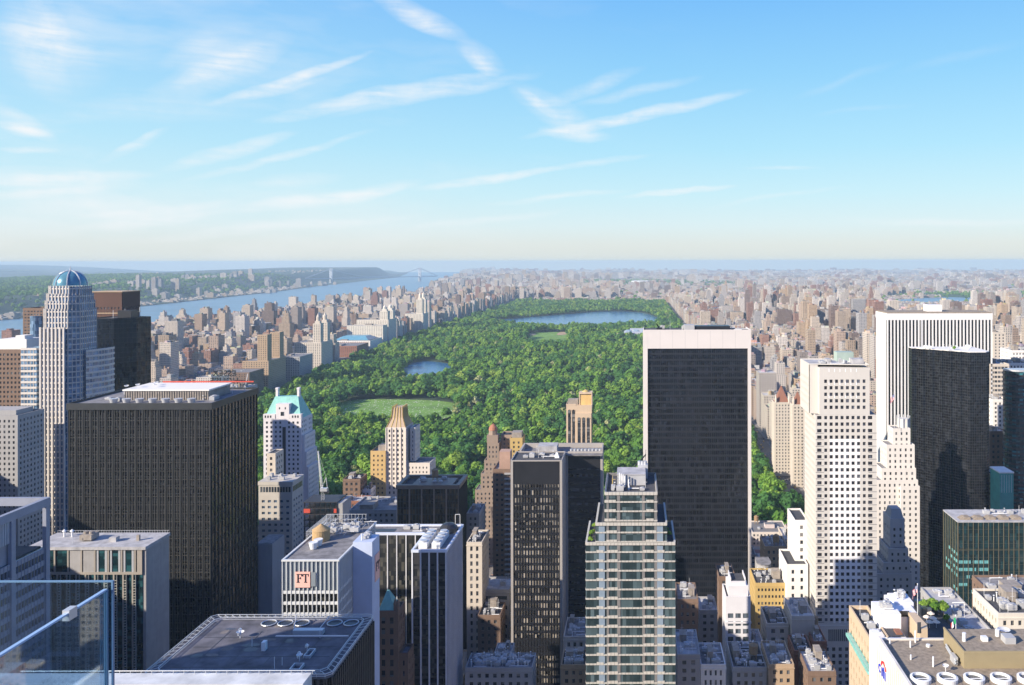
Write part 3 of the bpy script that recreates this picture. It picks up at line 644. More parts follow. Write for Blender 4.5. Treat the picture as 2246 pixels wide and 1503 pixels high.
for i in range(11):
    a, b, w, d = rr.uniform(x0+5, x1-9), rr.uniform(204, 229), rr.uniform(1.5, 5), rr.uniform(1, 3.5); t.part('roof_patch', MB().prism(smooth_poly([(a+w*rr.uniform(-.15,.2),b),(a+w,b+d*rr.uniform(-.2,.3)),(a+w*rr.uniform(.8,1.1),b+d),(a,b+d*rr.uniform(.7,1.1))], 1), zt+.003+i*.002, zt+.012+i*.002), RS if i % 2 else PT)
t.part('gangway', MB().box(X(642,224),X(707,224),223.5,225.2,zt+.1,zt+1.3), M['silver_metal'])
t.part('roof_cabin', MB().box(X(573,215),X(581,215),214.5,216,zt,zt+2.2), M['white_metal'])
for (a, y, rr) in ((525, 222, 1.0), (655, 209, .8), (672, 214, .5)):
    t.part('satellite_dish', MB().tube((X(a,y),y,zt),(X(a,y),y,zt+1.2),.1,5).tube((X(a,y),y,zt+1.6),(X(a,y)-.25,y-.2,zt+1.7),rr,14).lathe(X(a,y), y, [(.05,zt+1.15),(rr*.6,zt+1.3),(rr,zt+1.7)], 12), M['white_metal'])
for (a, b, c, d) in ((632, 655, 203.6, 206.8), (663, 678, 210.5, 214.5)):
    mb = MB(); xa, xb = X(a, c), X(b, c)
    for q in ((xa,xb,c,c+.25),(xa,xb,d-.25,d),(xa,xa+.25,c+.25,d-.25),(xb-.25,xb,c+.25,d-.25)): mb.box(*q, zt, zt+.7)
    t.part('roof_hatch', mb, M['silver_metal'])
mb = MB()
for i in range(4): mb.box(x0+4, x1-4, 206+i*5.4, 206.12+i*5.4, zt+.004, zt+.06)
for i in range(4): mb.box(x0+9+i*8.6, x0+9.12+i*8.6, 205, 226, zt+.004, zt+.05)
t.part('roof_seams', mb, M['black_metal'])
for (a, y, h) in ((551,217,2.4),(617,207,2),(600,205,3),(700,222,2)): t.part('vent_pipe', MB().tube((X(a,y),y,zt),(X(a,y),y,zt+h),.08,5), M['white_metal'])

# -- 7 white finned building with the FT sign
x0, x1, y0, y1, zt = X(617,270), X(740,270), 270.0, 309.0, Z(1228,270)
t = Thing('white_finned_building', 'white finned office building bearing two pink square signs lettered FT', 'office building', (x0+x1)/2, y0, 0, rect=(x0, -82, y0, y1+4))
wf_ = pm('white_fins', (.62, .63, .62), .5, .08, .3); gp = pm('grey_panel', (.22, .25, .27), .5, .1, .3)
t.part('glass_wall', MB().box(x0+.2, x1-.2, y0+.5, y1, 0, zt-.3), glass('plain_glass', (.015, .017, .018), (.16, .14, .09), .25, (1.3, 1.3, 3.5), .12))
t.part('top_panels', MB().box(x0+.15, x1-.15, y0+.35, y1+.1, zt-9.6, zt-.3), gp)
mb = MB(); nf = 13
for i in range(nf + 1): a = x0 + (x1-x0-.2)*i/nf; mb.box(a, a+.2, y0-.1, y0+.49, 0, zt-.3)
for i in range(29): b = y0 + .6 + i*1.32; mb.box(x1-.19, x1+.35, b, b+.2, 0, zt-.3)
t.part('fins', mb, wf_); mb = MB(); z = zt - 10.7
while z > 8: mb.box(x0+.01, x1-.01, y0+.05, y0+.48, z, z+.95); mb.box(x1-.18, x1+.1, y0+.5, y1, z, z+.95); z -= 3.5
t.part('spandrel_bands', mb, wf_); mb = MB()
t.part('roof_edge', MB().box(x0-.15, x1+.4, y0-.15, y0+.5, zt-.3, zt+.25).box(x0-.15, x0+.5, y0+.5, y1, zt-.3, zt+.25).box(x1-.2, x1+.4, y0+.5, y1, zt-.3, zt+.25), wf_)
t.part('roof', MB().box(x0+.5, x1-.2, y0+.5, y1, zt-.29, zt-.1), M['roof_gravel'])
cw = pm('core_shaded_white', (.48, .54, .68), .5, .08, .25)  # white wall tinted blue: its shade is put into the colour
xc0, xc1, yc0, zc = X(779,283), X(815,283)+.0, 283.0, Z(1188,283)
t.part('stair_core', MB().box(x1+.36, xc1, yc0, 291, 0, zc), cw)
def letters(chars, o, u, h, mb, thick=.12, nrm=(0,-1,0), wscale=1.0):
    """serifed capitals F and T from strokes: o lower left corner, u writing direction"""
    ux, uy = u
    def st(a0, a1, b0, b1):
        p = [(o[0]+ux*a*h*wscale, o[1]+uy*a*h*wscale) for a in (a0, a1)]
        nx, ny = nrm[0]*thick, nrm[1]*thick
        mb.prism([(p[0][0]+nx, p[0][1]+ny), (p[1][0]+nx, p[1][1]+ny), (p[1][0], p[1][1]), (p[0][0], p[0][1])], o[2]+b0*h, o[2]+b1*h)
    if 'F' in chars:
        st(.10,.23,.07,.93); st(.0,.33,.0,.07); st(.0,.62,.93,1.0); st(.55,.62,.72,.93); st(.23,.42,.48,.55); st(.42,.48,.40,.63)
    if 'T' in chars:
        k = .70; st(k+.27,k+.40,.07,.93); st(k+.17,k+.50,.0,.07); st(k+.0,k+.68,.93,1.0); st(k+.0,k+.06,.72,.93); st(k+.62,k+.68,.72,.93)
pink = pm('sign_pink', (.85, .47, .38), .6, .03); sblk = M['black_metal']
sx0, sx1, sz0, sz1 = X(646,269.7), X(679,269.7), Z(1287,269.7), Z(1253,269.7)
sg = t.part('sign_board', MB().box(sx0, sx1, y0-.45, y0-.15, sz0, sz1), pink, label='pink square sign with black letters FT on the south face')
mb = MB(); letters('FT', (sx0+.5, y0-.451, sz0+1.6), (1, 0), 2.75, mb); t.part('sign_letters', mb, sblk, sg)
t.part('dark_panel', MB().box(sx1+.25, sx1+1.7, y0-.3, y0-.15, sz0+.3, sz1-.2), gp)
sg = t.part('sign_board', MB().box(xc1+.02, xc1+.3, 285.6, 290.2, Z(1270,288), Z(1212,288)), pink, label='pink square sign with black letters FT on the east face of the stair core')
mb = MB(); letters('FT', (xc1+.301, 286.1, Z(1248,288)), (0, 1), 2.9, mb, .12, (1, 0, 0), .95); t.part('sign_letters', mb, sblk, sg)
t.part('water_tank', MB().cyl(X(703,290), 290, zt, zt+3.6, 2.9, 22).cyl(X(703,290), 290, zt+3.6, zt+5.6, 3.0, 22, .05), pm('tan_tank', (.42, .28, .13), .8, .2, 2))
for (a, y) in ((686, 281), (697, 284)): t.part('cooling_tower', MB().cyl(X(a,y), y, zt, zt+2.2, 1.0, 16, 1.5).lathe(X(a,y), y, [(1.5,zt+2.2),(1.35,zt+2.25),(.9,zt+1.2)], 16), M['white_metal'])
mb = MB()
for i in range(16):
    y = 289 + i*1.25; xw = x0 + .4
    mb.tube((xw, y, zt), (xw, y, zt+3.2), .09, 4); mb.tube((xw+2.2, y, zt), (xw+2.2, y, zt+3.2), .09, 4); mb.tube((xw, y, zt+3.2), (xw+2.2, y, zt+3.2), .07, 4)
for xx in (xw, xw+2.2):
    for zz in (1.6, 3.2): mb.tube((xx, 289, zt+zz), (xx, 308, zt+zz), .08, 4)
for i in range(12): mb.tube((x0+.4+i*1.3, 308, zt), (x0+.4+i*1.3, 308, zt+3.4), .09, 4)
mb.tube((x0+.4, 308, zt+3.4), (x0+15, 308, zt+3.4), .1, 4); mb.tube((x0+.4, 308, zt+1.7), (x0+15, 308, zt+1.7), .08, 4)
t.part('steel_trellis', mb, M['silver_metal']); mb = MB(); rr = random.Random(5)
for i in range(26):
    a = (rr.uniform(x0+3.5, x1-1), rr.uniform(291, 307), zt+rr.uniform(.6, 2.6)); k = rr.random()
    b = (a[0]+rr.uniform(1.5,5), a[1], a[2]) if k < .5 else (a[0], min(308, a[1]+rr.uniform(2,6)), a[2]); mb.tube(a, b, rr.uniform(.07,.25), 5); mb.tube((a[0],a[1],zt), a, .07, 4)
t.part('pipework', mb, M['hvac_grey']); t.clutter(x0+3, x1-.5, 294, 306, zt, 8, 9, mats=('hvac_grey','bulkhead_tan')); t.clutter(x1+.5, xc1-.3, 283.5, 290.5, zc, 9, 3)

# -- 8 green pyramid-roofed old tower
x0, x1, y0 = X(824,318), X(872,318), 318.0; zt = Z(1345,318)
t = Thing('green_pyramid_tower', 'old brown brick tower with a green copper pyramid roof behind the white finned building', 'tower', (x0+x1)/2, y0, 0, rect=(x0-2, x1+4, y0, y0+10))
t.masonry(x0, x1, y0, y0+9, 0, zt, M['brown_brick'], G_WIN, M['roof_dark'], cap=30, bay=2.6, fl=4, wf=.45, hf=.6)
cxx = (x0+x1)/2-1; t.part('copper_roof', MB().prism(rect(x0+.3, x1-1.6, y0+.4, y0+8.6), zt+.2, Z(1304,318), True, rect(cxx-.4, cxx+.4, y0+4, y0+5)), M['copper_green'])
for a in (x1-1.2, x1-.2): t.part('turret', MB().cyl(a-.2, y0+1, zt, zt+3.2, .7, 8).cyl(a-.2, y0+1, zt+3.2, zt+5.6, .8, 8, .05), M['brown_brick'])
t.masonry(x1+.01, x1+3.4, y0+1, y0+9, 0, Z(1440,318), M['brown_brick'], G_WIN, M['roof_gravel'], name='annex_wall', cap=10, bay=2.2, fl=4)

# -- 9 black tower with white ribs (two-part)
x0, x1, y0, y1, zt = X(903,330), X(977,330), 330.0, 362.0, Z(1205,330)
t = Thing('white_ribbed_black_tower', 'black glass tower with thin white ribs and a white rimmed roof beside the FT building', 'office tower', x0, y0, 0, rect=(-119, x1, y0, y1))
wr = pm('rib_white', (.66, .66, .68), .5, .06, .3); BK2 = glass('rib_glass', (.008, .010, .014), (.09, .085, .07), .30, (1.1, 1.1, 1.9), .1)
xl = X(785, 360); yb = 351.0
t.part('glass_wall', MB().prism([(x0,y0),(x1,y0),(x1,y1),(xl,y1),(xl,yb),(x0,yb)], 0, zt-1.0), BK2)
mb = MB()
for i in range(5): a = x0+(x1-x0)*i/4; mb.box(a-.28, a+.28, y0-.35, y0, 0, zt-1)
for i in range(1, 14): b = y0+(y1-y0)*i/14; mb.box(x1, x1+.3, b-.18, b+.18, 0, zt-1)
for i in range(1, 8): a = x0-(x0-xl)*i/8-.4; mb.box(a-.2, a+.2, yb-.3, yb, 0, zt-1)
t.part('ribs', mb, wr)
mb = MB(); z = zt - 6.5
t.part('top_panels', MB().box(x0+.3, x1-.3, y0-.1, y0-.001, zt-5.6, zt-1), M['dark_granite'])
while z > 10: mb.box(x0+.02, x1-.02, y0-.08, y0-.002, z-1.0, z); z -= 3.9
t.part('spandrel_bands', mb, M['dark_granite'])
rm_ = MB().box(x0-.4, x1+.4, y0-.4, y0+.5, zt-1, zt).box(x0-.4, x0+.4, y0+.5, yb-.4, zt-1, zt).box(x1-.4, x1+.4, y0+.5, y1, zt-1, zt).box(xl-.4, x1-.4, y1-.6, y1+.3, zt-1, zt).box(xl-.4, x0-.41, yb-.4, yb+.4, zt-1, zt).box(xl-.4, xl+.4, yb+.4, y1-.6, zt-1, zt)
t.part('roof_rim', rm_, pm('rim_white', (.62, .66, .74), .5, .06)); t.part('roof', MB().box(x0+.41, x1-.41, y0+.51, yb, zt-.99, zt-.7).box(xl+.41, x1-.41, yb+.41, y1-.61, zt-.99, zt-.7), M['roof_gravel'])
for i in range(2):
    a = x0+1.6+i*5.2
    cu = t.part('cooling_unit', MB().box(a, a+3.4, 333, 349, zt-.69, zt+1.6), M['white_metal'])
    for j in range(4): t.part('fan', MB().cyl(a+1.7, 335+j*4, zt+1.6, zt+2.3, 1.35, 14, 1.5), M['silver_metal'], cu)
t.part('dark_dome', MB().lathe(x1-4.5, 355, [(4, zt-.7), (3.7, zt+1), (2.4, zt+2.4), (.05, zt+3)], 16), M['black_metal'])
t.part('frame_mast', MB().tube((x1-3,361,zt),(x1-3,361,zt+4.5),.12,4).tube((x1-1,361,zt),(x1-1,361,zt+4.5),.12,4).tube((x1-3,361,zt+4.5),(x1-1,361,zt+4.5),.12,4), M['white_metal'])
t.part('slot_shade_sheet', MB().box(xl+4, xl+17, yb+3, y1-4, zt-.69, zt-.62), M['black_metal'])  # flat black sheet standing in for the shade inside a slot
t.clutter(xl+18, x1-8, yb+1, y1-1, zt-.69, 6, 5)

# -- 10 hotel with white window grid
x0, x1, y0, y1, zt = X(566,480), X(640,480), 480.0, 496.0, Z(1055,480)
t = Thing('pale_hotel_tower', 'pale hotel tower with rows of blue windows just right of the bronze slab', 'hotel', x0, y0, 0, rect=(x0-2, x1, y0, y1))
t.masonry(x0, x1, y0, y1, 0, zt-8.5, pm('hotel_stone', (.50, .46, .40), .8, .08, .2), glass('hotel_glass', (.03, .05, .08), (.16, .22, .30), .45, (1, 1, 3.2), .1), M['roof_gravel'], faces='SE', cap=90, bay=3.75, fl=3.35, wf=.52, hf=.42, ph=0)
t.part('top_storey', MB().box(x0, x1, y0, y1, zt-8.49, zt-2).box(x0-.3, x1+.3, y0-.3, y1+.3, zt-2, zt), MATS['hotel_stone'])
mb = MB()
for i in range(11): mb.box(x0+1+i*1.6, x0+2.2+i*1.6, y0-.04, y0, zt-6, zt-3)
for i in range(7): mb.box(x1, x1+.04, y0+1+i*2, y0+2.5+i*2, zt-6, zt-3)
t.part('clerestory_glazing', mb, G_DARK); t.clutter(x0+1, x1-1, y0+1, y1-1, zt, 31, 6)
t.masonry(x0-2.5, x0+2.6, y1+.5, y1+12, 0, Z(995,496), M['limestone'], G_WIN, M['roof_dark'], faces='SE', name='rear_wall', cap=8, bay=3, fl=3.4, ph=.5)
t = Thing('blank_grey_slab', 'narrow blank grey wall building at the foot of the pale hotel tower', 'building', X(580,440), 440, 0, rect=(X(560,440), X(596,440), 440, 455))
t.part('wall', MB().box(X(560,440), X(596,440), 440, 455, 0, Z(1192,440)), M['grey_stone']); t.part('roof', MB().box(X(560,440)+.3, X(596,440)-.3, 440.3, 454.7, Z(1192,440), Z(1192,440)+.3), M['roof_gravel'])

# -- 11 stone tower with green steep roof and two chimneys
y0 = 640.0; x0, x1 = X(577,y0), X(660,y0); ze, zr = Z(918,y0), Z(872,y0)
t = Thing('green_roofed_tower', 'white stone apartment tower with a steep pale green copper roof and two tall chimneys', 'apartment tower', x0, y0, 0, rect=(x0-2, x1+6, y0, y0+26))
hw = pm('pinkish_white', (.70, .66, .65), .8, .08, .15, streak=True)
t.masonry(x0, x1, y0, y0+22, 0, ze, hw, G_WIN, M['roof_dark'], faces='SE', cap=100, bay=3.4, fl=3.5, wf=.46, hf=.5, ph=.3, skip=lambda i, j, n, m: i == n//2-0)
for k, (e, pz) in enumerate(((2.2, 955), (3.6, 992), (5.0, 1025))): t.masonry(x1+.01+ (0 if k == 0 else (2.2, 3.6)[k-1]), x1+e, y0+1, y0+22, 0, Z(pz, y0), hw, G_WIN, M['roof_gravel'], faces='SE', name='shoulder_wall', cap=0, bay=2.6, fl=3.5, wf=.36, ph=.4)
t.part('recess_shade_strip', MB().box((x0+x1)/2+.1, (x0+x1)/2+2.6, y0-.06, y0-.01, 0, ze-6), M['dark_granite'])  # flat dark strip standing in for the shade of a recess
rf = t.part('copper_roof', MB().prism(rect(x0+.4, x1-.4, y0+.4, y0+21.6), ze+.3, zr, True, rect(x0+5.5, x1-5.5, y0+8, y0+14)), M['copper_green'])
cxx = (x0+x1)/2; t.part('dormer', MB().box(cxx-5, cxx+5, y0+.2, y0+9, ze+.35, ze+11.5), hw, rf)
t.part('dormer_window', MB().box(cxx-1.3, cxx+1.3, y0+.12, y0+.19, ze+2.5, ze+5.5).box(cxx-2.6, cxx-1.8, y0+.12, y0+.19, ze+7.5, ze+9).box(cxx+1.8, cxx+2.6, y0+.12, y0+.19, ze+7.5, ze+9), G_DARK, rf)
for a in (x0+5.5, x1-6.8): t.part('chimney', MB().box(a, a+1.7, y0+9, y0+12, zr-9, Z(857,y0)).box(a-.2, a+1.9, y0+8.8, y0+12.2, Z(857,y0), Z(853,y0)), hw)
for a, b in ((x0-.15, x0+9), (x1-9, x1+.15)): t.part('corner_pavilion', MB().box(a, b, y0-.12, y0+3, ze+.32, ze+3.8), hw)
pass; t.part('loggia_openings', (lambda m: [m.box(a, a+1.1, y0-.16, y0-.125, ze+1, ze+2.8) for a in (x0+1, x0+3, x0+5, x1-7, x1-5, x1-3)] and m)(MB()), G_DARK)

# -- 12 unfinished building and its crane, small brown and white houses
y0 = 560.0
t = Thing('unfinished_building', 'unfinished building of open red and black floors below the crane', 'construction site', X(700,y0), y0, 0, rect=(X(664,y0), X(748,y0), y0, y0+18))
xa, xb, zt = X(664,y0), X(738,y0), Z(1100,y0); mb = MB(); cb = MB()
for j in range(int(zt/4)+1): mb.box(xa, xb, y0, y0+18, zt-j*4-.5, zt-j*4)
for i in range(7):
    for yy in (y0+.3, y0+9, y0+17): a = xa+.3+i*(xb-xa-1.2)/6; cb.box(a, a+.6, yy, yy+.6, 0, zt-.51)
t.part('floor_slabs', mb, M['dark_granite']); t.part('columns', cb, M['black_metal']); t.part('back_wall', MB().box(xb+.01, xb+3.4, y0+1, y0+18, 0, zt-1), M['grey_stone'])
for (a, j) in ((665, 1), (666, 9), (668, 11), (731, 1), (669, 13)): t.part('safety_netting', MB().box(X(a,y0), X(a+14,y0) if a < 700 else X(a+6,y0), y0-.15, y0-.05, zt-j*4-3.2, zt-j*4-.5), M['red_paint'])
t = Thing('tower_crane', 'white lattice luffing crane rising from the unfinished building', 'crane', X(706,565), 565, zt)
t.org = (X(706,565), 565, 0); t.o.location = t.org
cxx = X(707,565); zb = zt+.02
mb = MB()
for (dx, dy) in ((-.8,-.8),(.8,-.8),(.8,.8),(-.8,.8)): mb.tube((cxx+dx,565+dy,zb),(cxx+dx,565+dy,zb+6),.12,4)
for j in range(4): mb.tube((cxx-.8,564.2,zb+j*1.5),(cxx+.8,564.2,zb+j*1.5+1.5),.08,4)
t.part('mast', mb, M['silver_metal']); t.part('cab', MB().box(cxx-1.4, cxx+3.2, 563.5, 566.5, zb+6, zb+8), M['silver_metal']); t.part('counterweight', MB().box(cxx+1.2, cxx+3.8, 563.6, 566.4, zb+4.5, zb+5.99), M['black_metal'])
tip = (X(697,565), 565, Z(988,565)); mb = MB(); a0 = (cxx-.6, 565, zb+8)
for s_ in (-.75, .75):
    for q in (-.6, .6): mb.tube((a0[0]+s_*.9, 565+q, a0[2]), (tip[0]+s_*.35, 565+q*.5, tip[2]), .12, 4)
for j in range(18):
    f, g = j/18, (j+1)/18; P = lambda f, s_: (a0[0]+(tip[0]-a0[0])*f+s_*.75*(1-.5*f), 564.5, a0[2]+(tip[2]-a0[2])*f)
    mb.tube(P(f, -1), P(g, 1), .07, 4); mb.tube(P(f, 1), P(g, -1), .07, 4)
t.part('jib', mb, M['white_metal'])
mb = MB().tube((cxx-.6,565,zb+8),(cxx+2.2,565,zb+15),.14,4).tube((cxx+3,565,zb+8),(cxx+2.2,565,zb+15),.14,4).tube((cxx+2.2,565,zb+15),tip,.05,4); t.part('gantry', mb, M['white_metal'])
def lite(name, label, px0, px1, py, d, dep, wmat, seed=0, n=4, tank=0, big=1, cap=40, cat='building', ph=.8, group=None, **kw):
    x0, x1, zt = X(px0, d), X(px1, d), Z(py, d)
    t = Thing(name, label, cat, (x0+x1)/2, d, 0, group, rect=(x0, x1, d, d+dep))
    t.masonry(x0, x1, d, d+dep, 0, zt, M[wmat], G_WIN, M[('roof_gravel','roof_pale','roof_dark')[seed % 3]], cap=cap, ph=ph, **kw)
    t.part('cornice', MB().box(x0-.22, x1+.22, d-.22, d+dep+.22, zt-1.1, zt-.75), M[wmat])
    t.clutter(x0+.5, x1-.5, d+.5, d+dep-.5, zt, seed, n * (3 if seed > 100 else 2), tank, big); return t
lite('brown_brick_house', 'small square brown brick tower with a box on top in front of the park', 751, 789, 1052, 620, 16, 'brown_brick', 2, 2, cap=20, bay=4, fl=4)
lite('terracotta_house', 'low orange brown brick house below the square brown brick tower', 745, 800, 1100, 600, 14, 'red_brick', 4, 3, cap=20)
lite('small_white_house', 'small white stepped house left of the golden crowned tower', 790, 812, 1075, 625, 12, 'white_stone', 5, 3, cap=10)
lite('grey_low_block', 'low grey flat roofed block below the golden crowned tower', 765, 868, 1120, 520, 30, 'grey_stone', 6, 6, cap=20)

# -- 13 gold crowned tower
y0 = 640.0; t = Thing('gold_crowned_tower', 'slender white tower with a gilded ribbed crown, in front of the meadow', 'apartment tower', X(870,y0), y0, 0, rect=(X(812,y0), X(942,y0), y0-2, y0+24))
x0, x1 = X(846,y0), X(889,y0)
gw = pm('warm_white', (.70, .62, .53), .8, .08, .15, streak=True)
t.masonry(x0, x1, y0, y0+20, 0, Z(937,y0), gw, G_WIN, M['roof_dark'], faces='SEW', cap=100, bay=3.0, fl=3.6, wf=.38, hf=.55, ph=.2)
mb = MB()
for i in range(5): a = x0+(x1-x0)*i/4; mb.box(a-.35, a+.35, y0-.5, y0-.01, 0, Z(937,y0))
for i in range(1, 8): b = y0+20*i/7; mb.box(x1+.01, x1+.4, b-.3, b+.3, 40, Z(937,y0))
t.part('stone_piers', mb, gw)
cr = MB(); za, zb_, zc_ = Z(937,y0), Z(918,y0), Z(896,y0); ccx = (x0+x1)/2+1.2
cr.prism(rect(x0+.2, x1-.2, y0+.2, y0+19.8), za+.2, zb_, True, rect(x0+3.2, x1-2.8, y0+3, y0+17)); cr.prism(rect(x0+3.2, x1-2.8, y0+3, y0+17), zb_, zc_, True, rect(x0+4.0, x1-3.4, y0+4, y0+16))
crown = t.part('crown', cr, pm('crown_stone', (.46, .34, .24), .7, .1)); gb = MB()
for i in range(5):
    f = i/4; a = x0+.2+(x1-x0-.4)*f; b = x0+3.2+(x1-x0-6)*f; c = x0+4+(x1-x0-7.4)*f
    gb.tube((a,y0+.2,za),(b,y0+3,zb_),.42,5); gb.tube((b,y0+3,zb_),(c,y0+4,zc_+1.2),.42,5)
for i in range(8):
    f = i/7; yy = y0+.2+19.6*f; y2 = y0+3+14*f; y3 = y0+4+12*f
    for xa, xb, xd in ((x1-.2, x1-2.8, x1-3.4), (x0+.2, x0+3.2, x0+4)): gb.tube((xa,yy,za),(xb,y2,zb_),.42,5); gb.tube((xb,y2,zb_),(xd,y3,zc_+1.2),.42,5)
t.part('gilded_ribs', gb, M['gold_trim'], crown)
t.masonry(X(813,y0), x0-.01, y0-1.5, y0+16, 0, Z(990,y0), pm('gold_wing_wall', (.58, .39, .16), .85, .08, .2), G_WIN, M['roof_gravel'], faces='SW', name='west_wing_wall', cap=40, bay=3.0, fl=3.5, wf=.34, hf=.45)  # west wing walls in one even gold tone
t.masonry(x1+.01, X(941,y0), y0+1, y0+20, 0, Z(1018,y0), gw, G_WIN, M['roof_gravel'], faces='SE', name='east_wing_wall', cap=30, bay=2.8, fl=3.4, wf=.34, hf=.45)
t.masonry(x1+.01+2, X(906,y0), y0+5, y0+20, Z(1018,y0)+1.1, Z(937,y0)-2, gw, G_WIN, M['roof_gravel'], faces='SE', name='upper_east_wall', cap=20, bay=2.6, fl=3.4, wf=.34, hf=.5)
t.part('roof_house', MB().box(X(826,y0), x0-1, y0+3, y0+12, Z(990,y0)+.02, Z(978,y0)), M['bulkhead_tan'])

# -- 14 dark flat tower with bronze rim
x0, x1, y0, y1, zt = X(870,480), X(1005,480), 480.0, 503.0, Z(1063,480)
t = Thing('bronze_rimmed_tower', 'square dark glass tower with a bronze rimmed roof below the gold crowned tower', 'office tower', x0, y0, 0, rect=(x0, x1, y0, y1))
t.curtain(rect(x0, x1, y0, y1), 0, zt-2.2, GEB, M['bronze_metal'], bay=1.75, fl=3.7, mw=.3, mo=.4, bh=.5, bo=.12, bmat=M['black_metal'])
mb = MB()
for i in range(6): a = x0+(x1-x0)*i/5; mb.box(max(x0,a-.35), min(x1,a+.35), y0-.55, y0-.001, 0, zt-2.2)
t.part('piers', mb, pm('pier_bronze', (.26, .21, .17), .5)); mb = MB(); w = 1.6
for q in ((x0-.6,x1+.6,y0-.6,y0+w),(x0-.6,x1+.6,y1-w,y1+.6),(x0-.6,x0+w,y0+w,y1-w),(x1-w,x1+.6,y0+w,y1-w)): mb.box(*q, zt-2.2, zt)
t.part('roof_rim', mb, pm('rim_bronze', (.20, .15, .115), .5)); t.part('roof', MB().box(x0+w+.01, x1-w-.01, y0+w+.01, y1-w-.01, zt-2.2, zt-1.8), M['roof_dark'])
t.part('roof_platform', MB().box(x0+8, x1-4, y0+3, y1-6, zt-1.79, zt-.3), MATS['rim_bronze']); t.clutter(x0+8, x1-4, y0+4, y1-7, zt-.29, 12, 7, tank=1)

# -- 15 red domed stepped tower, its neighbours
y0 = 640.0; bs = pm('brown_stone', (.30, .225, .17), .85, .12, .2, streak=True)
t = Thing('red_domed_tower', 'stepped brown stone hotel tower with a small orange red dome', 'hotel', X(1080,y0), y0, 0, rect=(X(1041,y0), X(1146,y0), y0, y0+24))
for k, (a, b, p) in enumerate(((1066, 1092, 975), (1060, 1098, 1012), (1053, 1104, 1040), (1041, 1112, 1075))): 
    t.masonry(X(a,y0), X(b,y0), y0+3-k*1.0, y0+16-k*.01, 0 if k == 3 else Z((1012,1040,1075)[k],y0)-6, Z(p,y0), bs, G_WIN, M['roof_gravel'], name='wall' if k == 3 else 'setback_wall', cap=20, bay=3, fl=3.5, wf=.36, hf=.48, ph=.5, marg=.6)
cxx = X(1080,y0+6)
t.part('lantern', MB().box(cxx-4.2, cxx+4.2, y0+4, y0+12, Z(975,y0)+.3, Z(957,y0)).cyl(cxx, y0+8, Z(957,y0), Z(947,y0), 3.3, 8), bs)
t.part('dome', MB().lathe(cxx, y0+8, [(3.5, Z(947,y0)), (3.1, Z(941,y0)), (1.7, Z(936,y0)), (.3, Z(934,y0)), (.05, Z(931,y0))], 12), pm('red_dome', (.36, .15, .085), .7))
t.masonry(X(1093,y0), X(1118,y0), y0+10, y0+24, 0, Z(962,y0), bs, G_WIN, M['roof_dark'], name='link_wall', cap=12, bay=2.8, fl=3.4, wf=.4)
t.masonry(X(1116,y0), X(1143,y0), y0+5, y0+20, 0, Z(966,y0), M['yellow_brick'], G_WIN, M['roof_dark'], name='east_wing_wall', cap=12, bay=3.4, fl=3.4, wf=.36)
t.part('roof_housing', MB().box(X(1118,y0), X(1140,y0), y0+8, y0+17, Z(966,y0)+.02, Z(953,y0)), M['bulkhead_tan'])
y0 = 520.0; t = Thing('balcony_apartment_block', 'brick apartment block with a tall roof box and stacked balconies behind the black twin slab', 'apartment block', X(1100,y0), y0, 0, rect=(X(1078,y0), X(1118,y0), y0, y0+22))
x0, x1 = X(1080,y0), X(1120,y0); zt = Z(1032,y0)
t.masonry(x0, x1, y0, y0+22, 0, zt, M['brown_brick'], G_WIN, M['roof_gravel'], faces='SW', cap=60, bay=3, fl=3.1, wf=.45, hf=.45)
t.part('roof_box', MB().box(X(1093,y0), X(1117,y0), y0+2, y0+10, zt+.02, Z(992,y0)), pm('rose_brick', (.42, .27, .20), .85)); mb = MB()
for j in range(34): mb.box(X(1106,y0), x1+.0, y0-1.3, y0-.02, zt-2-j*3.1-.15, zt-2-j*3.1+.75)
t.part('balconies', mb, M['grey_stone'])

# -- 16 black slab with stone piers plus rear wing
x0, x1, y0, y1, zt = X(1119,420), X(1232,420), 420.0, 440.0, Z(1012,420)
t = Thing('black_twin_slab', 'black office tower of two joined slabs with grey stone corner piers', 'office tower', x0, y0, 0, rect=(x0, -17, y0, 460))
BL = glass('blind_glass', (.012, .012, .013), (.42, .37, .30), .42, (1.35, 1.35, 4.0), .15)
t.part('glass_wall', MB().box(x0+1.2, x1-1.2, y0+.5, y1, 0, zt-11.5), BL); t.part('top_panels', MB().box(x0+1.2, x1-1.2, y0+.4, y1, zt-11.49, zt), M['black_metal'])
t.part('top_panels', MB().box(x0+1.2, x1-1.2, y0+.35, y0+.49, 62, 70), M['black_metal'])
mb = MB()
for i in range(17): a = x0+1.3+(x1-x0-2.9)*i/16; mb.box(a, a+.22, y0+.1, y0+.5, 0, zt-11.5)
t.part('mullions', mb, M['black_metal']); mb = MB()
for j in range(40):
    z = zt-13-j*3.75
    if z > 4: mb.box(x0+1.21, x1-1.21, y0+.25, y0+.495, z-1.35, z)
t.part('spandrel_bands', mb, M['black_metal'])
gpz = pm('pier_stone', (.36, .33, .30), .7, .08); t.part('corner_piers', MB().box(x0, x0+1.2, y0, y0+1.5, 0, zt).box(x1-1.2, x1, y0, y1, 0, zt), gpz)
t.roof(rect(x0, x1, y0, y1), zt+.01, M['roof_dark'], gpz, .6)
xw0, xw1, yw0, yw1 = X(1150,456), X(1323,456), 443.0, 457.0
xs1 = X(1245, 443)
t.part('glass_wall', MB().box(xw0, xw1-1.2, yw0+.4, yw1, 0, zt-2), glass('night_glass', (.008, .009, .012), (.07, .075, .09), .22, (1.5, 1.5, 3.9), .12)); mb = MB()
for j in range(40):
    z = zt-10-j*3.75
    if z > 4: mb.box(xs1, xw1-1.21, yw0+.2, yw0+.395, z-2.1, z)
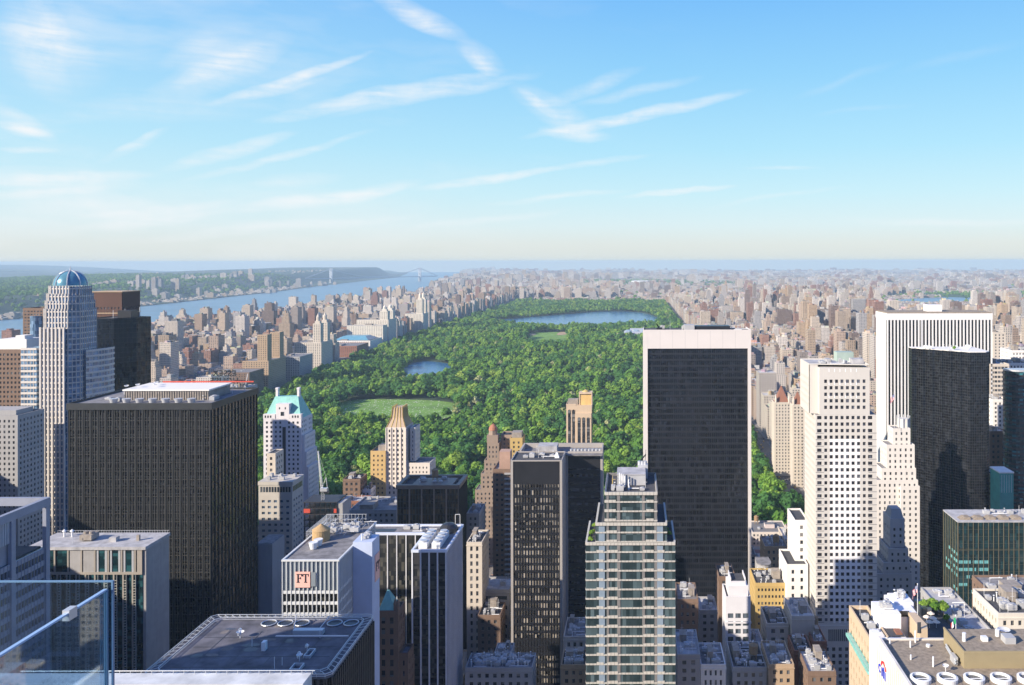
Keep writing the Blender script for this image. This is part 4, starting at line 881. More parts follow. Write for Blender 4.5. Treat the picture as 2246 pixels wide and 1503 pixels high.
t.part('spandrel_bands', mb, M['black_metal']); t.part('top_panels', MB().box(xs1, xw1-1.2, yw0+.1, yw0+.39, zt-9, zt-2), M['black_metal'])
t.part('corner_piers', MB().box(xw1-1.2, xw1, yw0, yw1, 0, zt-2).box(xs1-2.2, xs1, yw0-.2, yw0+.39, 0, zt-2).box(x1+.01, xs1-2.3, y1-1, yw0+.38, 0, zt-.5), gpz)
t.part('roof', MB().box(xw0, xw1, y1+.1, yw1, zt-1.99, zt-1.2), M['roof_gravel'])
t.part('roof_rim', MB().box(xw0-.5, xw1, yw1-.8, yw1+.4, zt-1.19, zt+1.2).box(xw0-.6, xw0+.4, y1+.2, yw1-.81, zt-1.19, zt+1.2).box(xs1, xw1, yw0, yw0+.6, zt-1.19, zt-.2).box(xw1-.6, xw1, yw0+.61, yw1-.81, zt-1.19, zt+.8), gpz)
t.part('penthouse', MB().box(X(1180,446), X(1222,446), 442.5, 452, zt-1.19, zt+2.6), M['roof_pale']); t.clutter(x0+3, x1-2, y0+4, y1-1, zt+.02, 14, 9); mb = MB()
for i in range(9): mb.cyl(xs1+1.5+i*1.9, yw0+3, zt-1.19, zt+.4, .7, 10)
t.part('cooling_fans', mb, M['silver_metal'])
t.part('white_tent', MB().prism(rect(X(1216,428), X(1226,428), 427, 430), zt+.02, zt+2.6, True, rect(X(1218,428), X(1222,428), 428, 429)), M['white_metal'])

# -- 17 arched hotel tower at the park
y0 = 655.0; t = Thing('arched_window_tower', 'narrow tan tower with tall arched window strips and a rounded roof pavilion, against the park', 'apartment tower', X(1270,y0), y0, 0, rect=(X(1242,y0), X(1304,y0), y0, y0+18))
ts = pm('tan_stone', (.56, .43, .30), .8, .07, .2, streak=True); x0, xm, x1 = X(1241,y0), X(1262,y0), X(1297,y0); zl, zr_ = Z(890,y0), Z(907,y0)
t.part('wall', MB().box(x0, x1, y0+1.4, y0+15, 0, zl).box(xm, x1-.3, y0, y0+1.39, 0, zr_), ts)
def arch(a, y, zb0, zt0, w, wmat):
    n = 9; pts = [(a-w, y, zb0), (a+w, y, zb0)] + [(a+w*cos(pi*k/n), y, zt0-w+w*sin(pi*k/n)) for k in range(n+1)]; ws = MB().face(pts)
    o = t.part('window_strip', ws, wmat); bb = MB()
    for j in range(18): z = zt0-2.6-j*3.3; bb.box(a-w, a+w, y-.06, y-.012, z-.9, z)
    t.part('sill_panel', bb, M['bronze_metal'], o); fr = MB(); rr_ = w+.25
    for k in range(n): a0, a1 = pi*k/n, pi*(k+1)/n; fr.tube((a+rr_*cos(a0), y-.05, zt0-w+rr_*sin(a0)), (a+rr_*cos(a1), y-.05, zt0-w+rr_*sin(a1)), .22, 4)
    t.part('arch_moulding', fr, ts, o)
for a in (1248, 1257): arch(X(a,y0), y0+1.34, 0, zl-3.2, 1.15, G_WIN)
for a in (1269.5, 1279.5, 1289.5): arch(X(a,y0), y0-.06, 0, zr_-3.0, 1.2, G_WIN)
mb = MB()
for k in range(3): b = y0+3+k*4; mb.box(x1+.01, x1+.06, b, b+2, 0, zl-3)
t.part('window_strip', mb, G_WIN)
t.part('roof_pavilion', MB().box(X(1272,y0+5), X(1296,y0+5), y0+4, y0+12, zl+.01, Z(868,y0)), pm('ochre_wall', (.66, .44, .17), .8)); t.part('pavilion_frame', MB().box(X(1269.5,y0+5), X(1271.8,y0+5), y0+3.6, y0+12.4, zl+.01, Z(866,y0)).box(X(1296.2,y0+5), X(1298.5,y0+5), y0+3.6, y0+12.4, zl+.01, Z(866,y0)).box(X(1269.5,y0+5), X(1298.5,y0+5), y0+3.4, y0+12.6, Z(866,y0)+.01, Z(862.5,y0)), ts)
t.part('tank_dome', MB().lathe(X(1284,y0+8), y0+8, [(3.2, Z(864,y0)), (2.6, Z(861,y0)), (1.2, Z(858.5,y0)), (.05, Z(857.5,y0))], 14), M['gold_trim'])
t.part('roof_rail', MB().box(x0-.1, xm, y0+1.3, y0+1.6, zl+.01, zl+1.2).box(x0, x0+.3, y0+1.61, y0+14, zl+.01, zl+1.2), ts); t.part('roof_housing', MB().box(x0+1, xm+1.5, y0+5, y0+12, zl+.01, zl+4), M['bulkhead_tan'])

# -- 18 black slab framed in white travertine (right of centre)
x0, x1, y0, y1 = X(1410.5,555), X(1647,555), 555.0, 579.0; zt, zb0 = Z(727,555), Z(765,555)
t = Thing('white_framed_black_slab', 'tall black glass slab framed by white stone with a broad white band at its top', 'office tower', (x0+x1)/2, y0, 0, rect=(x0, x1, y0-4, y1))
tv = pm('travertine', (.66, .61, .57), .6, .04, .1); f0, f1 = X(1420,555), X(1640,555)
t.part('stone_frame', MB().box(x0, f0, y0, y1, 0, zt).box(f1, x1, y0, y1, 0, zt), tv)
t.part('top_band', MB().box(f0+.01, f1-.01, y0+.05, y1, zb0, zt), tv)
jn = MB()
for i in range(1, 8): a = f0+(f1-f0)*i/8; jn.box(a-.06, a+.06, y0+.03, y0+.049, zb0, zt)
t.part('panel_joints', jn, M['grey_stone'])
GS = glass('slab_glass', (.007, .008, .011), (.035, .040, .055), .2, (1.4, 1.4, 3.9), .1, .4)
t.part('glass_wall', MB().box(f0+.01, f1-.01, y0+1.3, y1, 0, zb0-.01), GS); mb = MB(); sp = MB()
for i in range(48): a = f0+.1+(f1-f0-.35)*i/47; wd = .34 if i % 6 == 0 else .13; mb.box(a, a+wd, y0+1.0, y0+1.3, 0, zb0-.01)
for j in range(48): z = zb0-3-j*3.95; sp.box(f0+.02, f1-.02, y0+1.12, y0+1.29, z-1.25, z)
t.part('mullions', mb, pm('slab_mullion', (.020, .021, .026), .4)); t.part('spandrel_bands', sp, MATS['slab_mullion'])
t.part('roof', MB().box(x0+.5, x1-.5, y0+.5, y1-.5, zt, zt+.3), M['roof_dark']); t.part('parapet', MB().box(x0, x1, y0, y0+.49, zt+.01, zt+1.0).box(x0, x0+.49, y0+.5, y1, zt+.01, zt+1.0).box(x1-.49, x1, y0+.5, y1, zt+.01, zt+1.0), tv)
t.part('roof_housing', MB().box(X(1500,565), X(1522,565), 561, 570, zt+.3, zt+3.6), M['hvac_grey']); t.part('roof_housing', MB().box(X(1522,565)+.3, X(1600,565), 562, 572, zt+.3, zt+2.8), M['black_metal'])
t.part('cleaning_crane', MB().tube((X(1448,562),562,zt+.3),(X(1440,562),560,zt+4.5),.35,5).tube((X(1452,562),562,zt+.3),(X(1452,562),562,zt+6.5),.12,4).box(X(1440,562),X(1452,562),561,564,zt+.3,zt+2), M['black_metal']); t.clutter(x0+2, x1-2, y0+3, y1-2, zt+.31, 17, 12)

# -- 19 banded green glass tower, centre bottom
y0 = 320.0; t = Thing('banded_glass_tower', 'stepped dark glass tower with cream horizontal bands and planted terraces, bottom centre', 'office tower', X(1382,y0), y0, 0, rect=(X(1283,y0), X(1480,y0), y0, y0+28))
GG = glass('green_black_glass', (.012, .024, .026), (.09, .13, .14), .45, (1.35, 1.35, 3.5), .1, .6); bandm = pm('band_cream', (.50, .47, .41), .5, .06, .4); colm = pm('column_blue', (.22, .28, .34), .35, .1, .3); cgm = pm('column_grey', (.19, .18, .17), .5, .1, .3)
tiers = ((1325, 1441, 1085, 1152), (1305, 1462, 1152, 1195), (1283, 1480, 1195, None)); fl = 3.55
for k, (a, b, pt, pb) in enumerate(tiers):
    xa, xb, zt = X(a,y0), X(b,y0), Z(pt,y0); zb = Z(pb,y0) if pb else 0; t.part('glass_wall', MB().box(xa, xb, y0+.6, y0+28-k*.05, zb, zt-.02), GG)
    t.part('roof' if k == 0 else 'terrace', MB().box(xa+.02, xb-.02, y0+.62, y0+27.9-k*.05, zt-.019, zt+.05), M['roof_dark']); bd = MB(); cb = MB(); z = zt + .9; j = 0
    while z - 1.2 > max(zb, 4) - (.5 if pb else 0):
        n = int((xb-xa)/1.35); w = (xb-xa)/n; h = 1.15 if j == 0 else .46
        for i in range(n):
            px = CX + (xa+(i+.5)*w)*K/y0; up = 1 if (1329 < px < 1352 or 1412 < px < 1436) else (0 if pb else (1 if (1310 < px < 1325 or 1440 < px < 1453) else 0))
            hh = h + (.5 if up and j else 0); bd.box(xa+i*w+.05, xa+(i+1)*w-.05, y0+.05, y0+.6, z-h, z-h+hh)
        bd.box(xb-.6, xb+.12, y0+.62, y0+27, z-h, z); bd.box(xa-.12, xa+.6, y0+.62, y0+27, z-h, z); z -= fl; j += 1
    t.part('cream_bands', bd, bandm)
    if k: cb.box(X(1312,y0), X(1325,y0), y0+.3, y0+.59, zb, zt-.6).box(X(1440,y0), X(1453,y0), y0+.3, y0+.59, zb, zt-.6); t.part('blue_columns', cb, colm)
    for c0, c1 in ((1329, 1334), (1352, 1359), (1407, 1413), (1434, 1440)): t.part('grey_column', MB().box(X(c0,y0), X(c1,y0), y0+.35, y0+.595, zb, zt-.5), cgm)
xa, xb, zt = X(1325,y0), X(1441,y0), Z(1085,y0)
t.part('parapet', MB().box(xa-.1, xa+.3, y0+.65, y0+28, zt+.05, zt+1.3).box(xb-.3, xb+.1, y0+.65, y0+28, zt+.05, zt+1.3).box(xa+.3, xb-.3, y0+27.6, y0+28, zt+.05, zt+1.3), cgm)
ph = t.part('penthouse', MB().box(X(1353,334), X(1414,334), 333, 344, zt+.06, zt+4.2), M['hvac_grey']); t.part('penthouse_roof', MB().box(X(1352,334), X(1415,334), 332.7, 344.3, zt+4.21, zt+4.5), M['roof_pale'], ph)
for i in range(4): t.part('flue', MB().tube((X(1358+i*4,331),331-i*.3,zt+.1),(X(1358+i*4,331),331-i*.3,zt+5.5-i*.3),.25,6), M['white_metal'])
t.part('steel_frame', MB().tube((X(1342,328),327,zt),(X(1342,328),327,zt+4),.12,4).tube((X(1342,328),333,zt),(X(1342,328),333,zt+4),.12,4).tube((X(1342,328),327,zt+4),(X(1342,328),333,zt+4),.12,4).tube((X(1342,328),327,zt+4),(X(1349,328),327,zt+4),.12,4), M['gold_trim']); t.part('tall_flue', MB().tube((X(1378,326),326,zt),(X(1378,326),326,zt+4.2),.25,7), M['white_metal'])
t.part('cooling_unit', MB().box(X(1398,343),X(1420,343),343.5,346.5,zt,zt+5.5).cyl(X(1402,345),345,zt+5.5,zt+6.8,.8,10).cyl(X(1408,345),345,zt+5.5,zt+6.8,.8,10).cyl(X(1414,345),345,zt+5.5,zt+6.8,.8,10), M['silver_metal'])
t.part('boom', MB().tube((X(1380,346),346,zt+2),(X(1416,346),347,zt+9),.3,5).tube((X(1412,346),347,zt),(X(1416,346),347,zt+11),.12,4), M['black_metal']); t.clutter(xa+1, xb-1, 323, 331, zt+.06, 21, 8)
BUSH = []
for (a, y, p) in ((1293, 323, 1195), (1291, 327, 1195), (1293, 331, 1195), (1296, 335, 1195), (1298, 340, 1195), (1299, 344, 1195), (1468, 330, 1195), (1467, 337, 1195), (1464, 343, 1195)): BUSH.append((X(a,320)+(y-320)*.0, y, Z(p,320)+.06))
# -- 20 white grid tower right of centre
y0 = 430.0; t = Thing('white_grid_tower', 'tall pale stone tower with a grid of small dark square windows and a narrower top', 'office tower', X(1850,y0), y0, 0, rect=(X(1722,y0), X(1922,y0), y0, y0+32))
ws_ = pm('warm_stone', (.60, .56, .50), .75, .06, .1, streak=True); wp = pm('white_panel', (.80, .78, .76), .55, .04, .2); GW = glass('square_glass', (.014, .012, .016), (.12, .13, .16), .2, (1.2, 1.2, 3.3), .1)
xa, xb, zl = X(1788,y0), X(1922,y0), Z(911,y0); xm0, xm1, zt = X(1797,y0), X(1907,y0), Z(808,y0); dz = 3.325
def gridwall(t, xa, xb, y, z0, z1, cols, wid, hh, mat, nm='wall', cap=100, top=.0, off=1.0):
    """south wall with explicit window columns"""
    mb = MB(); Q = lambda a0, a1, za, zb: mb.face([(a0,y,za),(a1,y,za),(a1,y,zb),(a0,y,zb)]); m = int((z1-top-z0)/dz); zb_ = z1-top-m*dz
    if zb_ > z0: Q(xa, xb, z0, zb_)
    if top: Q(xa, xb, z1-top, z1)
    pa = xa
    for c, w in zip(cols, wid): Q(pa, c-w/2, zb_, z1-top); pa = c+w/2
    Q(pa, xb, zb_, z1-top)
    for c, w in zip(cols, wid):
        pz = zb_; a, b = c-w/2, c+w/2
        for j in range(m):
            w0 = zb_+j*dz+off; w1 = w0+hh; Q(a, b, pz, w0); pz = w1
            for q in (((a,y,w0),(b,y,w0),(b,y+.4,w0),(a,y+.4,w0)), ((a,y,w0),(a,y+.4,w0),(a,y+.4,w1),(a,y,w1)), ((b,y+.4,w0),(b,y,w0),(b,y,w1),(b,y+.4,w1)), ((a,y,w1),(a,y+.4,w1),(b,y+.4,w1),(b,y,w1))): mb.face(list(q))
            t.panes.append(((c, y+.4, (w0+w1)/2), (1, 0), w, hh))
        Q(a, b, pz, z1-top)
    return t.part(nm, mb, mat)
cx_ = [X(p, y0) for p in (1796.5, 1810.5, 1822.5, 1834.5, 1846.5, 1858.5, 1870.5, 1882.5, 1895, 1908)]
bw_ = [2.3, 1.5, 1.6, 1.6, 1.6, 1.6, 1.6, 1.6, 1.5, 2.3]
zbase = Z(1372, y0)
gridwall(t, xa, xb, y0, zbase, zl, cx_, bw_, 1.75, ws_); t.windows(GW, 100)
gridwall(t, xm0, xm1, y0+.02, zl+.02, zt, cx_[1:9], bw_[1:9], 1.75, ws_, 'upper_wall', top=5.4); t.windows(GW, 60)
t.part('upper_block', MB().box(xm0, xm0+.9, y0+.021+.41, y0+26, zl+.03, zt).box(xm0+.9, xm1, y0+.5, y0+26, zl+.03, zt-.02), ws_)
mb = MB(); t.wall(mb, (xm0-4.6, y0+27), (xm0-4.6, y0+4), zl, zt+1.2, bay=3.2, fl=dz, wf=.4, hf=.5, top=6); t.part('west_wall', mb, ws_); t.part('upper_block', MB().box(xm0-4.59+.45, xm0-.01, y0+3.9, y0+27, zl+.03, zt+1.1), ws_); t.windows(GW, 30)
mb = MB(); t.wall(mb, (xa, y0+28), (xa, y0), 0, zl, bay=2.85, fl=dz, wf=.5, hf=.5); mb.face([(xb,y0,0),(xb,y0+28,0),(xb,y0+28,zl),(xb,y0,zl)]); t.part('wall', mb, ws_); t.windows(GW, 60)
t.roof([(xa,y0),(xb,y0),(xb,y0+28),(xa,y0+28)], zl+.005, M['roof_gravel'], ws_, 0, name='terrace'); t.roof([(xm0-4.6,y0+4),(xm1,y0+.5),(xm1,y0+26),(xm0-4.6,y0+27)], zt+1.21, M['roof_pale'], ws_, .5)
mb = MB(); z = zl-.0; cw_ = 2.84
for j in range(31):                                     # bright joints cast as white panels between the middle windows
    zr0 = zl-3-j*dz if False else zl-13.5-(j)*dz
    if zr0 < zbase: break
for a, b in zip(cx_[2:7], cx_[3:8]): mb.box(a+.82, b-.82, y0-.05, y0-.003, zbase+1, zl-12.4)
for c in cx_[2:8]:
    m_ = int((zl-zbase)/dz); zq = zl-m_*dz
    for j in range(m_):
        w1 = zq+j*dz+2.75; w2 = zq+(j+1)*dz+1.0
        if w2 < zl-11: mb.box(c-.80, c+.80, y0-.05, y0-.003, w1+.01, w2-.01)
t.part('white_panels', mb, wp); mb = MB()
for i in range(3):
    for c in (cx_[2:5]+cx_[5:8]): mb.box(c-1.3, c-.85, y0-.03, y0+.0, zl+8.5+i*dz*2.0, zl+10.2+i*dz*2.0)
t.part('white_panels', mb, wp)
t.part('string_courses', (lambda m: [m.box(q0, q1, y0-.12, y0-.01, zl-2.8-j*dz, zl-2.55-j*dz) for j in range(2, 40) for q0, q1 in ((xa, xa+4.2), (xb-4.2, xb)) if zl-2.8-j*dz > zbase] and m)(MB()), M['roof_gravel'])
t.part('bronze_louvres', MB().box(cx_[2]-1, cx_[7]+1, y0-.04, y0-.01, zl-7.8, zl-4.6), M['gold_trim']) if False else None
t.part('base_wall', MB().box(xa-2, xb+.1, y0-.5, y0+27, 60*0, zbase-.01), ws_); mb = MB()
for i in range(16): mb.box(X(1815,y0)+i*1.0, X(1815,y0)+i*1.0+.5, y0-.6, y0-.501, zbase-8, zbase-2)
t.part('louvres', mb, G_DARK); t.panes = []; mbx = MB()
for j in range(9):
    for i in range(9): a = xa+1.5+i*3.3; z = zbase-13-j*3.4; t.panes.append(((a+.8, y0-.52, z+.9), (1, 0), 1.6, 1.8))
t.windows(GW, 60)
for (a, b) in ((1812, 1822), (1868, 1893)): t.part('roof_housing', MB().box(X(a,y0+8), X(b,y0+8), y0+7, y0+14, zt+1.25, zt+3.6), M['roof_pale'])
t.part('green_housing', MB().box(X(1835,y0+18), X(1872,y0+18), y0+18, y0+25, zt+1.25, zt+6), pm('pale_green', (.34, .42, .36), .6)); t.clutter(xm0, xm1-2, y0+3, y0+16, zt+1.25, 41, 8)

# -- 21 white ribbed slab at the park corner
y0 = 700.0; x0, x1, y1, zt = X(1945,y0), X(2177,y0), 700.0+33, Z(685,y0)
t = Thing('white_ribbed_slab', 'broad white marble slab with black vertical window strips behind the black sawtooth tower', 'office tower', (x0+x1)/2, y0, 0, rect=(x0, x1, y0, y1))
mw = pm('white_marble', (.76, .74, .71), .5, .03, .1)
t.part('glass_wall', MB().box(x0+.5, x1-.5, y0+.45, y1-.5, 0, zt-7), BLK); mb = MB(); n = 30
for i in range(n+1): a = x0+(x1-x0-1.5)*i/n; mb.box(a, a+1.25, y0, y0+.44, 0, zt-7)
for i in range(1, 12): b = y0+1.3+(y1-y0-2.6)*i/12; mb.box(x0, x0+.49, b, b+2.1, 0, zt-7)
t.part('marble_piers', mb, mw); t.part('top_band', MB().box(x0-.02, x1+.02, y0-.02, y1, zt-6.99, zt-1.5), mw); t.part('roof_rim', MB().box(x0+.5, x1-.5, y0+.5, y1-.5, zt-1.49, zt-.6), M['roof_tan'])
t.part('bay_reveal', MB().box(X(2020,y0)-.3, X(2020,y0)+.3, y0-.4, y0-.01, 0, zt-6.99), mw); t.part('roof_housing', MB().box(X(2034,712), X(2064,712), 710, 722, zt-.59, zt+5), mw)
# -- 22 black sawtooth tower
y0 = 560.0; zt = Z(775,y0); t = Thing('black_sawtooth_tower', 'black glass tower with a sawtooth folded facade and a pale roof, far right', 'tower', X(2080,y0), y0, 0, rect=(X(1990,y0), X(2180,y0), y0-4, y0+34))
ks = [1995, 2014, 2034, 2055, 2074, 2095, 2116]; pts = []; yy = y0 + 27
for i, k in enumerate(ks):
    x = X(k, yy); pts += [(x-1.5, yy), (x+1.5, yy-4.5)] if i else [(x+1.5, yy)]; yy -= 4.5 if i else 0
pts += [(X(2162,y0), yy), (X(2174,y0), yy+4), (X(2174,y0)+.5, y0+34), (X(1995,y0+27)+1.5, y0+34)]
GT = glass('sawtooth_glass', (.006, .006, .007), (.022, .024, .028), .35, (1.6, 1.6, 1.8), .12, .45)
t.curtain(pts, 0, zt, GT, pm('dark_bronze', (.038, .038, .038), .4, .2), bay=1.55, fl=1.85, mw=.09, mo=.10, bh=.16, bo=.07)
t.part('roof', MB().prism(pts, zt+.01, zt+.5), M['white_stone']); t.clutter(X(2015,570), X(2150,570), 566, 590, zt+.5, 51, 14, mats=('white_metal','red_brick')); BUSH.append((X(2093,572), 572, zt+.4))
# -- 23 cream stepped tower with lantern
y0 = 525.0; t = Thing('cream_stepped_tower', 'cream stone setback tower with a small crown, left of the black sawtooth tower', 'office tower', X(1965,y0), y0, 0, rect=(X(1922,y0), X(2000,y0), y0, y0+26))
cr_ = pm('cream_wall', (.70, .65, .58), .8, .06, .15, streak=True)
for k, (a, b, p, dy) in enumerate(((1965, 2004, 948, 9), (1948, 2010, 982, 6), (1934, 2010, 1032, 3.5), (1921, 2012, 1056, 1.5), (1972, 2014, 1068, 0))):
    t.masonry(X(a,y0), X(b,y0), y0+dy-2, y0+18-k*.02, 0 if k > 2 else Z((982,1032,1056)[k],y0)-8, Z(p,y0), cr_, G_WIN, M['roof_gravel'], faces='SW', name='wall' if k > 2 else 'setback_wall', cap=30, bay=3.2, fl=3.6, wf=.36, hf=.5, ph=.6, marg=.6)
t.part('crown', MB().cyl(X(1985,y0+10), y0+14, Z(948,y0), Z(928,y0), 3.6, 10), cr_); mb = MB()
for k in range(10): a = 2*pi*k/10; mb.tube((X(1985,y0+10)+4.1*cos(a), y0+14+4.1*sin(a), Z(948,y0)), (X(1985,y0+10)+4.1*cos(a), y0+14+4.1*sin(a), Z(922,y0)), .3, 5)
t.part('crown_piers', mb, M['silver_metal'])
def flag(label, x, y, z0, z1, w, h, kind, droop=.6):
    t = Thing('flag', label, 'flag', x, y, z0); t.part('flagpole', MB().tube((x,y,z0),(x,y,z1),.11,6).cyl(x,y,z1,z1+.3,.2,8), M['white_metal'])
    n = 14; m = 13; mats = [pm('flag_red', (.60, .03, .04), .7, .03), pm('flag_white', (.8, .8, .8), .7, .03), pm('flag_blue', (.03, .05, .25), .7, .03), pm('flag_green', (.02, .32, .12), .7, .03)]; groups = {}
    P = lambda i, j: (x-.1-w*i/n*.75, y-.4*sin(i*.9+j*.2)*.5, z1-.2-h*j/m-droop*h*(i/n)**1.2)
    for i in range(n):
        for j in range(m):
            if kind == 'us': c = 2 if (i < n*.42 and j < 7) else (0 if j % 2 == 0 else 1)
            else: c = (3, 1, 0)[min(2, int(i*3/n))]
            groups.setdefault(c, []).append((i, j))
    ff = None
    for c, cells in groups.items():
        mb = MB()
        for i, j in cells: mb.face([P(i,j), P(i,j+1), P(i+1,j+1), P(i+1,j)])
        o = t.part(('red_stripes','white_stripes','blue_canton','green_panel')[c] if kind == 'us' else ('red_panel','white_panel','blue_canton','green_panel')[c], mb, mats[c])
    if kind == 'us':
        mb = MB()
        for i in range(6):
            for j in range(4):
                p = P(i*.95+.6, 0.6+j*1.7); mb.face([(p[0]-.06*h/3, p[1]-.06, p[2]-.09), (p[0]+.06*h/3, p[1]-.06, p[2]-.09), (p[0]+.06*h/3, p[1]-.06, p[2]+.09), (p[0]-.06*h/3, p[1]-.06, p[2]+.09)])
        t.part('stars', mb, mats[1])
flag('striped flag with a blue canton flying beside the crown of the cream setback tower', X(1961,528), 528, Z(940,528), Z(865,528), 3.4, 3.4, 'us', .9)
# -- 24 grey stepped building in shade at its foot
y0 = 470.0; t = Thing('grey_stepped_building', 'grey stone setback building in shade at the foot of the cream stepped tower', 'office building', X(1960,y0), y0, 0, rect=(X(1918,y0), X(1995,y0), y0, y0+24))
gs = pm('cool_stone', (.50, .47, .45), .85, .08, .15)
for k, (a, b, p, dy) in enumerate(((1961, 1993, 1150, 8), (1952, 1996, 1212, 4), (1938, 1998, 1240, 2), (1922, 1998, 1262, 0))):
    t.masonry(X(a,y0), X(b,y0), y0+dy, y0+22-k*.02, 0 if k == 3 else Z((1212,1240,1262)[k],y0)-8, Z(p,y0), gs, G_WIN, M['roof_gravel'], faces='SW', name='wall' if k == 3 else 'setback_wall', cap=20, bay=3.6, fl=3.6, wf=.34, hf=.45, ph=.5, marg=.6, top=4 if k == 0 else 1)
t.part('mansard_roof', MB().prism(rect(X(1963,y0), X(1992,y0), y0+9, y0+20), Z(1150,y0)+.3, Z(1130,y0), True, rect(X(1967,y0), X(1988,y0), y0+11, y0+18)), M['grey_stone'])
# -- 25 green glass building lower right
y0 = 430.0; x0, x1, y1, zt = X(2100,y0), X(2300,y0), 430.0+20, Z(1145,y0)
t = Thing('green_glass_building', 'green black glass office block with gold mullions and lit turquoise window bands, lower right', 'office building', x0+20, y0, 0, rect=(x0, x1, y0, y1))
t.part('glass_wall', MB().box(x0, x1, y0, y1, 0, zt-.6), glass('bottle_glass', (.005, .017, .018), (.012, .045, .05), .35, (1.6, 1.6, 3.6), .08, .7)); mb = MB(); sp = MB()
for i in range(19): a = x0+(x1-x0)*i/18; mb.box(a-.09, a+.09, y0-.3, y0, 0, zt-.6)
for i in range(7): b = y0+(y1-y0)*i/6; mb.box(x0-.3, x0, b-.09, b+.09, 0, zt-.6)
t.part('mullions', mb, pm('dull_gold', (.15, .125, .075), .5))
for j in range(32): z = zt-4.2-j*3.6; sp.box(x0+.01, x1, y0-.06, y0-.002, z, z+(.9 if j == 3 else .16)); sp.box(x0-.06, x0-.002, y0, y1, z, z+.16)
t.part('spandrel_bands', sp, pm('olive_band', (.04, .045, .032), .6)); xq = X(2170, y0)
tq = pm('turquoise_blind', (.16, .42, .42), .4, .25, 1.2); mb = MB(); rr = random.Random(4)
for j, (f0, f1) in ((5.0, (.0, 1)), (6.05, (.0, 1)), (7.1, (.25, 1)), (9.2, (.4, 1.1)), (13.4, (.3, .8)), (8.2, (0, .3))):
    z = zt-4.2-j*3.6; a = x0+.3+(xq-x0)*f0
    while a < x0+(xq-x0)*f1-.8: mb.box(a, a+.75, y0-.03, y0-.0025, z+.6, z+2.2); a += .9 if rr.random() < .85 else 1.8
for j in range(3, 14):
    z = zt-4.2-j*3.6; b = y0+1
    while b < y1-3 and rr.random() < .8: mb.box(x0-.03, x0-.0025, b, b+rr.uniform(1,2.2), z+.6, z+2.2); b += rr.uniform(2.5, 5)
t.part('window_blinds', mb, tq)
t.part('roof', MB().box(x0-.3, x1+.3, y0-.35, y1+.3, zt-.59, zt), M['roof_pale']); 
for i in range(5): a = x0+2+i*6.5; t.part('skylight', MB().prism([(a,y0+2),(a+5.5,y0+2),(a+5.5,y0+7),(a,y0+7)], zt, zt+1.3, True, [(a+2.5,y0+2.2),(a+5.3,y0+2.2),(a+5.3,y0+6.8),(a+2.5,y0+6.8)]), M['roof_tan'])
t.clutter(x0+16, x1-4, y0+9, y1-2, zt, 61, 10)
# -- 26 round cornered teal tower, right edge, and what stands around it
y0 = 600.0; t = Thing('round_cornered_tower', 'dark teal glass tower with a rounded corner and glinting windows at the right edge', 'office tower', X(2240,y0), y0, 0, rect=(X(2205,y0), X(2330,y0), y0-6, y0+40))
xa = X(2215,y0); rc = 9.0; pl = [(xa, y0+12), (xa, y0+rc)] + [(xa+rc-rc*cos(a), y0+rc-rc*sin(a)) for a in [pi/2*k/6 for k in range(1, 7)]] + [(xa+42, y0), (xa+42, y0+12)]
t.curtain(pl, 0, Z(818,y0), glass('teal_dark_glass', (.010, .020, .024), (.05, .22, .24), .16, (2.2, 2.2, 3.7), .08, .8), M['dark_granite'], bay=0, fl=3.7, bh=1.5, bo=.1)
t.part('roof', MB().prism(pl, Z(818,y0)+.01, Z(814,y0)), M['silver_metal'])
lite('white_stepped_block', 'white stepped office block above the round cornered tower at the right edge', 2205, 2260, 800, 760, 30, 'white_stone', 71, 4, cap=30, bay=3, fl=3.6)
t = lite('white_upper_block', 'smaller white block behind, stepping up above the white stepped block at the right edge', 2218, 2270, 772, 795, 25, 'white_stone', 72, 2, cap=20, bay=3, fl=3.6)
lite('pale_grid_block', 'pale office block with dark window bands between the sawtooth and round cornered towers', 2170, 2213, 802, 700, 24, 'limestone', 73, 3, cap=60, bay=2.9, fl=3.7, wf=.86, hf=.52)
lite('tan_apartment_slab', 'tall tan apartment slab rising behind the sawtooth tower near the right edge', 2178, 2206, 732, 1000, 30, 'limestone', 74, 3, cap=40, bay=4, fl=3.6, wf=.4, hf=.5)
lite('white_ziggurat', 'small white stepped building low beside the sawtooth tower', 2176, 2210, 880, 660, 20, 'white_stone', 75, 4, cap=30, bay=3, fl=3.4)
lite('dark_flat_block', 'dark flat roofed block right of the sawtooth tower with a teal wall beside it', 2170, 2208, 950, 640, 18, 'brown_brick', 76, 4, cap=10, bay=4, fl=4)
t = Thing('teal_glass_house', 'bright teal glass block squeezed below the round cornered tower', 'building', X(2200,520), 520, 0, rect=(X(2190,520), X(2222,520), 520, 535)); zt = Z(1040,520)
t.part('wall', MB().box(X(2192,520), X(2222,520), 520, 534, 0, zt), pm('teal_wall', (.06, .30, .25), .3, .25, .2)); t.part('grid', (lambda m: [m.box(X(2196,520)+i*1.5, X(2196,520)+i*1.5+.12, 519.93, 519.999, zt-12, zt-1) for i in range(5)] and m)(MB()), M['white_metal']); t.part('roof_rim', MB().box(X(2191,520), X(2223,520), 519.7, 534.3, zt+.01, zt+.8), M['white_stone'])
lite('tan_low_block', 'tan low building at the foot of the dark flat block by the teal wall', 2173, 2196, 1045, 560, 20, 'tan_brick', 77, 3, cap=10)
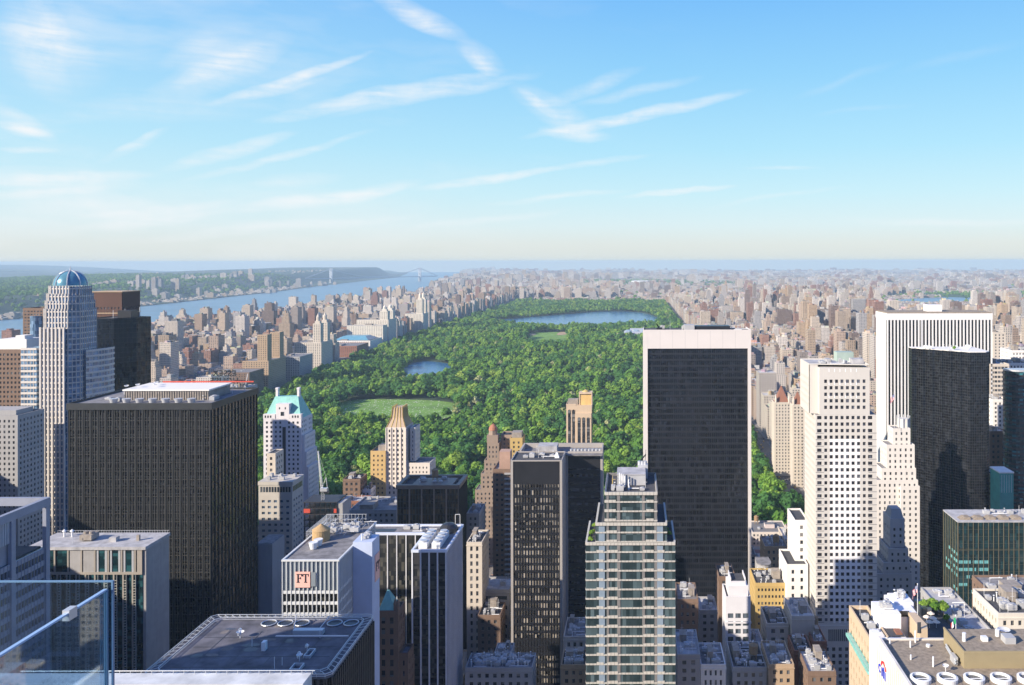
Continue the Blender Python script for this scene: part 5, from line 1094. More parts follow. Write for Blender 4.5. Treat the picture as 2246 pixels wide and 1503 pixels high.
# -- 27 tan roofed block with the round blue and red mark, bottom right
x0, x1, y0, y1, zt = X(1922,236), X(1922,236)+62, 196.0, 236.0, Z(1403,236)
t = Thing('tan_roofed_block', 'office block with a tan gravel roof, round white fans and a west wall lettered citi', 'office building', (x0+x1)/2, y0, 0, rect=(x0, x1, y0, y1))
t.part('wall', MB().box(x0+.5, x1, y0, y1, 0, zt-.3), M['limestone']); t.part('wall_panels', MB().box(x0+.12, x0+.5, y0, y1, 0, zt-.3), pm('white_wall_panel', (.80, .78, .80), .5, .04)); mb = MB()
for i in range(24): mb.box(x0, x0+.12, y0+i*1.7, y0+i*1.7+.75, 0, zt-.3)
t.part('wall_ribs', mb, pm('beige_rib', (.62, .55, .46), .6)); t.part('roof', MB().box(x0+.7, x1-.7, y0+.7, y1-.7, zt-.29, zt-.1), M['roof_tan'])
t.part('parapet', MB().box(x0, x1, y1-.69, y1, zt-.29, zt+.35).box(x0, x0+.69, y0, y1-.7, zt-.29, zt+1.25).box(x1-.69, x1, y0, y1-.7, zt-.29, zt+.6).box(x0+.7, x1-.7, y0, y0+.69, zt-.29, zt+.6), pm('parapet_white', (.66, .62, .56), .6))
cbm = pm('mark_blue', (.03, .06, .55), .5, .02); crm = pm('mark_red', (.75, .04, .05), .5, .02)
# lettering "citi" with its red arc on the west wall: reads from north (left) to south (right)
yc, zc, lh = 233.3, Z(1468,233), 3.0
def arcm(mb, yc_, zc_, r, a0, a1, th, n=14, x=x0-.001):
    for k in range(n):
        p, q = a0+(a1-a0)*k/n, a0+(a1-a0)*(k+1)/n
        P = lambda a, rr: (yc_-rr*cos(a), zc_+rr*sin(a)); A, B, C_, D = P(p, r), P(q, r), P(q, r-th), P(p, r-th)
        mb.v += [(x, *A), (x, *B), (x, *C_), (x, *D), (x-.12, *A), (x-.12, *B), (x-.12, *C_), (x-.12, *D)]; i = len(mb.v)-8
        mb.f += [(i+4,i+5,i+6,i+7),(i,i+1,i+5,i+4),(i+2,i+3,i+7,i+6)]
mb = MB(); arcm(mb, yc, zc, 1.15, radians(50), radians(310), .5)
def bar(mb, ya, yb_, za, zb_): mb.box(x0-.121, x0-.001, min(ya,yb_), max(ya,yb_), za, zb_)
bar(mb, yc-1.75, yc-2.3, zc-1.15, zc+1.15); bar(mb, yc-3.1, yc-3.65, zc-1.15, zc+1.8); bar(mb, yc-2.65, yc-4.15, zc+.75, zc+1.15); bar(mb, yc-4.6, yc-5.15, zc-1.15, zc+1.15)
wm = t.part('wall_lettering', mb, cbm, label='blue letters citi on the white west wall'); mb = MB(); arcm(mb, yc-3.4, zc+.9, 2.5, radians(18), radians(162), .6); t.part('red_arc', mb, crm, wm, label='red arc above the letters citi')
for i in range(6):
    a = X(2013,214)+i*6.75; rf = t.part('round_fan', MB().lathe(a, 212.5, [(2.55, zt-.1), (2.6, zt+1.0), (2.05, zt+1.15), (1.95, zt+.5)], 24), M['white_metal']); t.part('fan_grille', MB().cyl(a, 212.5, zt-.09, zt+.5, 1.94, 20), G_DARK, rf)
    t.part('fan_blades', (lambda m: [m.box(a-1.8, a+1.8, 212.35, 212.65, zt+.51, zt+.6)] and m)(MB()), M['white_metal'], rf); t.part('fan_base', MB().prism([(a-3,209.5),(a+3,209.5),(a+3.2,215),(a-3.2,215)], zt-.09, zt+.02), M['roof_tan'], rf)
px0_, px1_ = X(2103,222), x1-3; zp = zt+4.4
pb = t.part('roof_penthouse', MB().box(px0_, px1_, 219, 233.5, zt-.09, zp-.6), pm('mustard_wall', (.31, .25, .14), .8, .08, .3)); t.part('penthouse_parapet', MB().box(px0_-.1, px1_+.1, 218.9, 219.3, zp-.6, zp).box(px0_-.1, px0_+.3, 219.3, 233.6, zp-.6, zp), MATS['mustard_wall'], pb); t.part('penthouse_roof', MB().box(px0_+.31, px1_, 219.31, 233.4, zp-.599, zp-.5), M['roof_tan'], pb)
for (a, y, h, w) in ((2113, 226, 2.2, .5), (2186, 229, 1.8, .6)): t.part('cylinder_vent', MB().cyl(X(a,y), y, zp-.5, zp-.5+h, w, 14), M['white_metal'])
t.part('air_conditioner', MB().box(X(2152,226), X(2164,226), 225.5, 227, zp-.5, zp+.6), M['white_metal']); t.part('air_conditioner', MB().box(X(2200,225), X(2223,225), 224, 227, zp-.5, zp+1.2), M['hvac_grey']); t.part('satellite_dish', MB().lathe(X(2200,230), 230, [(.05, zp), (1.2, zp+.4), (1.7, zp+.9)], 16), M['silver_metal'])
for i in range(9): t.part('louvre_unit', MB().box(X(2075,203)+i*4.1, X(2075,203)+i*4.1+3.2, 201, 203.5, zt-.09, zt+1.6), M['silver_metal'])
for (a, y, h) in ((1950,233,1.6),(1995,231,1.7),(2006,234,3.2),(1953,224,.5),(1996,224,1.2),(2045,220,2.6),(2099,234,2.5),(2034,231.5,.5)): t.part('vent_pipe', MB().cyl(X(a,y), y, zt-.1, zt+h, .22 if h > 1 else .6, 8), M['white_metal'])
t.part('small_dish', MB().tube((X(2066,219),217,zt),(X(2066,219),217,zt+1.3),.1,5).lathe(X(2066,219), 217, [(.05,zt+1.2),(.6,zt+1.4),(.8,zt+1.8)], 12), M['white_metal'])
t.part('pipe_rack', MB().tube((px0_-1.6,220,zt+1.2),(px0_-.6,230,zt+1.2),.25,6).tube((px0_-1.6,220,zt+.5),(px0_-.6,230,zt+.5),.25,6).box(px0_-1.8,px0_-.8,221,224,zt-.09,zt+1.8), M['silver_metal'])
# -- 28 white penthouse building behind it
y0 = 262.0; zt = Z(1372,y0); x0, x1 = X(1878,y0), X(2008,y0)
t = Thing('white_penthouse_building', 'sunlit orange building with white stepped rooftop blocks, just behind the tan roofed block', 'apartment building', (x0+x1)/2, y0, 0, rect=(x0-2, x1+2, 240, 280))
sun_o = pm('sunlit_peach_stone', (.56, .43, .29), .8, .06, .3, streak=True); xw = X(1882,262)  # orange of the low sun is put into the wall colour
t.masonry(xw, X(1925,262), 246, 274, 0, Z(1372,262), sun_o, G_WIN, M['roof_dark'], faces='SW', cap=60, bay=3.4, fl=3.6, wf=.4, hf=.5, ph=1.2)
t.part('white_end_wall', MB().box(X(1905,246), X(1924,246), 243.5, 245.98, 0, Z(1385,245)), pm('bright_white', (.82, .80, .82), .6, .03)); t.part('cornice', MB().box(xw-1.6, xw-.01, 246, 272, zt-7.6, zt-6.8), M['copper_green'])
bw = MATS['bright_white']
t.part('rooftop_block', MB().box(X(1921,262), X(1966,262), 258, 268, zt, Z(1337,262)), bw); t.part('rooftop_block', MB().box(X(1957,270), X(1998,270), 268.1, 276, zt, Z(1318,270)), bw); t.part('rooftop_block', MB().box(X(1966,262)+.02, X(2009,262), 262, 276, 0, Z(1345,262)), bw)
t.part('window_slot', MB().box(X(1968,261), X(1995,261), 261.9, 261.98, Z(1342,261)-2.0, Z(1342,261)-.3).box(X(1968,261), X(1992,261), 261.9, 261.98, Z(1353,261)-.6, Z(1353,261)-.1), G_DARK)
t.part('dark_glass_room', MB().box(X(1925,256), X(1980,256), 250, 257.9, 0, zt-4), glass('pleated_glass', (.02, .035, .05), (.08, .12, .16), .3, (1, 1, 9), .2)); t.part('canopy', MB().box(X(1921,256), X(1976,256), 251, 257.9, zt+.2, zt+.7), M['white_stone']); t.part('canopy_roof', MB().box(X(1932,256), X(1974,256), 252, 257.5, zt+.71, zt+.9), M['roof_dark'])
t.part('rust_hatch', MB().box(X(1958,256), X(1971,256), 253, 256, zt+.91, zt+1.5), M['red_brick'])
t.part('corner_wing', MB().prism([(X(2002,256),250),(X(2018,256),250),(X(2024,256),253),(X(2020,256),261.8),(X(2004,256),261.8)], 0, Z(1362,256)), sun_o); t.part('window_slot', MB().box(X(2010,250), X(2018,250), 249.9, 249.98, Z(1390,250), Z(1366,250)), G_DARK)
t.part('railing', (lambda m: [m.tube((xw-1.2, y, zt-6.7), (xw-1.2, y, zt-5.5), .05, 4) for y in range(246, 272)] and m)(MB()), M['silver_metal'])
t.clutter(X(1923,262), X(1962,262), 258.5, 267, Z(1337,262), 81, 7); t.clutter(X(1958,270), X(1996,270), 269, 275, Z(1318,270), 82, 5); t.clutter(xw+1, X(1915,262), 248, 272, zt, 83, 6)
# terrace building with parasols and trees
y0 = 285.0; t = Thing('terrace_building', 'dark roof terrace building with parasols and small trees beside the white rooftop blocks', 'building', X(2050,y0), y0, 0, rect=(X(2008,y0), X(2098,y0), 276, 310)); zt = Z(1385,y0)
t.part('wall', MB().box(X(2012,y0), X(2092,y0), 277, 306, 0, zt), M['dark_granite']); t.part('terrace_floor', MB().box(X(2012,y0)+.3, X(2092,y0)-.3, 277.3, 305.7, zt, zt+.1), M['roof_dark']); t.part('glass_canopy', MB().box(X(2012,300), X(2034,300), 296, 304, zt+.1, zt+3), G_DARK); t.part('railing', MB().box(X(2012,y0), X(2092,y0), 277, 277.15, zt+.1, zt+1.1), M['black_metal'])
for i, (a, y, w) in enumerate(((2031, 291, 'front left'), (2040, 294, 'back'), (2045, 290, 'middle'), (2052, 287, 'front right'), (2037, 287, 'nearest'))):
    u = Thing('parasol', 'cream parasol open on the roof terrace, %s of the five' % w, 'parasol', X(a,y), y, zt+.1, 'parasols on the roof terrace'); u.part('pole', MB().tube((X(a,y),y,zt+.1),(X(a,y),y,zt+2.6),.06,5), M['white_metal']); u.part('canopy', MB().lathe(X(a,y), y, [(1.35,zt+2.1),(.7,zt+2.5),(.05,zt+2.85)], 8), pm('parasol_cream', (.80,.66,.50), .8))
TERRACE = [(X(2075,292), 292, zt), (X(2026,300), 300, zt), (X(2036,303), 303, zt), (X(2044,301), 301, zt), (X(2060,300), 300, zt), (X(2068,298), 298, zt), (X(2066,304), 304, zt), (X(2050,298), 298, zt), (X(2052,304), 304, zt)]
flag('striped flag with a blue canton flying over the roof terrace', X(2011,290), 290, zt, Z(1283,290), 2.3, 2.6, 'us', .9)
flag('flag of green, white and red on the pole left of the green glass block', X(2095,262), 262, Z(1402,262), Z(1352,262), 2.1, 2.3, 'tri', 1.2)
lite('dark_hip_roof_block', 'dark roofed low block with a row of arched openings right of the tri-coloured flag', 2105, 2180, 1395, 285, 40, 'grey_stone', 91, 8, cap=20, big=0)
lite('cream_parapet_block', 'cream stone building with a green edged parapet at the right edge of the photo', 2188, 2300, 1352, 290, 22, 'cream_stone', 92, 9, cap=20, bay=2.6, fl=3.4, big=1)
lite('tank_roofed_block', 'brown block carrying large white air handling boxes at the right edge', 2178, 2300, 1312, 340, 22, 'brown_brick', 93, 8, cap=10, big=1)

# ---- masonry cluster right of the black framed slab
def named(*a, **k): return lite(*a, **k)
y0 = 400.0; t = Thing('white_limestone_tower', 'slim white stone tower with broad windows and a stepped top below the white framed slab', 'office tower', X(1616,y0), y0, 0, rect=(X(1587,y0), X(1646,y0), y0, y0+20))
wl = pm('white_limestone', (.70, .68, .68), .7, .05, .2); xa, xb = X(1590,y0), X(1645,y0)
mb = MB(); zt = Z(1312,y0); t.wall(mb, (xa,y0), (xb,y0), 0, zt, bay=3.7, fl=3.7, wf=.72, hf=.62, marg=.6, top=7); t.wall(mb, (xa,y0+16), (xa,y0), 0, zt, bay=4, fl=3.7, wf=.3); mb.face([(xb,y0,0),(xb,y0+16,0),(xb,y0+16,zt),(xb,y0,zt)]); t.part('wall', mb, wl); t.windows(glass('silver_glass', (.03,.04,.05), (.15,.18,.21), .5, (2,2,3.7), .1), 80)
t.part('cornice', MB().box(xa-.3, xb+.3, y0-.35, y0+.0, Z(1368,y0), Z(1366,y0)+.4).box(xa-.4, xb+.4, y0-.4, y0+.0, Z(1430,y0), Z(1430,y0)+.6), wl); t.roof(rect(xa, xb, y0, y0+16), zt+.01, M['roof_dark'], wl, .6)
t.part('stepped_top', MB().box(xa+1.5, xb-1, y0+1.5, y0+14, zt+.02, zt+5).box(xa+2.5, xb-2, y0+2.5, y0+13, zt+5, Z(1280,y0)), wl); t.part('dark_roof', MB().box(xa+3, xb-2.5, y0+3, y0+12.5, Z(1280,y0), Z(1280,y0)+.2), M['roof_dark'])
t.part('crown_frame', MB().box(xa+2.5, xa+2.9, y0+2.5, y0+13, Z(1280,y0)+.01, Z(1275,y0)+.5).box(xb-2.4, xb-2, y0+2.5, y0+13, Z(1280,y0)+.01, Z(1275,y0)+.5), wl)
named('yellow_brick_block', 'yellow brick building with strips of small square windows, right of the slim white tower', 1655, 1724, 1283, 450, 22, 'yellow_brick', 101, 5, cap=100, bay=1.9, fl=3.6, wf=.55, hf=.42, big=1)
named('tan_stepped_block', 'tan stone building with a boxy roof house behind the yellow brick building', 1676, 1727, 1202, 520, 20, 'tan_brick', 102, 5, cap=40, bay=3, fl=4, big=1, tank=1)
t = Thing('pale_round_front_building', 'pale building with rounded front between the white framed slab and the yellow brick building', 'building', X(1675,470), 475, 0, rect=(X(1655,480), X(1690,480), 474, 490)); pl = [(X(1690,480), 490), (X(1660,480), 490)] + [(X(1675,480)+(-4.2)*cos(a), 482-6*sin(a)) for a in [pi*k/8 for k in range(9)]]
t.part('wall', MB().prism(pl, 0, Z(1238,480)), M['grey_stone']); t.part('roof', MB().prism([(x*1.0, y+.3) for x, y in pl], Z(1238,480)+.01, Z(1236,480)), M['roof_gravel'])
y0 = 445.0; t = Thing('white_pier_building', 'sunlit white stone building with a sheer west edge stepping up toward the white grid tower', 'office building', X(1745,y0), y0, 0, rect=(X(1722,y0), X(1770,y0), y0, y0+30))
t.masonry(X(1724,y0), X(1771,y0), y0, y0+24, 0, Z(1243,y0), M['white_stone'], G_WIN, M['roof_dark'], faces='SW', cap=60, bay=3.8, fl=4.2, wf=.3, hf=.5); t.masonry(X(1742,y0+8), X(1772,y0+8), y0+8, y0+30, Z(1243,y0)-5, Z(1146,y0+8), M['white_stone'], G_WIN, M['roof_dark'], faces='SW', name='upper_wall', cap=20, bay=4, fl=4, wf=.3)
named('beige_blank_block', 'beige building with a blank upper wall at the foot of the white grid tower', 1735, 1785, 1356, 395, 22, 'limestone', 103, 5, cap=20, bay=3.6, fl=4.4, top=14, wf=.4)
named('grid_side_block', 'beige stone block of small windows left of the beige blank walled building', 1680, 1728, 1372, 400, 20, 'limestone', 104, 5, cap=40, bay=3.4, fl=4, big=1)
named('dark_old_block', 'old brown stone block in deep shade right of the banded glass tower', 1484, 1530, 1318, 420, 22, 'brown_brick', 105, 4, cap=30, bay=2.6, fl=4, big=1)
named('low_shaded_block', 'low grey building in shade between the old brown block and the slim white tower', 1532, 1572, 1342, 440, 18, 'grey_stone', 106, 3, cap=8)
named('brown_slab_behind', 'dark brown narrow slab behind the slim white stone tower', 1575, 1612, 1268, 470, 20, 'brown_brick', 107, 3, cap=20)
named('white_warehouse', 'small white building with rows of windows at the bottom edge below the slim white tower', 1535, 1590, 1462, 350, 20, 'white_stone', 108, 6, cap=30, bay=2.3, fl=4, wf=.4, hf=.55)
named('white_low_box', 'plain white low building with one dark slot, right of the slim white stone tower', 1648, 1676, 1425, 392, 20, 'white_stone', 109, 1, cap=0, bay=20, fl=30, wf=.01, hf=.01)
named('red_wall_block', 'building with a red painted wall low at the foot of the beige blank walled building', 1740, 1782, 1432, 372, 16, 'red_brick', 110, 3, cap=10)
named('brown_tank_block', 'small brown brick block with roof tanks left of the base of the white grid tower', 1782, 1812, 1412, 385, 18, 'red_brick', 111, 4, cap=10, tank=1)
named('bottom_brown_block', 'brown roofed low block at the bottom edge below the red walled building', 1770, 1832, 1478, 345, 20, 'brown_brick', 112, 6, cap=10)
named('bottom_dark_block', 'dark roofed low building cluttered with pipes at the bottom edge, below the yellow brick building', 1605, 1680, 1468, 355, 24, 'grey_stone', 113, 12, cap=20, tank=1)
named('bottom_green_block', 'low building with weathered roof at the bottom edge below the beige stone block', 1684, 1740, 1462, 352, 22, 'tan_brick', 114, 8, cap=12)
named('bottom_grey_block', 'low grey building at the bottom edge just right of the banded glass tower', 1484, 1534, 1440, 350, 24, 'grey_stone', 115, 6, cap=20)
named('old_stone_office', 'old stone tower with tall window rows between the ribbed tower and the black twin slab', 1022, 1056, 1192, 430, 20, 'limestone', 116, 4, cap=60, bay=2.6, fl=3.8, wf=.4, hf=.6)
named('old_stone_wing', 'grey stone building behind the old pilastered tower, with a pale flat roof', 1022, 1050, 1128, 500, 20, 'grey_stone', 117, 4, cap=20, bay=3)
named('blue_banded_block', 'low blue grey building with window bands left of the foot of the black twin slab', 1055, 1116, 1296, 440, 18, 'grey_stone', 118, 2, cap=20, bay=8, fl=5, wf=.9, hf=.4, big=0)
named('dark_terrace_block', 'dark brown low block at the foot of the black twin slab', 1046, 1096, 1352, 420, 16, 'brown_brick', 119, 4, cap=10)
named('white_roof_complex', 'pale roofed low building cluttered with vents at the bottom edge below the black twin slab', 1018, 1166, 1468, 345, 13, 'grey_stone', 120, 26, cap=20, big=0)
named('roof_lift_tower', 'grey lift tower rising from the pale roofed building at the bottom edge', 1082, 1120, 1435, 382, 10, 'grey_stone', 121, 3, cap=8)
named('bottom_centre_block', 'cluttered low roofs at the bottom edge between the black twin slab and the banded tower', 1228, 1284, 1462, 350, 14, 'tan_brick', 122, 20, cap=20, big=2)
named('ornate_old_block', 'old ornate stone block at the foot of the black twin slab wing', 1234, 1284, 1400, 400, 22, 'limestone', 123, 5, cap=30, bay=3, fl=4.2)
named('alley_block', 'dark low block right of the green pyramid roofed tower', 872, 900, 1452, 325, 10, 'brown_brick', 124, 3, cap=10)

# ---- letters on a roof frame seen from behind
y0 = 700.0; t = Thing('rooftop_sign', 'rooftop letters ESSEX HOUSE on a frame seen from behind, mirrored, above the bronze slab', 'sign', X(492,y0), y0, Z(850,y0)); za = Z(848,y0)
for i, (word, py) in enumerate((('ESSEX', 823), ('HOUSE', 839))):
    cu = bpy.data.curves.new('sign_word', 'FONT'); cu.body = word; cu.size = 6.6; cu.extrude = .15; cu.offset = .16; cu.align_x = 'CENTER'; cu.space_character = 1.15
    tmp = bpy.data.objects.new('tmp', cu); COL.objects.link(tmp); bpy.context.view_layer.update(); me = bpy.data.meshes.new_from_object(tmp); bpy.data.objects.remove(tmp)
    me.materials.clear(); me.materials.append(M['black_metal']); o = bpy.data.objects.new('sign_letters', me); COL.objects.link(o); o.parent = t.o; o.rotation_euler = (radians(90), 0, pi); o.location = (0, 0, Z(py,y0)-t.org[2]); o['label'] = 'letters %s seen mirrored from behind' % word
mb = MB(); xa, xb = X(470,y0), X(514,y0)
for i in range(9): a = xa+(xb-xa)*i/8; mb.tube((a,y0+.6,za-3),(a,y0+.6,Z(809,y0)),.09,4); mb.tube((a,y0+.6,Z(813,y0)),(a,y0-3.5,za-3),.07,4)
for p in (810, 823, 826, 839): mb.tube((xa,y0+.6,Z(p,y0)),(xb,y0+.6,Z(p,y0)),.09,4)
t.part('sign_frame', mb, M['grey_stone'])
lite('sign_hotel', 'grey stone hotel carrying the mirrored rooftop letters', 466, 540, 851, 700-2, 20, 'grey_stone', 130, 4, cap=10, cat='hotel')
# ------------------------------------------------------------------ landmark buildings along the park's west edge
def cpw(name, label, d0, d1, wing_h, col, towers=(), tw=16, th=100, wdt=55, cat='apartment building', cup=True, xoff=0, spire=14):
    x1 = -702.0 + xoff; x0 = x1 - wdt; z0 = float(gh((x0+x1)/2, d0)) - 2; t = Thing(name, label, cat, (x0+x1)/2, (d0+d1)/2, z0, rect=(x0, x1, d0, d1))
    t.masonry(x0, x1, d0, d1, z0, z0+wing_h, M[col], G_WIN, M['roof_gravel'], faces='SE', cap=30, bay=5, fl=3.6, wf=.42, hf=.5)
    for k, yy in enumerate(towers):
        xa = x1 - tw - 3; t.masonry(xa, xa+tw, yy, yy+tw, z0+wing_h+.02, z0+th, M[col], G_WIN, M['roof_gravel'], faces='SE', name='tower_wall', cap=12, bay=4.5, fl=3.6, wf=.42, hf=.5)
        if cup: cxx = xa+tw/2; t.part('cupola', MB().box(cxx-tw*.32, cxx+tw*.32, yy+tw*.2, yy+tw*.8, z0+th+.02, z0+th+6).cyl(cxx, yy+tw/2, z0+th+6, z0+th+6+spire*.5, tw*.24, 8).cyl(cxx, yy+tw/2, z0+th+6+spire*.5, z0+th+6+spire, tw*.24, 8, .1), M[col])
    t.clutter(x0+2, x1-20, d0+2, d1-2, z0+wing_h, int(d0), 5, 1, 1); return t
cpw('twin_gold_apartments', 'golden brown apartment block with two square towers at the near end of the park edge', 1610, 1690, 62, 'tan_brick', (1612, 1668), 19, 112, 50, cup=False)
cpw('twin_spire_apartments', 'stone apartment block with twin spired towers on the west park edge', 1880, 1950, 66, 'limestone', (1884, 1926), 17, 108, 60, spire=18)
cpw('dark_mansard_apartments', 'grey apartment block just beyond the golden brown twin towers on the park edge', 1760, 1830, 50, 'grey_stone', (), 0, 0, 45)
cpw('brown_corner_apartments', 'brown brick apartment block nearest the camera on the park edge', 1530, 1590, 52, 'brown_brick', (), 0, 0, 70)
cpw('museum_red_wing', 'long red roofed brown museum building on the park edge past the twin spired block', 2120, 2210, 30, 'red_brick', (), 0, 0, 120, cat='museum')
t = cpw('domed_museum', 'pale museum hall with a blue green glass roof on the park edge', 2225, 2330, 32, 'white_stone', (), 0, 0, 110, cat='museum'); z0 = t.org[2]; t.part('glass_roof', MB().prism(rect(-800, -710, 2235, 2320), z0+33, z0+42, True, rect(-785, -725, 2260, 2300)), pm('roof_teal', (.14, .34, .42), .35))
cpw('twin_cupola_apartments', 'large cream apartment block with two cupola towers beside the trees of the park edge', 2390, 2470, 74, 'cream_stone', (2392, 2446), 22, 98, 90, spire=12)
cpw('far_twin_apartments', 'distant cream apartment block with two tall pointed towers on the park edge', 2780, 2850, 66, 'cream_stone', (2782, 2826), 20, 112, 60, spire=20)
cpw('cream_wide_apartments', 'wide cream apartment block on the park edge before the twin cupola block', 2338, 2380, 62, 'cream_stone', (), 0, 0, 100)
# museum inside the park, by its east edge
t = Thing('park_museum', 'low grey white museum among the trees, partly hidden by the white framed slab', 'museum', 20, 2600, float(gh(20, 2600)), rect=(-40, 150, 2500, 2720)); z0 = t.org[2]
mb = MB(); [mb.box(a, b, c, d, z0, z0+h) for a, b, c, d, h in ((-38, 60, 2560, 2640, 19), (-10, 110, 2500, 2559, 23), (-20, 100, 2641, 2710, 21))]; t.part('wall', mb, pm('museum_stone', (.50, .50, .49), .7)); mb = MB(); [mb.prism(rect(a, a+22, 2562, 2638), z0+19.01, z0+23, True, rect(a+6, a+16, 2572, 2628)) for a in (-36, -12, 12, 36)]; t.part('skylight', mb, pm('skylight_grey', (.36, .40, .43), .3))
# pointed roofs east of the park, between white slab and white grid tower
for nm, lb, px, py, d, col, w, ap in (('red_spired_hotel', 'stone hotel tower with a steep red pointed roof right of the white framed slab', 1716, 885, 1010, 'limestone', 10, 850), ('green_spired_tower', 'stone tower with a small green pointed roof left of the white grid tower', 1751, 890, 960, 'limestone', 7, 862)):
    x = X(px, d); z0 = 0; zt = Z(py, d); t = Thing(nm, lb, 'hotel', x, d, 0, rect=(x-w, x+w, d, d+2*w)); t.masonry(x-w, x+w, d, d+2*w, 0, zt, M[col], G_WIN, M['roof_gravel'], faces='SW', cap=30, bay=3.6, fl=3.8, wf=.4)
    t.part('pointed_roof', MB().prism(rect(x-w*.8, x+w*.8, d+w*.2, d+w*1.8), zt+.3, Z(ap, d), True, rect(x-.4, x+.4, d+w-.4, d+w+.4)), M['red_brick'] if 'red' in nm else M['copper_green'])
    t.part('turret', MB().cyl(x-w*.8, d+1, zt, zt+5, 1.4, 8).cyl(x-w*.8, d+1, zt+5, zt+10, 1.5, 8, .1).cyl(x+w*.8, d+1, zt, zt+5, 1.4, 8).cyl(x+w*.8, d+1, zt+5, zt+10, 1.5, 8, .1), M[col])
# bridge far up the river
t = Thing('suspension_bridge', 'distant grey suspension bridge crossing the river far upstream', 'bridge', -3300, 11000, float(curve(3300., 11000.)))
A, B = (-3760.0, 10400.0), (-2950.0, 11500.0); zc = t.org[2]; dx, dy = B[0]-A[0], B[1]-A[1]; L = math.hypot(dx, dy); dx /= L; dy /= L
br = pm('bridge_steel', (.40, .43, .47), .6)
for P in (A, B):
    mb = MB()
    for s_ in (-1, 1): mb.prism([(P[0]-dy*16*s_-9, P[1]+dx*16*s_-9), (P[0]-dy*16*s_+9, P[1]+dx*16*s_-9), (P[0]-dy*16*s_+9, P[1]+dx*16*s_+9), (P[0]-dy*16*s_-9, P[1]+dx*16*s_+9)], zc-4, zc+182)
    for z in (70, 120, 172): mb.prism([(P[0]-dy*16-6, P[1]+dx*16-6), (P[0]+dy*16+6, P[1]-dx*16-6), (P[0]+dy*16+6, P[1]-dx*16+6), (P[0]-dy*16-6, P[1]+dx*16+6)], zc+z, zc+z+10)
    t.part('bridge_tower', mb, br)
E0 = (A[0]-dx*350, A[1]-dy*350); E1 = (B[0]+dx*300, B[1]+dy*300)
t.part('deck', MB().prism([(E0[0]+dy*14, E0[1]-dx*14), (E1[0]+dy*14, E1[1]-dx*14), (E1[0]-dy*14, E1[1]+dx*14), (E0[0]-dy*14, E0[1]+dx*14)], zc+58, zc+68), br); mb = MB()
for s_ in (-14, 14):
    for k in range(24):
        f, g = k/24, (k+1)/24; P = lambda f: (A[0]+dx*L*f-dy*s_, A[1]+dy*L*f+dx*s_, zc+72+108*(2*f-1)**2); mb.tube(P(f), P(g), 2.2, 4)
    for P_, E in ((A, E0), (B, E1)): mb.tube((P_[0]-dy*s_, P_[1]+dx*s_, zc+180), (E[0]-dy*s_, E[1]+dx*s_, zc+70), 2.2, 4)
t.part('cables', mb, br)

# ------------------------------------------------------------------ the city fabric
WALLS = [(.50,.41,.31),(.56,.48,.39),(.64,.58,.50),(.40,.31,.24),(.38,.22,.17),(.34,.18,.14),(.68,.65,.60),(.52,.51,.51),(.72,.71,.70),(.34,.31,.30),(.54,.44,.37),(.24,.18,.16),(.42,.44,.48),(.58,.45,.31)]
WALLS = [(w[0]*.88, w[1]*.80, w[2]*.72) for w in WALLS]
PICK = [0,1,1,2,2,2,3,4,4,5,6,6,6,7,7,8,8,8,9,10,10,11,12,13]
WN = ['tan','sandy','cream','brown','red brown','dark red','ivory','grey','white','dark grey','buff','dark brown','slate grey','golden']
ROOFS = [(.20,.19,.18),(.30,.28,.26),(.42,.40,.37),(.10,.10,.10),(.25,.22,.18),(.55,.53,.50),(.16,.15,.15)]
FAB = []       # every building: list of boxes (x0,x1,y0,y1,z0,z1,wallcolour,roofcolour,bay,floor)
def hit(x0, x1, y0, y1, pad=2):
    return any(x0 < b + pad and x1 > a - pad and y0 < d + pad and y1 > c - pad for a, b, c, d in RECTS)
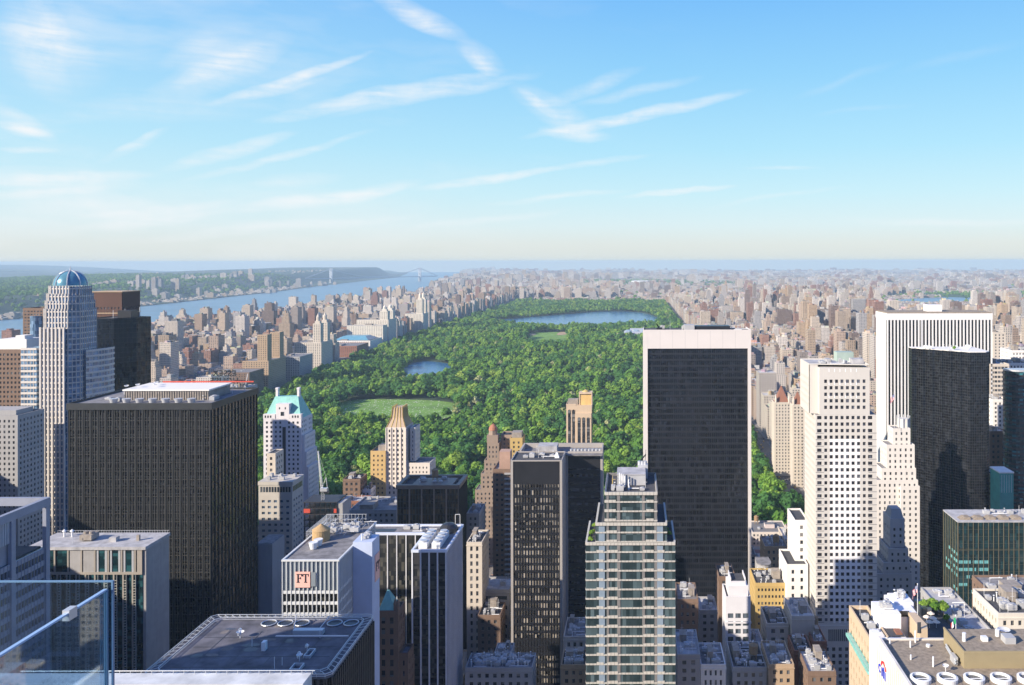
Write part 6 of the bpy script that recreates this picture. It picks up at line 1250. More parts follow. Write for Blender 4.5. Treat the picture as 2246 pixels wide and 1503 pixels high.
def bld(x0, x1, y0, y1, h, r, kind='mid', ci=None):
    if hit(x0, x1, y0, y1): return
    z = min(float(gh(x0, y0)), float(gh(x1, y1))) - 1.0; ci = r.choice(PICK) if ci is None else ci; k = r.uniform(.85, 1.12); wc = tuple(min(.8, c * k) for c in WALLS[ci]); rc = r.choice(ROOFS); bay, fl = r.uniform(2.8, 4.2), r.uniform(3.1, 3.7); B = []
    w, d = x1 - x0, y1 - y0; z1 = z + h
    if h > 45 and r.random() < .55 and w > 14 and d > 14:          # setbacks
        hs = h * r.uniform(.62, .82); q = r.uniform(.12, .22); B.append((x0,x1,y0,y1,z,z+hs,wc,rc,bay,fl)); x0_, x1_, y0_, y1_ = x0+w*q, x1-w*q*r.uniform(.2,1), y0+d*q*r.uniform(.3,1), y1-d*q
        if r.random() < .5: hm = h * r.uniform(.86, .93); B.append((x0_,x1_,y0_,y1_,z+hs,z+hm,wc,rc,bay,fl)); q = .14; w2, d2 = x1_-x0_, y1_-y0_; x0_, x1_, y0_, y1_ = x0_+w2*q, x1_-w2*q, y0_+d2*q, y1_-d2*q; hs = hm
        B.append((x0_,x1_,y0_,y1_,z+hs,z1,wc,rc,bay,fl)); tx0, tx1, ty0, ty1 = x0_, x1_, y0_, y1_
    else:
        B.append((x0,x1,y0,y1,z,z1,wc,rc,bay,fl)); tx0, tx1, ty0, ty1 = x0, x1, y0, y1
    tw, td = tx1 - tx0, ty1 - ty0; n = 1 + (r.random() < .6) + (h > 50)
    ex = []
    for _ in range(n):
        bw, bd_, bh = r.uniform(3, max(3.2, tw*.4)), r.uniform(3, max(3.2, td*.4)), r.uniform(2.2, 5)
        if bw > tw-1 or bd_ > td-1: continue
        bx, by = r.uniform(tx0+.4, tx1-bw-.4), r.uniform(ty0+.4, ty1-bd_-.4); ex.append((bx,bx+bw,by,by+bd_,z1,z1+bh*(1.3 if h > 50 else 1),tuple(c*r.uniform(.8,1.15) for c in wc) if r.random()<.7 else r.choice(ROOFS),r.choice(ROOFS),0,0))
    FAB.append(dict(b=B, e=ex, h=h, c=ci, x=(x0+x1)/2, y=(y0+y1)/2, w=w, d=d, kind=kind))
def fill_block(bx0, bx1, by0, by1, r, hfun, lot=(16, 26)):
    rows = ((by0, (by0+by1)/2-1.5), ((by0+by1)/2+1.5, by1))
    for (ya, yb) in rows:
        x = bx0
        while x < bx1 - 8:
            w = r.uniform(*lot); end = (x - bx0 < 22 or bx1 - x < 34); w = min(w * (1.25 if end else 1), bx1 - x)
            if bx1 - (x + w) < 8: w = bx1 - x
            h = hfun((x + w/2), (ya+yb)/2, end, r); dd = (yb - ya) * (1 if end or h > 30 else r.uniform(.6, .85)); front = ya == by0
            if h > 0: bld(x, x+w-.4, ya if front else yb-dd, ya+dd if front else yb, h, r)
            x += w
r = random.Random(11)
def h_mid(x, y, end, r):
    near = y < 420
    return r.uniform(14, 34) if near else (r.uniform(25, 62) if r.random() < .75 else r.uniform(60, 85))
# plots south of the park whose sight line to the park must stay open keep low
def h_south(x, y, end, r):
    h = h_mid(x, y, end, r); px = CX + x*K/y
    if y > 560 and 560 < px < 1760: h = min(h, r.uniform(28, 52))
    if y < 150: return 0
    if x < -.756*y-45: return r.uniform(120, 190)  # unseen towers west of the view, added tall to shade the low roofs
    if y < 200: return 0
    if y < 330: h = min(h, 40)
    return h
for (a, b, c, d) in BLK_S:
    if d < 150 or a > 1300: continue
    fill_block(a, b, c, d, r, h_south, (20, 36))
bld(-225, -185, 105, 150, 238, r)  # unseen tower left of the view, added to shade the railed roof
def h_west(x, y, end, r):
    if y < 1000: return r.uniform(20, 60) if r.random() < .8 else r.uniform(60, 110)
    k = r.random()
    if x > -745: return r.uniform(44, 66) if k < .92 else r.uniform(70, 95)
    if end: return r.uniform(38, 58) if k < .7 else r.uniform(14, 30) if k < .9 else r.uniform(70, 105)
    if x < -1560: return r.uniform(40, 62)
    return r.uniform(14, 22) if k < .80 else r.uniform(30, 55) if k < .965 else r.uniform(60, 95)
for (a, b, c, d) in BLK_W: fill_block(a, b, c, d, r, h_west, (15, 27) if c < 2600 else (20, 34))
def h_east(x, y, end, r):
    k = r.random()
    if x < 220: return r.uniform(42, 62) if k < .95 else r.uniform(65, 90)
    if x < 430: return (r.uniform(38, 58) if end else r.uniform(15, 24)) if k < .87 else r.uniform(55, 95)
    if y > 3900: return r.uniform(12, 20) if k < .74 else r.uniform(35, 60) if k < .93 else r.uniform(70, 120)
    if end: return r.uniform(28, 52) if k < .66 else r.uniform(70, 135)
    return r.uniform(15, 26) if k < .62 else r.uniform(35, 60) if k < .85 else r.uniform(80, 130) if x > 560 else r.uniform(60, 85)
def view_cap(x, y, h):
    px = CX + x*K/y
    return min(h, max(9, EYE - 101*y/K)) if 1925 < px < 2135 and y > 2500 else h
h_east0 = h_east
h_east = lambda x, y, end, r: view_cap(x, y, h_east0(x, y, end, r))
for (a, b, c, d) in BLK_E:
    if X(2600, c) > a: fill_block(a, b, c, d, r, h_east, (14, 24) if c < 2400 else (20, 34))
# beyond the park: Harlem, the Heights, the Bronx
def inpoly(p, poly):
    x, y = p; c = False; n = len(poly); j = n - 1
    for i in range(n):
        if (poly[i][1] > y) != (poly[j][1] > y) and x < (poly[j][0]-poly[i][0])*(y-poly[i][1])/(poly[j][1]-poly[i][1])+poly[i][0]: c = not c
        j = i
    return c
WET = [EAST, EAST2, ISLE]; r = random.Random(5)
y = 4860.0
while y < 22500:
    st = 46 if y < 7000 else 64 if y < 10000 else 95 if y < 15000 else 150; xs0 = float(lin(W_SHORE, y)) + 60; x = max(xs0, X(-60, y)); xe = X(2310, y)
    while x < xe:
        w = r.uniform(.5, 1.05) * st; gap = r.uniform(3, 14); dpt = st * r.uniform(.4, .75)
        c = math.sin(x/410.+y/900.)*math.sin(y/520.-x/1300.); park = math.sin(x/950.+1.3)*math.sin(y/1300.+.4)
        k = r.random(); h = r.uniform(9, 20) if k < .88 else r.uniform(24, 46) if k < .985 else r.uniform(60, 100)
        if c > .45 and r.random() < .25: h = r.uniform(48, 78)
        h = view_cap(x, y, h) if y < 5700 else h
        if (y < 5100 and x < 163 and x > -680): h = min(h, 24)
        if abs(x + 120) < 18 and y < 7500: x += w; continue       # the straight avenue north
        if park > .55 and r.random() < .85: x += w + gap; continue
        if not any(inpoly((x, y), q) for q in WET): bld(x, x+w, y, y+dpt, h, r, 'far')
        x += w + gap
    y += st * (1.0 if r.random() < .8 else 1.35)
# beyond the river: ridge-top towers and the low waterfront
r = random.Random(9)
def jbld(x, y, w, d, h, ci):
    z = float(jh(np.float64(x), np.float64(y))) - 2; wc = tuple(c*.72 for c in WALLS[ci]); rc = r.choice(ROOFS)
    FAB.append(dict(b=[(x, x+w, y, y+d, z, z+h, wc, rc, 4, 3.6)], e=[(x+w*.3, x+w*.7, y+d*.3, y+d*.7, z+h, z+h+5, wc, rc, 0, 0)], h=h, c=ci, x=x, y=y, w=w, d=d, kind='bank'))
for (px, y, n, hh) in ((290, 6300, 3, 70), (330, 6100, 7, 95), (360, 6000, 4, 60), (400, 7600, 4, 60), (455, 7900, 9, 60), (510, 8200, 7, 70), (560, 8300, 3, 100), (583, 8300, 3, 95), (610, 8400, 3, 85), (480, 7000, 4, 40), (560, 7000, 5, 40), (240, 6500, 6, 40), (700, 9500, 5, 40), (180, 6200, 6, 25)):
    for i in range(n): jbld(X(px+r.uniform(-22, 22), y), y+r.uniform(-200, 300), r.uniform(22, 60), r.uniform(18, 40), hh*r.uniform(.6, 1.1), r.choice([2, 6, 7, 8, 12, 8]))
for i in range(300):
    y = r.uniform(3600, 9000); x = float(lin(J_SHORE, y)) - r.uniform(15, 210); jbld(x-20, y, r.uniform(15, 60), r.uniform(15, 40), r.uniform(5, 11) if r.random() < .93 else r.uniform(20, 40), r.choice([2, 6, 8, 8, 1, 7]))
for i in range(900):
    y = r.uniform(3500, 12000); x = float(lin(J_SHORE, y)) - r.uniform(560, 4200)
    if math.sin(x/500.+y/700.) > -.1: jbld(x, y, r.uniform(14, 34), r.uniform(12, 30), r.uniform(8, 15), r.choice([2, 6, 8, 1, 7, 0]))
# pale stadium bowl in the far Bronx
d = 9200.0; x = X(1412, d); z0 = float(gh(x, d)); t = Thing('stadium', 'pale oval stadium in the far distance above the park', 'stadium', x, d, z0, rect=(x-150, x+150, d-120, d+120))
FAB[:] = [f for f in FAB if not (abs(f['x']-x) < 190 and abs(f['y']-d) < 170)]
mb = MB().lathe(0, 0, [(1.0, 0), (1.06, 34), (1.0, 36), (.55, 8)], 28); mb.v = [(x+a*130, d+b*100, z0+c) for a, b, c in mb.v]; t.part('stands', mb, pm('stadium_white', (.70, .69, .66), .6)); t.part('pitch', MB().prism([(x+70*cos(2*pi*k/20), d+54*sin(2*pi*k/20)) for k in range(20)], z0, z0+1), LAWN)

# ---- which buildings show largest: rasterise a coarse id map, far to near
SC = 1024 / 2246; IW, IH = 1024, 685; idm = np.full((IH, IW), -1, np.int32)
def prj(x, y, z): return (CX + x*K/y) * SC, (CY + (EYE - z)*K/y) * SC
jobs = [(f['b'][0][2], i, bx) for i, f in enumerate(FAB) for bx in f['b']]
HERO_TOPS = []
for o in list(COL.objects):                          # modelled buildings hide what stands behind them
    if o.type == 'EMPTY' and 'label' in o:
        xs = []; 
        for c in o.children:
            if c.type == 'MESH' and c.name.split('.')[0] in ('wall', 'glass_wall', 'upper_block', 'core', 'stone_frame', 'top_band', 'tower_wall', 'setback_wall', 'upper_wall', 'rooftop_block'):
                vv = np.empty(len(c.data.vertices)*3, 'f'); c.data.vertices.foreach_get('co', vv); vv = vv.reshape(-1, 3) + np.array(o.location)
                a, b = vv.min(0), vv.max(0)
                if a[1] > 20: jobs.append((float(a[1]), -2, (a[0], b[0], a[1], b[1], a[2], b[2])))
for (yk, i, bx) in sorted(jobs, key=lambda j: -j[0]):
    x0, x1, y0, y1, z0, z1 = bx[:6]
    ax, ay = prj(x0, y0, z1); bx_, by = prj(x1, y0, z0); cx2, cy2 = prj(x0, y1, z1); dx2, _ = prj(x1, y1, z1)
    for (u0, u1, v0, v1) in ((min(ax, cx2), max(bx_, dx2), cy2, ay), (ax, bx_, ay, by)) if (i >= 0) else ((ax, bx_, ay, by),):
        u0, u1, v0, v1 = int(max(0, u0)), int(min(IW, u1+1)), int(max(0, v0)), int(min(IH, v1+1))
        if u1 > u0 and v1 > v0: idm[v0:v1, u0:u1] = i
ids, cnt = np.unique(idm[idm >= 0], return_counts=True); area = dict(zip(ids.tolist(), cnt.tolist()))
rank = sorted(area, key=lambda i: -area[i]); SOLO = set(rank[:235])
def add_boxes(mb, boxes, nowin=False):
    for (x0, x1, y0, y1, z0, z1, wc, rc, bay, fl) in boxes:
        al = 1.0 if bay and not nowin else 0.0; nb = max(1, round((x1-x0)/(bay or 4))); nd = max(1, round((y1-y0)/(bay or 4))); nf = (z1-z0)/(fl or 4); o1 = int(x0*7) % 97
        c = (*wc, al)
        for P, n in (([(x0,y0,z0),(x1,y0,z0),(x1,y0,z1),(x0,y0,z1)], nb), ([(x1,y0,z0),(x1,y1,z0),(x1,y1,z1),(x1,y0,z1)], nd), ([(x0,y1,z0),(x0,y0,z0),(x0,y0,z1),(x0,y1,z1)], nd), ([(x1,y1,z0),(x0,y1,z0),(x0,y1,z1),(x1,y1,z1)], nb)):
            mb.face(P, [(o1, -nf), (o1+n, -nf), (o1+n, 0.02), (o1, 0.02)], c)
        mb.face([(x0,y0,z1),(x1,y0,z1),(x1,y1,z1),(x0,y1,z1)], [(0,0)]*4, (*rc, 0.0))
rest = MB(); PLACE = {}
def size_word(h): return 'low' if h < 27 else 'mid height' if h < 45 else 'tall' if h < 75 else 'very tall'
for i, f in enumerate(FAB):
    if i not in SOLO: add_boxes(rest, f['b']); add_boxes(rest, f['e'], True); continue
    if f['kind'] == 'bank': where = 'on the far river bank'
    elif f['kind'] == 'far': where = 'in the distance north of the park'
    elif f['y'] < 719: where = 'in the midtown streets south of the park' if f['y'] < 500 else 'near the south edge of the park'
    elif f['x'] < 0: where = 'fronting the west edge of the park' if f['x'] > -760 else 'in the streets west of the park'
    else: where = 'fronting the east edge of the park' if f['x'] < 225 else 'in the streets east of the park'
    lab = '%s %s building %s' % (size_word(f['h']), WN[f['c']], where)
    b0 = f['b'][0]; t = Thing('city_building', lab, 'building', f['x'], f['y'], b0[4], group='%s %s buildings %s' % (size_word(f['h']), WN[f['c']], where))
    mb = MB(); add_boxes(mb, f['b'][:1]); t.part('wall', mb, CITY)
    for bx in f['b'][1:]: mb = MB(); add_boxes(mb, [bx]); t.part('setback_storeys', mb, CITY)
    for e in f['e']: mb = MB(); add_boxes(mb, [e], True); t.part('roof_housing', mb, CITY)
    if area[i] > 60:
        x0, x1, y0, y1 = f['b'][-1][:4]; zt = f['b'][-1][5]; rr = random.Random(i)
        pb = MB(); q = .4
        for a in ((x0,x1,y0,y0+q),(x0,x1,y1-q,y1),(x0,x0+q,y0+q,y1-q),(x1-q,x1,y0+q,y1-q)): add_boxes(pb, [(*a, zt+.003, zt+1.0, f['b'][0][6], f['b'][0][6], 0, 0)])
        t.part('parapet', pb, CITY); t.clutter(x0+1, x1-1, y0+1, y1-1, zt, i, 4, 1 if rr.random() < .5 else 0)
o = rest.obj('city_buildings_beyond', CITY); o['kind'] = 'stuff'
print('fabric', len(FAB), 'solo', len(SOLO), 'heroes', len(RECTS))
# ------------------------------------------------------------------ cars and taxis on the avenue beside the park and in the near streets
def make_car(name, label, cat, mat, group, x, y, z, rz):
    t = Thing(name, label, cat, x, y, z, group); t.org = (0, 0, 0); t.o.rotation_euler = (0, 0, rz)
    b = MB().prism([(-.9,-2.3),(.9,-2.3),(.95,-1.6),(.95,1.8),(.85,2.3),(-.85,2.3),(-.95,1.8),(-.95,-1.6)], .28, .85).box(-.72, .72, -1.3, .9, 1.36, 1.42); t.part('body', b, mat)
    t.part('cabin_glass', MB().prism(rect(-.86, .86, -1.7, 1.2), .851, 1.36, True, rect(-.72, .72, -1.3, .9)), G_DARK)
    for sx in (-1, 1):
        for sy in (-1.4, 1.4): w = MB().tube((sx*.72, sy, .33), (sx*.96, sy, .33), .33, 10); t.part('wheel', w, M['black_metal'])
    return t
def copy_thing(root, x, y, z, rz, label):
    q = root.copy(); COL.objects.link(q); q.location = (x, y, z); q.rotation_euler = (0, 0, rz); q['label'] = label
    for ch in list(root.children): c = ch.copy(); COL.objects.link(c); c.parent = q
r = random.Random(77)
cols = [('yellow_taxi', 'yellow taxi', 'taxi', pm('taxi_yellow', (.75, .45, .03), .3, .03)), ('parked_car', 'white car', 'car', pm('car_white', (.75, .75, .75), .3, .03)), ('parked_car', 'dark car', 'car', pm('car_dark', (.03, .035, .05), .25, .05)), ('parked_car', 'silver car', 'car', pm('car_silver', (.4, .42, .44), .3, .04))]
protos = [make_car(n, '%s on the avenue beside the park trees' % l, c, m, '%ss on the avenue beside the park' % l, 171 + 3*k, 800 + 21*k, float(gh(171+3*k, 800+21*k)) + .05, 0) for k, (n, l, c, m) in enumerate(cols)]
for i in range(44):
    k = r.choice([0, 0, 1, 2, 2, 3]); y = 735 + i*17 + r.uniform(-5, 5); x = 175 + r.choice([-5.2, -1.7, 1.7, 5.2, 8.2]); copy_thing(protos[k].o, x, y, float(gh(x, y)) + .05, r.uniform(-.03, .03), '%s on the avenue beside the park trees' % cols[k][1])
# ------------------------------------------------------------------ trees
def leaf_mat(name, stops):
    T = newmat(name); oi = T.new('ShaderNodeObjectInfo'); geo = T.new('ShaderNodeNewGeometry'); n = T.noise(geo.outputs['Position'], .22, 2, .6)
    f = T.m('ADD', T.m('MULTIPLY', oi.outputs['Random'], .46), T.m('ADD', T.m('MULTIPLY', n, .14), T.m('MULTIPLY', T.m('MULTIPLY_ADD', T.noise(geo.outputs['Position'], .013, 3, .6), 2.4, -.7, clamp=True), .44)))
    rc_ = T.ramp(f, stops); T.put(T.bs.inputs['Base Color'], rc_); tl = T.new('ShaderNodeBsdfTranslucent'); T.put(tl.inputs[0], T.mix(.5, rc_, (.25, .38, .05))); ms = T.new('ShaderNodeMixShader'); ms.inputs[0].default_value = .34; T.l.new(T.bs.outputs[0], ms.inputs[1]); T.l.new(tl.outputs[0], ms.inputs[2]); T.l.new(ms.outputs[0], T.n['Material Output'].inputs[0]); T.bs.inputs['Roughness'].default_value = .75; T.bs.inputs['Specular IOR Level'].default_value = .2
    return T.mat
L_GREEN = leaf_mat('summer_leaves', [(.1, (.07, .17, .03)), (.35, (.13, .28, .04)), (.6, (.22, .38, .055)), (.9, (.36, .48, .09))])
L_DARK = leaf_mat('dark_leaves', [(.1, (.045, .13, .04)), (.6, (.08, .21, .05)), (.9, (.15, .30, .06))])
L_BLOOM = leaf_mat('blossom_leaves', [(.1, (.20, .26, .08)), (.5, (.42, .44, .19)), (.9, (.60, .60, .33))])
BARK = pm('bark', (.10, .075, .05), .95, .2, 1)
def crown_mesh(seed, W, H, base, nl, nq, lo=False):
    """leaf clumps scattered over many uneven lobes"""
    r = random.Random(seed); mb = MB(); lobes = []
    for i in range(nl):
        a = r.uniform(0, 2*pi); q = sqrt(r.random())*W*.36; zz = base + H*(.28 + .55*r.random()*(1-(q/(W*.5))**2)); lobes.append((q*cos(a), q*sin(a), zz, W*r.uniform(.10, .23)))
    lobes.append((0, 0, base+H*.72, W*.24))
    for (cx, cy, cz, rr) in lobes:
        for _ in range(nq // len(lobes)):
            u = r.uniform(-.45, 1); a = r.uniform(0, 2*pi); s_ = sqrt(max(0, 1-u*u)); rad = rr*r.uniform(.72, 1.15); n = mathutils.Vector((s_*cos(a), s_*sin(a), u)); c = mathutils.Vector((cx, cy, cz)) + n*rad
            n = (n + mathutils.Vector((r.uniform(-.5,.5), r.uniform(-.5,.5), r.uniform(-.2,.6)))).normalized(); t1 = n.orthogonal().normalized(); t2 = n.cross(t1); an = r.uniform(0, pi); t1, t2 = t1*cos(an)+t2*sin(an), t2*cos(an)-t1*sin(an); k = W*r.uniform(.035, .075)*(1.6 if lo else 1)
            mb.face([tuple(c+t1*k*r.uniform(.7,1.2)), tuple(c+t2*k), tuple(c-t1*k*r.uniform(.7,1.2)), tuple(c-t2*k*r.uniform(.7,1.1))])
    return mb
def trunk_mesh(h, base, r=.35):
    mb = MB().cyl(0, 0, -.5, base+h*.25, r, 7, r*.6)
    for k in range(4): a = k*pi/2+.4; mb.tube((0, 0, base*.8), (cos(a)*h*.28, sin(a)*h*.28, base+h*.4), r*.4, 5)
    return mb
VAR = [(14, 13, 4.5, L_GREEN), (12, 12, 4, L_GREEN), (16, 13, 5, L_GREEN), (11, 14, 4, L_DARK), (13, 12, 4, L_DARK), (11, 9, 3.5, L_BLOOM), (14.5, 11, 4.5, L_GREEN), (9, 8, 3, L_GREEN), (10, 15, 5, L_GREEN), (17, 11, 4, L_DARK), (12, 10, 4, L_GREEN), (8, 13, 3, L_DARK)]
HI = []; LO = []; TR = []
src = bpy.data.collections.new('woodland_crowns')
for k, (W, H, b, m) in enumerate(VAR):
    o = crown_mesh(k, W, H, b, 19 + k % 5, 1500).obj('crown', m); HI.append(o.data); COL.objects.unlink(o); bpy.data.objects.remove(o)
    o = crown_mesh(k+50, W, H, b, 11 + k % 4, 480, True).obj('woodland_crown_%02d' % k, m); COL.objects.unlink(o); src.objects.link(o)
    o = trunk_mesh(H, b).obj('trunk', BARK); TR.append(o.data); COL.objects.unlink(o); bpy.data.objects.remove(o)
PATHS = [([(-430, 722), (-520, 1200), (-600, 1500)], 7), ([(-300, 722), (-180, 1100), (-90, 1500), (60, 2100)], 6), ([(-680, 1750), (-300, 1800), (122, 1790)], 6), ([(-680, 2350), (-300, 2420), (122, 2380)], 6), ([(-240, 1540), (-300, 1300)], 9)]
def near_path(x, y):
    for pts, w in PATHS:
        for (ax, ay), (bx, by) in zip(pts[:-1], pts[1:]):
            L2 = (bx-ax)**2+(by-ay)**2; t_ = max(0, min(1, ((x-ax)*(bx-ax)+(y-ay)*(by-ay))/L2))
            if (x-ax-t_*(bx-ax))**2+(y-ay-t_*(by-ay))**2 < w*w: return True
    return False
CB = [(min(p[0] for p in q)-3, max(p[0] for p in q)+3, min(p[1] for p in q)-3, max(p[1] for p in q)+3, q) for q in CLEAR]
r = random.Random(21); trees = []
y = PARK[2] + 6
while y < PARK[3] - 5:
    stp = 11.8 if y < 1600 else 12.4 if y < 2800 else 14
    x = PARK[0] + 5 + r.uniform(0, 6)
    while x < PARK[1] - 4:
        tx, ty = x + r.uniform(-3.2, 3.2), y + r.uniform(-3.2, 3.2); x += stp
        if r.random() < .05 or (math.sin(tx/37.+ty/51.)*math.sin(ty/29.-tx/83.) > .74 and r.random() < .7): continue
        if near_path(tx, ty) or any(a < tx < b and c < ty < d and inpoly((tx, ty), q) for a, b, c, d, q in CB) or hit(tx-3, tx+3, ty-3, ty+3, 1): continue
        cl = math.sin(tx/120.+1)*math.sin(ty/90.)+math.sin(tx/47.-ty/60.)
        k = r.random(); v = 5 if (k < .045 or (k < .24 and math.sin(tx/60.)*math.sin(ty/75.+.5) > .55)) else (r.choice([3, 4, 9, 11]) if cl > .5 and r.random() < .6 else r.choice([0, 1, 2, 6, 7, 8, 10, 4, 9, 11]))
        trees.append((tx, ty, float(gh(tx, ty)), r.uniform(.75, 1.5)*(1.22 if cl > .2 else .95), r.uniform(0, 6.28), v))
    y += stp * .93
print('trees', len(trees))
def tree(x, y, z, s, a, v, label, group, mesh=None, cat='tree', name='tree'):
    t = Thing(name, label, cat, x, y, z, group); t.o.rotation_euler = (0, 0, a); t.o.scale = (s, s, s)
    c = bpy.data.objects.new('crown', HI[v]); COL.objects.link(c); c.parent = t.o
    q = bpy.data.objects.new('trunk', TR[v]); COL.objects.link(q); q.parent = t.o
KN = ['broad green tree', 'rounded green tree', 'large spreading green tree', 'dark green upright tree', 'dark green rounded tree', 'pale blossoming tree', 'wide low green tree', 'small green tree', 'tall narrow green tree', 'wide dark green tree', 'neat round green tree', 'slim dark green tree']
seen = []
for i, (x, y, z, s, a, v) in enumerate(trees):
    u, w = prj(x, y, z + 12)
    if 0 <= u < IW and 0 <= w < IH and idm[int(w), int(u)] == -1: seen.append((y, i))
    else:
        if 0 <= u < IW and 0 <= w < IH and idm[int(w), int(u)] >= 0 and FAB[idm[int(w), int(u)]]['y'] > y: seen.append((y, i))
seen.sort(); solo = set(i for _, i in seen[:300])
for i in solo:
    x, y, z, s, a, v = trees[i]; side = 'at the west side of the near park' if x < -380 else 'in the middle of the near park' if x < -60 else 'at the east side of the near park'
    tree(x, y, z, s, a, v, '%s standing %s' % (KN[v], side), '%ss %s' % (KN[v], side))
rest = [tr for i, tr in enumerate(trees) if i not in solo]
# green pockets elsewhere: the far bank, the island, street trees beyond the park
r = random.Random(3)
for _ in range(700):
    p = (r.uniform(1500, 3200), r.uniform(4800, 6900))
    if inpoly(p, ISLE): rest.append((*p, float(gh(*p)) + 2, 1.3, 0, r.choice([0, 2, 4])))
for _ in range(9000):
    yy = r.uniform(4900, 12500); xx = r.uniform(float(lin(W_SHORE, yy))+80, X(2300, yy)); pk = math.sin(xx/950.+1.3)*math.sin(yy/1300.+.4)
    if pk > .5 or r.random() < .10: rest.append((xx, yy, float(gh(xx, yy)), r.uniform(1.0, 1.7), r.uniform(0, 6), r.choice([0, 2, 4, 6])))
for _ in range(9000):
    yy = r.uniform(3300, 9500); s_ = r.uniform(230, 3600) ** 1.0; xx = float(lin(J_SHORE, yy)) - s_
    rest.append((xx, yy, float(jh(np.float64(xx), np.float64(yy))), r.uniform(1.1, 2.0), r.uniform(0, 6), r.choice([0, 2, 4, 3])))
me = bpy.data.meshes.new('park_woodland'); me.from_pydata([t_[:3] for t_ in rest], [], [])
for nm, ty, vals in (('size', 'FLOAT', [t_[3] for t_ in rest]), ('turn', 'FLOAT', [t_[4] for t_ in rest]), ('sort', 'INT', [t_[5] for t_ in rest])): me.attributes.new(nm, ty, 'POINT').data.foreach_set('value', vals)
ob = bpy.data.objects.new('park_woodland', me); COL.objects.link(ob); ob['kind'] = 'stuff'
ng = bpy.data.node_groups.new('woodland', 'GeometryNodeTree'); ng.interface.new_socket('Geometry', in_out='INPUT', socket_type='NodeSocketGeometry'); ng.interface.new_socket('Geometry', in_out='OUTPUT', socket_type='NodeSocketGeometry')
N = ng.nodes; Lk = ng.links; gi = N.new('NodeGroupInput'); go = N.new('NodeGroupOutput'); ip = N.new('GeometryNodeInstanceOnPoints'); ci = N.new('GeometryNodeCollectionInfo'); ci.inputs['Collection'].default_value = src; ci.inputs['Separate Children'].default_value = True; ci.inputs['Reset Children'].default_value = True
def attr(nm, ty):
    q = N.new('GeometryNodeInputNamedAttribute'); q.data_type = ty; q.inputs[0].default_value = nm; return next(s for s in q.outputs if s.enabled and s.name == 'Attribute')
Lk.new(gi.outputs[0], ip.inputs['Points']); Lk.new(ci.outputs[0], ip.inputs['Instance']); ip.inputs['Pick Instance'].default_value = True
Lk.new(attr('sort', 'INT'), ip.inputs['Instance Index']); cx = N.new('ShaderNodeCombineXYZ'); Lk.new(attr('turn', 'FLOAT'), cx.inputs[2]); Lk.new(cx.outputs[0], ip.inputs['Rotation'])
c2 = N.new('ShaderNodeCombineXYZ'); sz = attr('size', 'FLOAT'); [Lk.new(sz, c2.inputs[k]) for k in range(3)]; Lk.new(c2.outputs[0], ip.inputs['Scale']); Lk.new(ip.outputs[0], go.inputs[0])
mo = ob.modifiers.new('woodland', 'NODES'); mo.node_group = ng
# terrace planting
for i, (x, y, z) in enumerate(BUSH[:9]): tree(x, y, z-.6, .16, i, 7 if i % 2 else 0, 'small leafy bush on the %s terrace of the banded glass tower' % ('left' if i < 6 else 'right'), 'bushes on the %s terrace of the banded tower' % ('left' if i < 6 else 'right'), cat='bush', name='terrace_bush')
for (x, y, z) in BUSH[9:]: tree(x, y, z-.5, .32, 1, 7, 'small roof tree on top of the black sawtooth tower', None, cat='bush', name='roof_bush')
for i, (x, y, z) in enumerate(TERRACE): tree(x, y, z-.5, .30, i, (7, 0)[i % 2], 'small green tree beside the parasols on the roof terrace', 'small trees on the roof terrace', cat='tree', name='terrace_tree')
# people and blankets on the meadow: specks nobody could count
r = random.Random(8); mb = MB(); mats = []
xs_ = [p[0] for p in MEADOW]; ys_ = [p[1] for p in MEADOW]; n = 0
while n < 520:
    x, y = r.uniform(min(xs_), max(xs_)), r.uniform(min(ys_), max(ys_))
    if not inpoly((x, y), MEADOW): continue
    z = float(gh(x, y)) + .55; n += 1; zz = max(float(gh(a, b)) for a, b in MEADOW) + .5
    if r.random() < .5: mb.box(x-.9, x+.9, y-.8, y+.8, zz, zz+.06)
    mb.cyl(x, y, zz, zz+.55, .32, 6, .2); mb.cyl(x, y, zz+.55, zz+.85, .14, 6, .1); mb.box(x-.25, x+.25, y-.8, y-.1, zz+.07, zz+.25)
struct('meadow_crowd', mb, pm('crowd_clothes', (.62, .60, .58), .8, .4, .8), 'stuff')

# ------------------------------------------------------------------ the observation deck's edge, bottom left
t = Thing('deck_ledge', 'white stone ledge of the observation deck along the bottom left edge', 'ledge', -18, 31, Z(1490, 30)-2)
zl = Z(1474, 30.0); wl_ = pm('ledge_white', (.56, .57, .57), .8, .3, 1.1)
t.part('ledge', MB().box(X(60,30), X(682,30), 29.2, 30.0, zl-3, zl).box(X(60,30)-9, X(60,30)-.01, 27.5, 30, zl-3, zl), wl_)
mb = MB(); za = zl+.35
mb.tube((X(30,29.6), 29.9, zl+.12), (X(682,29.6), 29.9, zl+.12), .015, 5)
for i in range(28): a = X(40,29.7)+i*.38; mb.tube((a, 29.9, zl), (a, 29.9, zl+.12), .01, 4)
t.part('railing', mb, M['silver_metal']); t.part('lower_roof', MB().box(X(-60,28), X(620,28), 24, 29.19, zl-3.2, zl-1.2), M['roof_dark'])
mb = MB()
for i in range(6): a = X(80,29)+i*1.35; mb.tube((a, 25.5, zl-1.1), (a+.6, 28.5, zl-.1), .05, 5)
t.part('braces', mb, M['white_metal']); t.part('curved_pipe', MB().tube((X(60,28.5),28.5,zl-.4),(X(225,28.5),28.5,zl-.2),.06,6).tube((X(225,28.5),28.5,zl-.2),(X(236,28.5),28.8,zl+.05),.06,6), M['silver_metal'])
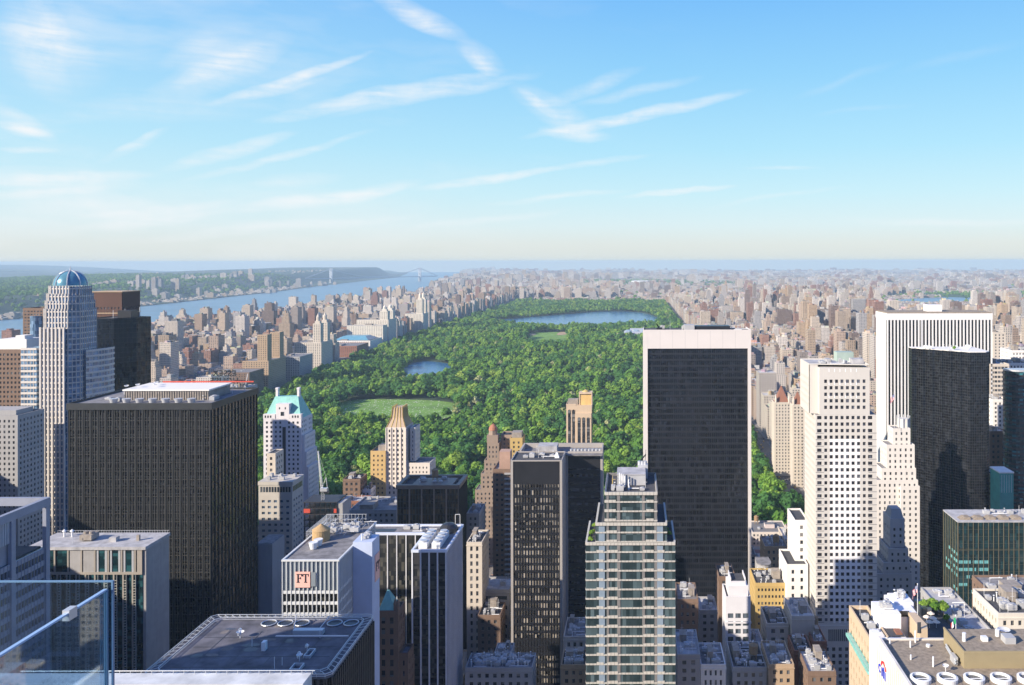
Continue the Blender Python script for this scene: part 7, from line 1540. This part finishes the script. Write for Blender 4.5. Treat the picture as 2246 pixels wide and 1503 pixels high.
t.part('floodlight', MB().lathe(X(415,28.5), 28.5, [(.05,zl+.05),(.22,zl-.02),(.3,zl-.2)], 12), M['white_metal']); t.part('red_pipe', MB().tube((X(250,28),28,zl-.32),(X(520,28),28,zl-.32),.035,5), M['red_paint'])
def clear_glass():
    T = newmat('clear_glass'); tr = T.new('ShaderNodeBsdfTransparent'); tr.inputs[0].default_value = (.80, .90, .97, 1); gl = T.new('ShaderNodeBsdfGlossy'); gl.inputs['Roughness'].default_value = .02; gl.inputs[0].default_value = (.9, .95, 1, 1)
    fr = T.new('ShaderNodeFresnel'); fr.inputs[0].default_value = 1.5; mx = T.new('ShaderNodeMixShader'); T.l.new(T.m('MULTIPLY_ADD', fr.outputs[0],   .45, .02), mx.inputs[0]); T.l.new(tr.outputs[0], mx.inputs[1]); T.l.new(gl.outputs[0], mx.inputs[2])
    T.l.new(mx.outputs[0], T.n['Material Output'].inputs[0]); return T.mat
CG = clear_glass(); edge = pm('glass_edge', (.12, .22, .34), .2, .1)
dg = 9.0; xc = X(243, dg); ztop = Z(1275, dg); zbot = Z(1560, dg)
t = Thing('glass_barrier', 'clear glass safety panel facing the park at the bottom left corner', 'glass panel', xc-2, dg, zbot)
t.part('pane', MB().box(xc-6, xc, dg, dg+.02, zbot, ztop), CG); t.part('top_edge', MB().box(xc-6, xc, dg-.005, dg+.025, ztop+.001, ztop+.014), edge); t.part('side_edge', MB().box(xc+.001, xc+.016, dg-.005, dg+.025, zbot, ztop+.014), edge)
xs = X(236, dg); t = Thing('glass_barrier', 'clear glass safety panel running toward the viewer with a bright slanting top edge, bottom left', 'glass panel', xs, 7, zbot)
zt2 = Z(1291, dg); t.part('pane', MB().box(xs-.02, xs, 3.5, dg-.03, zbot-1, zt2), CG); t.part('top_rail', MB().box(xs-.03, xs+.01, 3.5, dg-.03, zt2+.001, zt2+.02), pm('rail_blue', (.30, .45, .65), .25, .05)); t.part('end_post', MB().box(xs-.025, xs+.005, dg-.03, dg-.005, zbot-1, zt2), edge)
for i in range(4): t.part('rail_clamp', MB().box(xs-.05, xs+.02, 4.6+i*1.25, 4.72+i*1.25, zt2-.06, zt2+.045), M['silver_metal'])
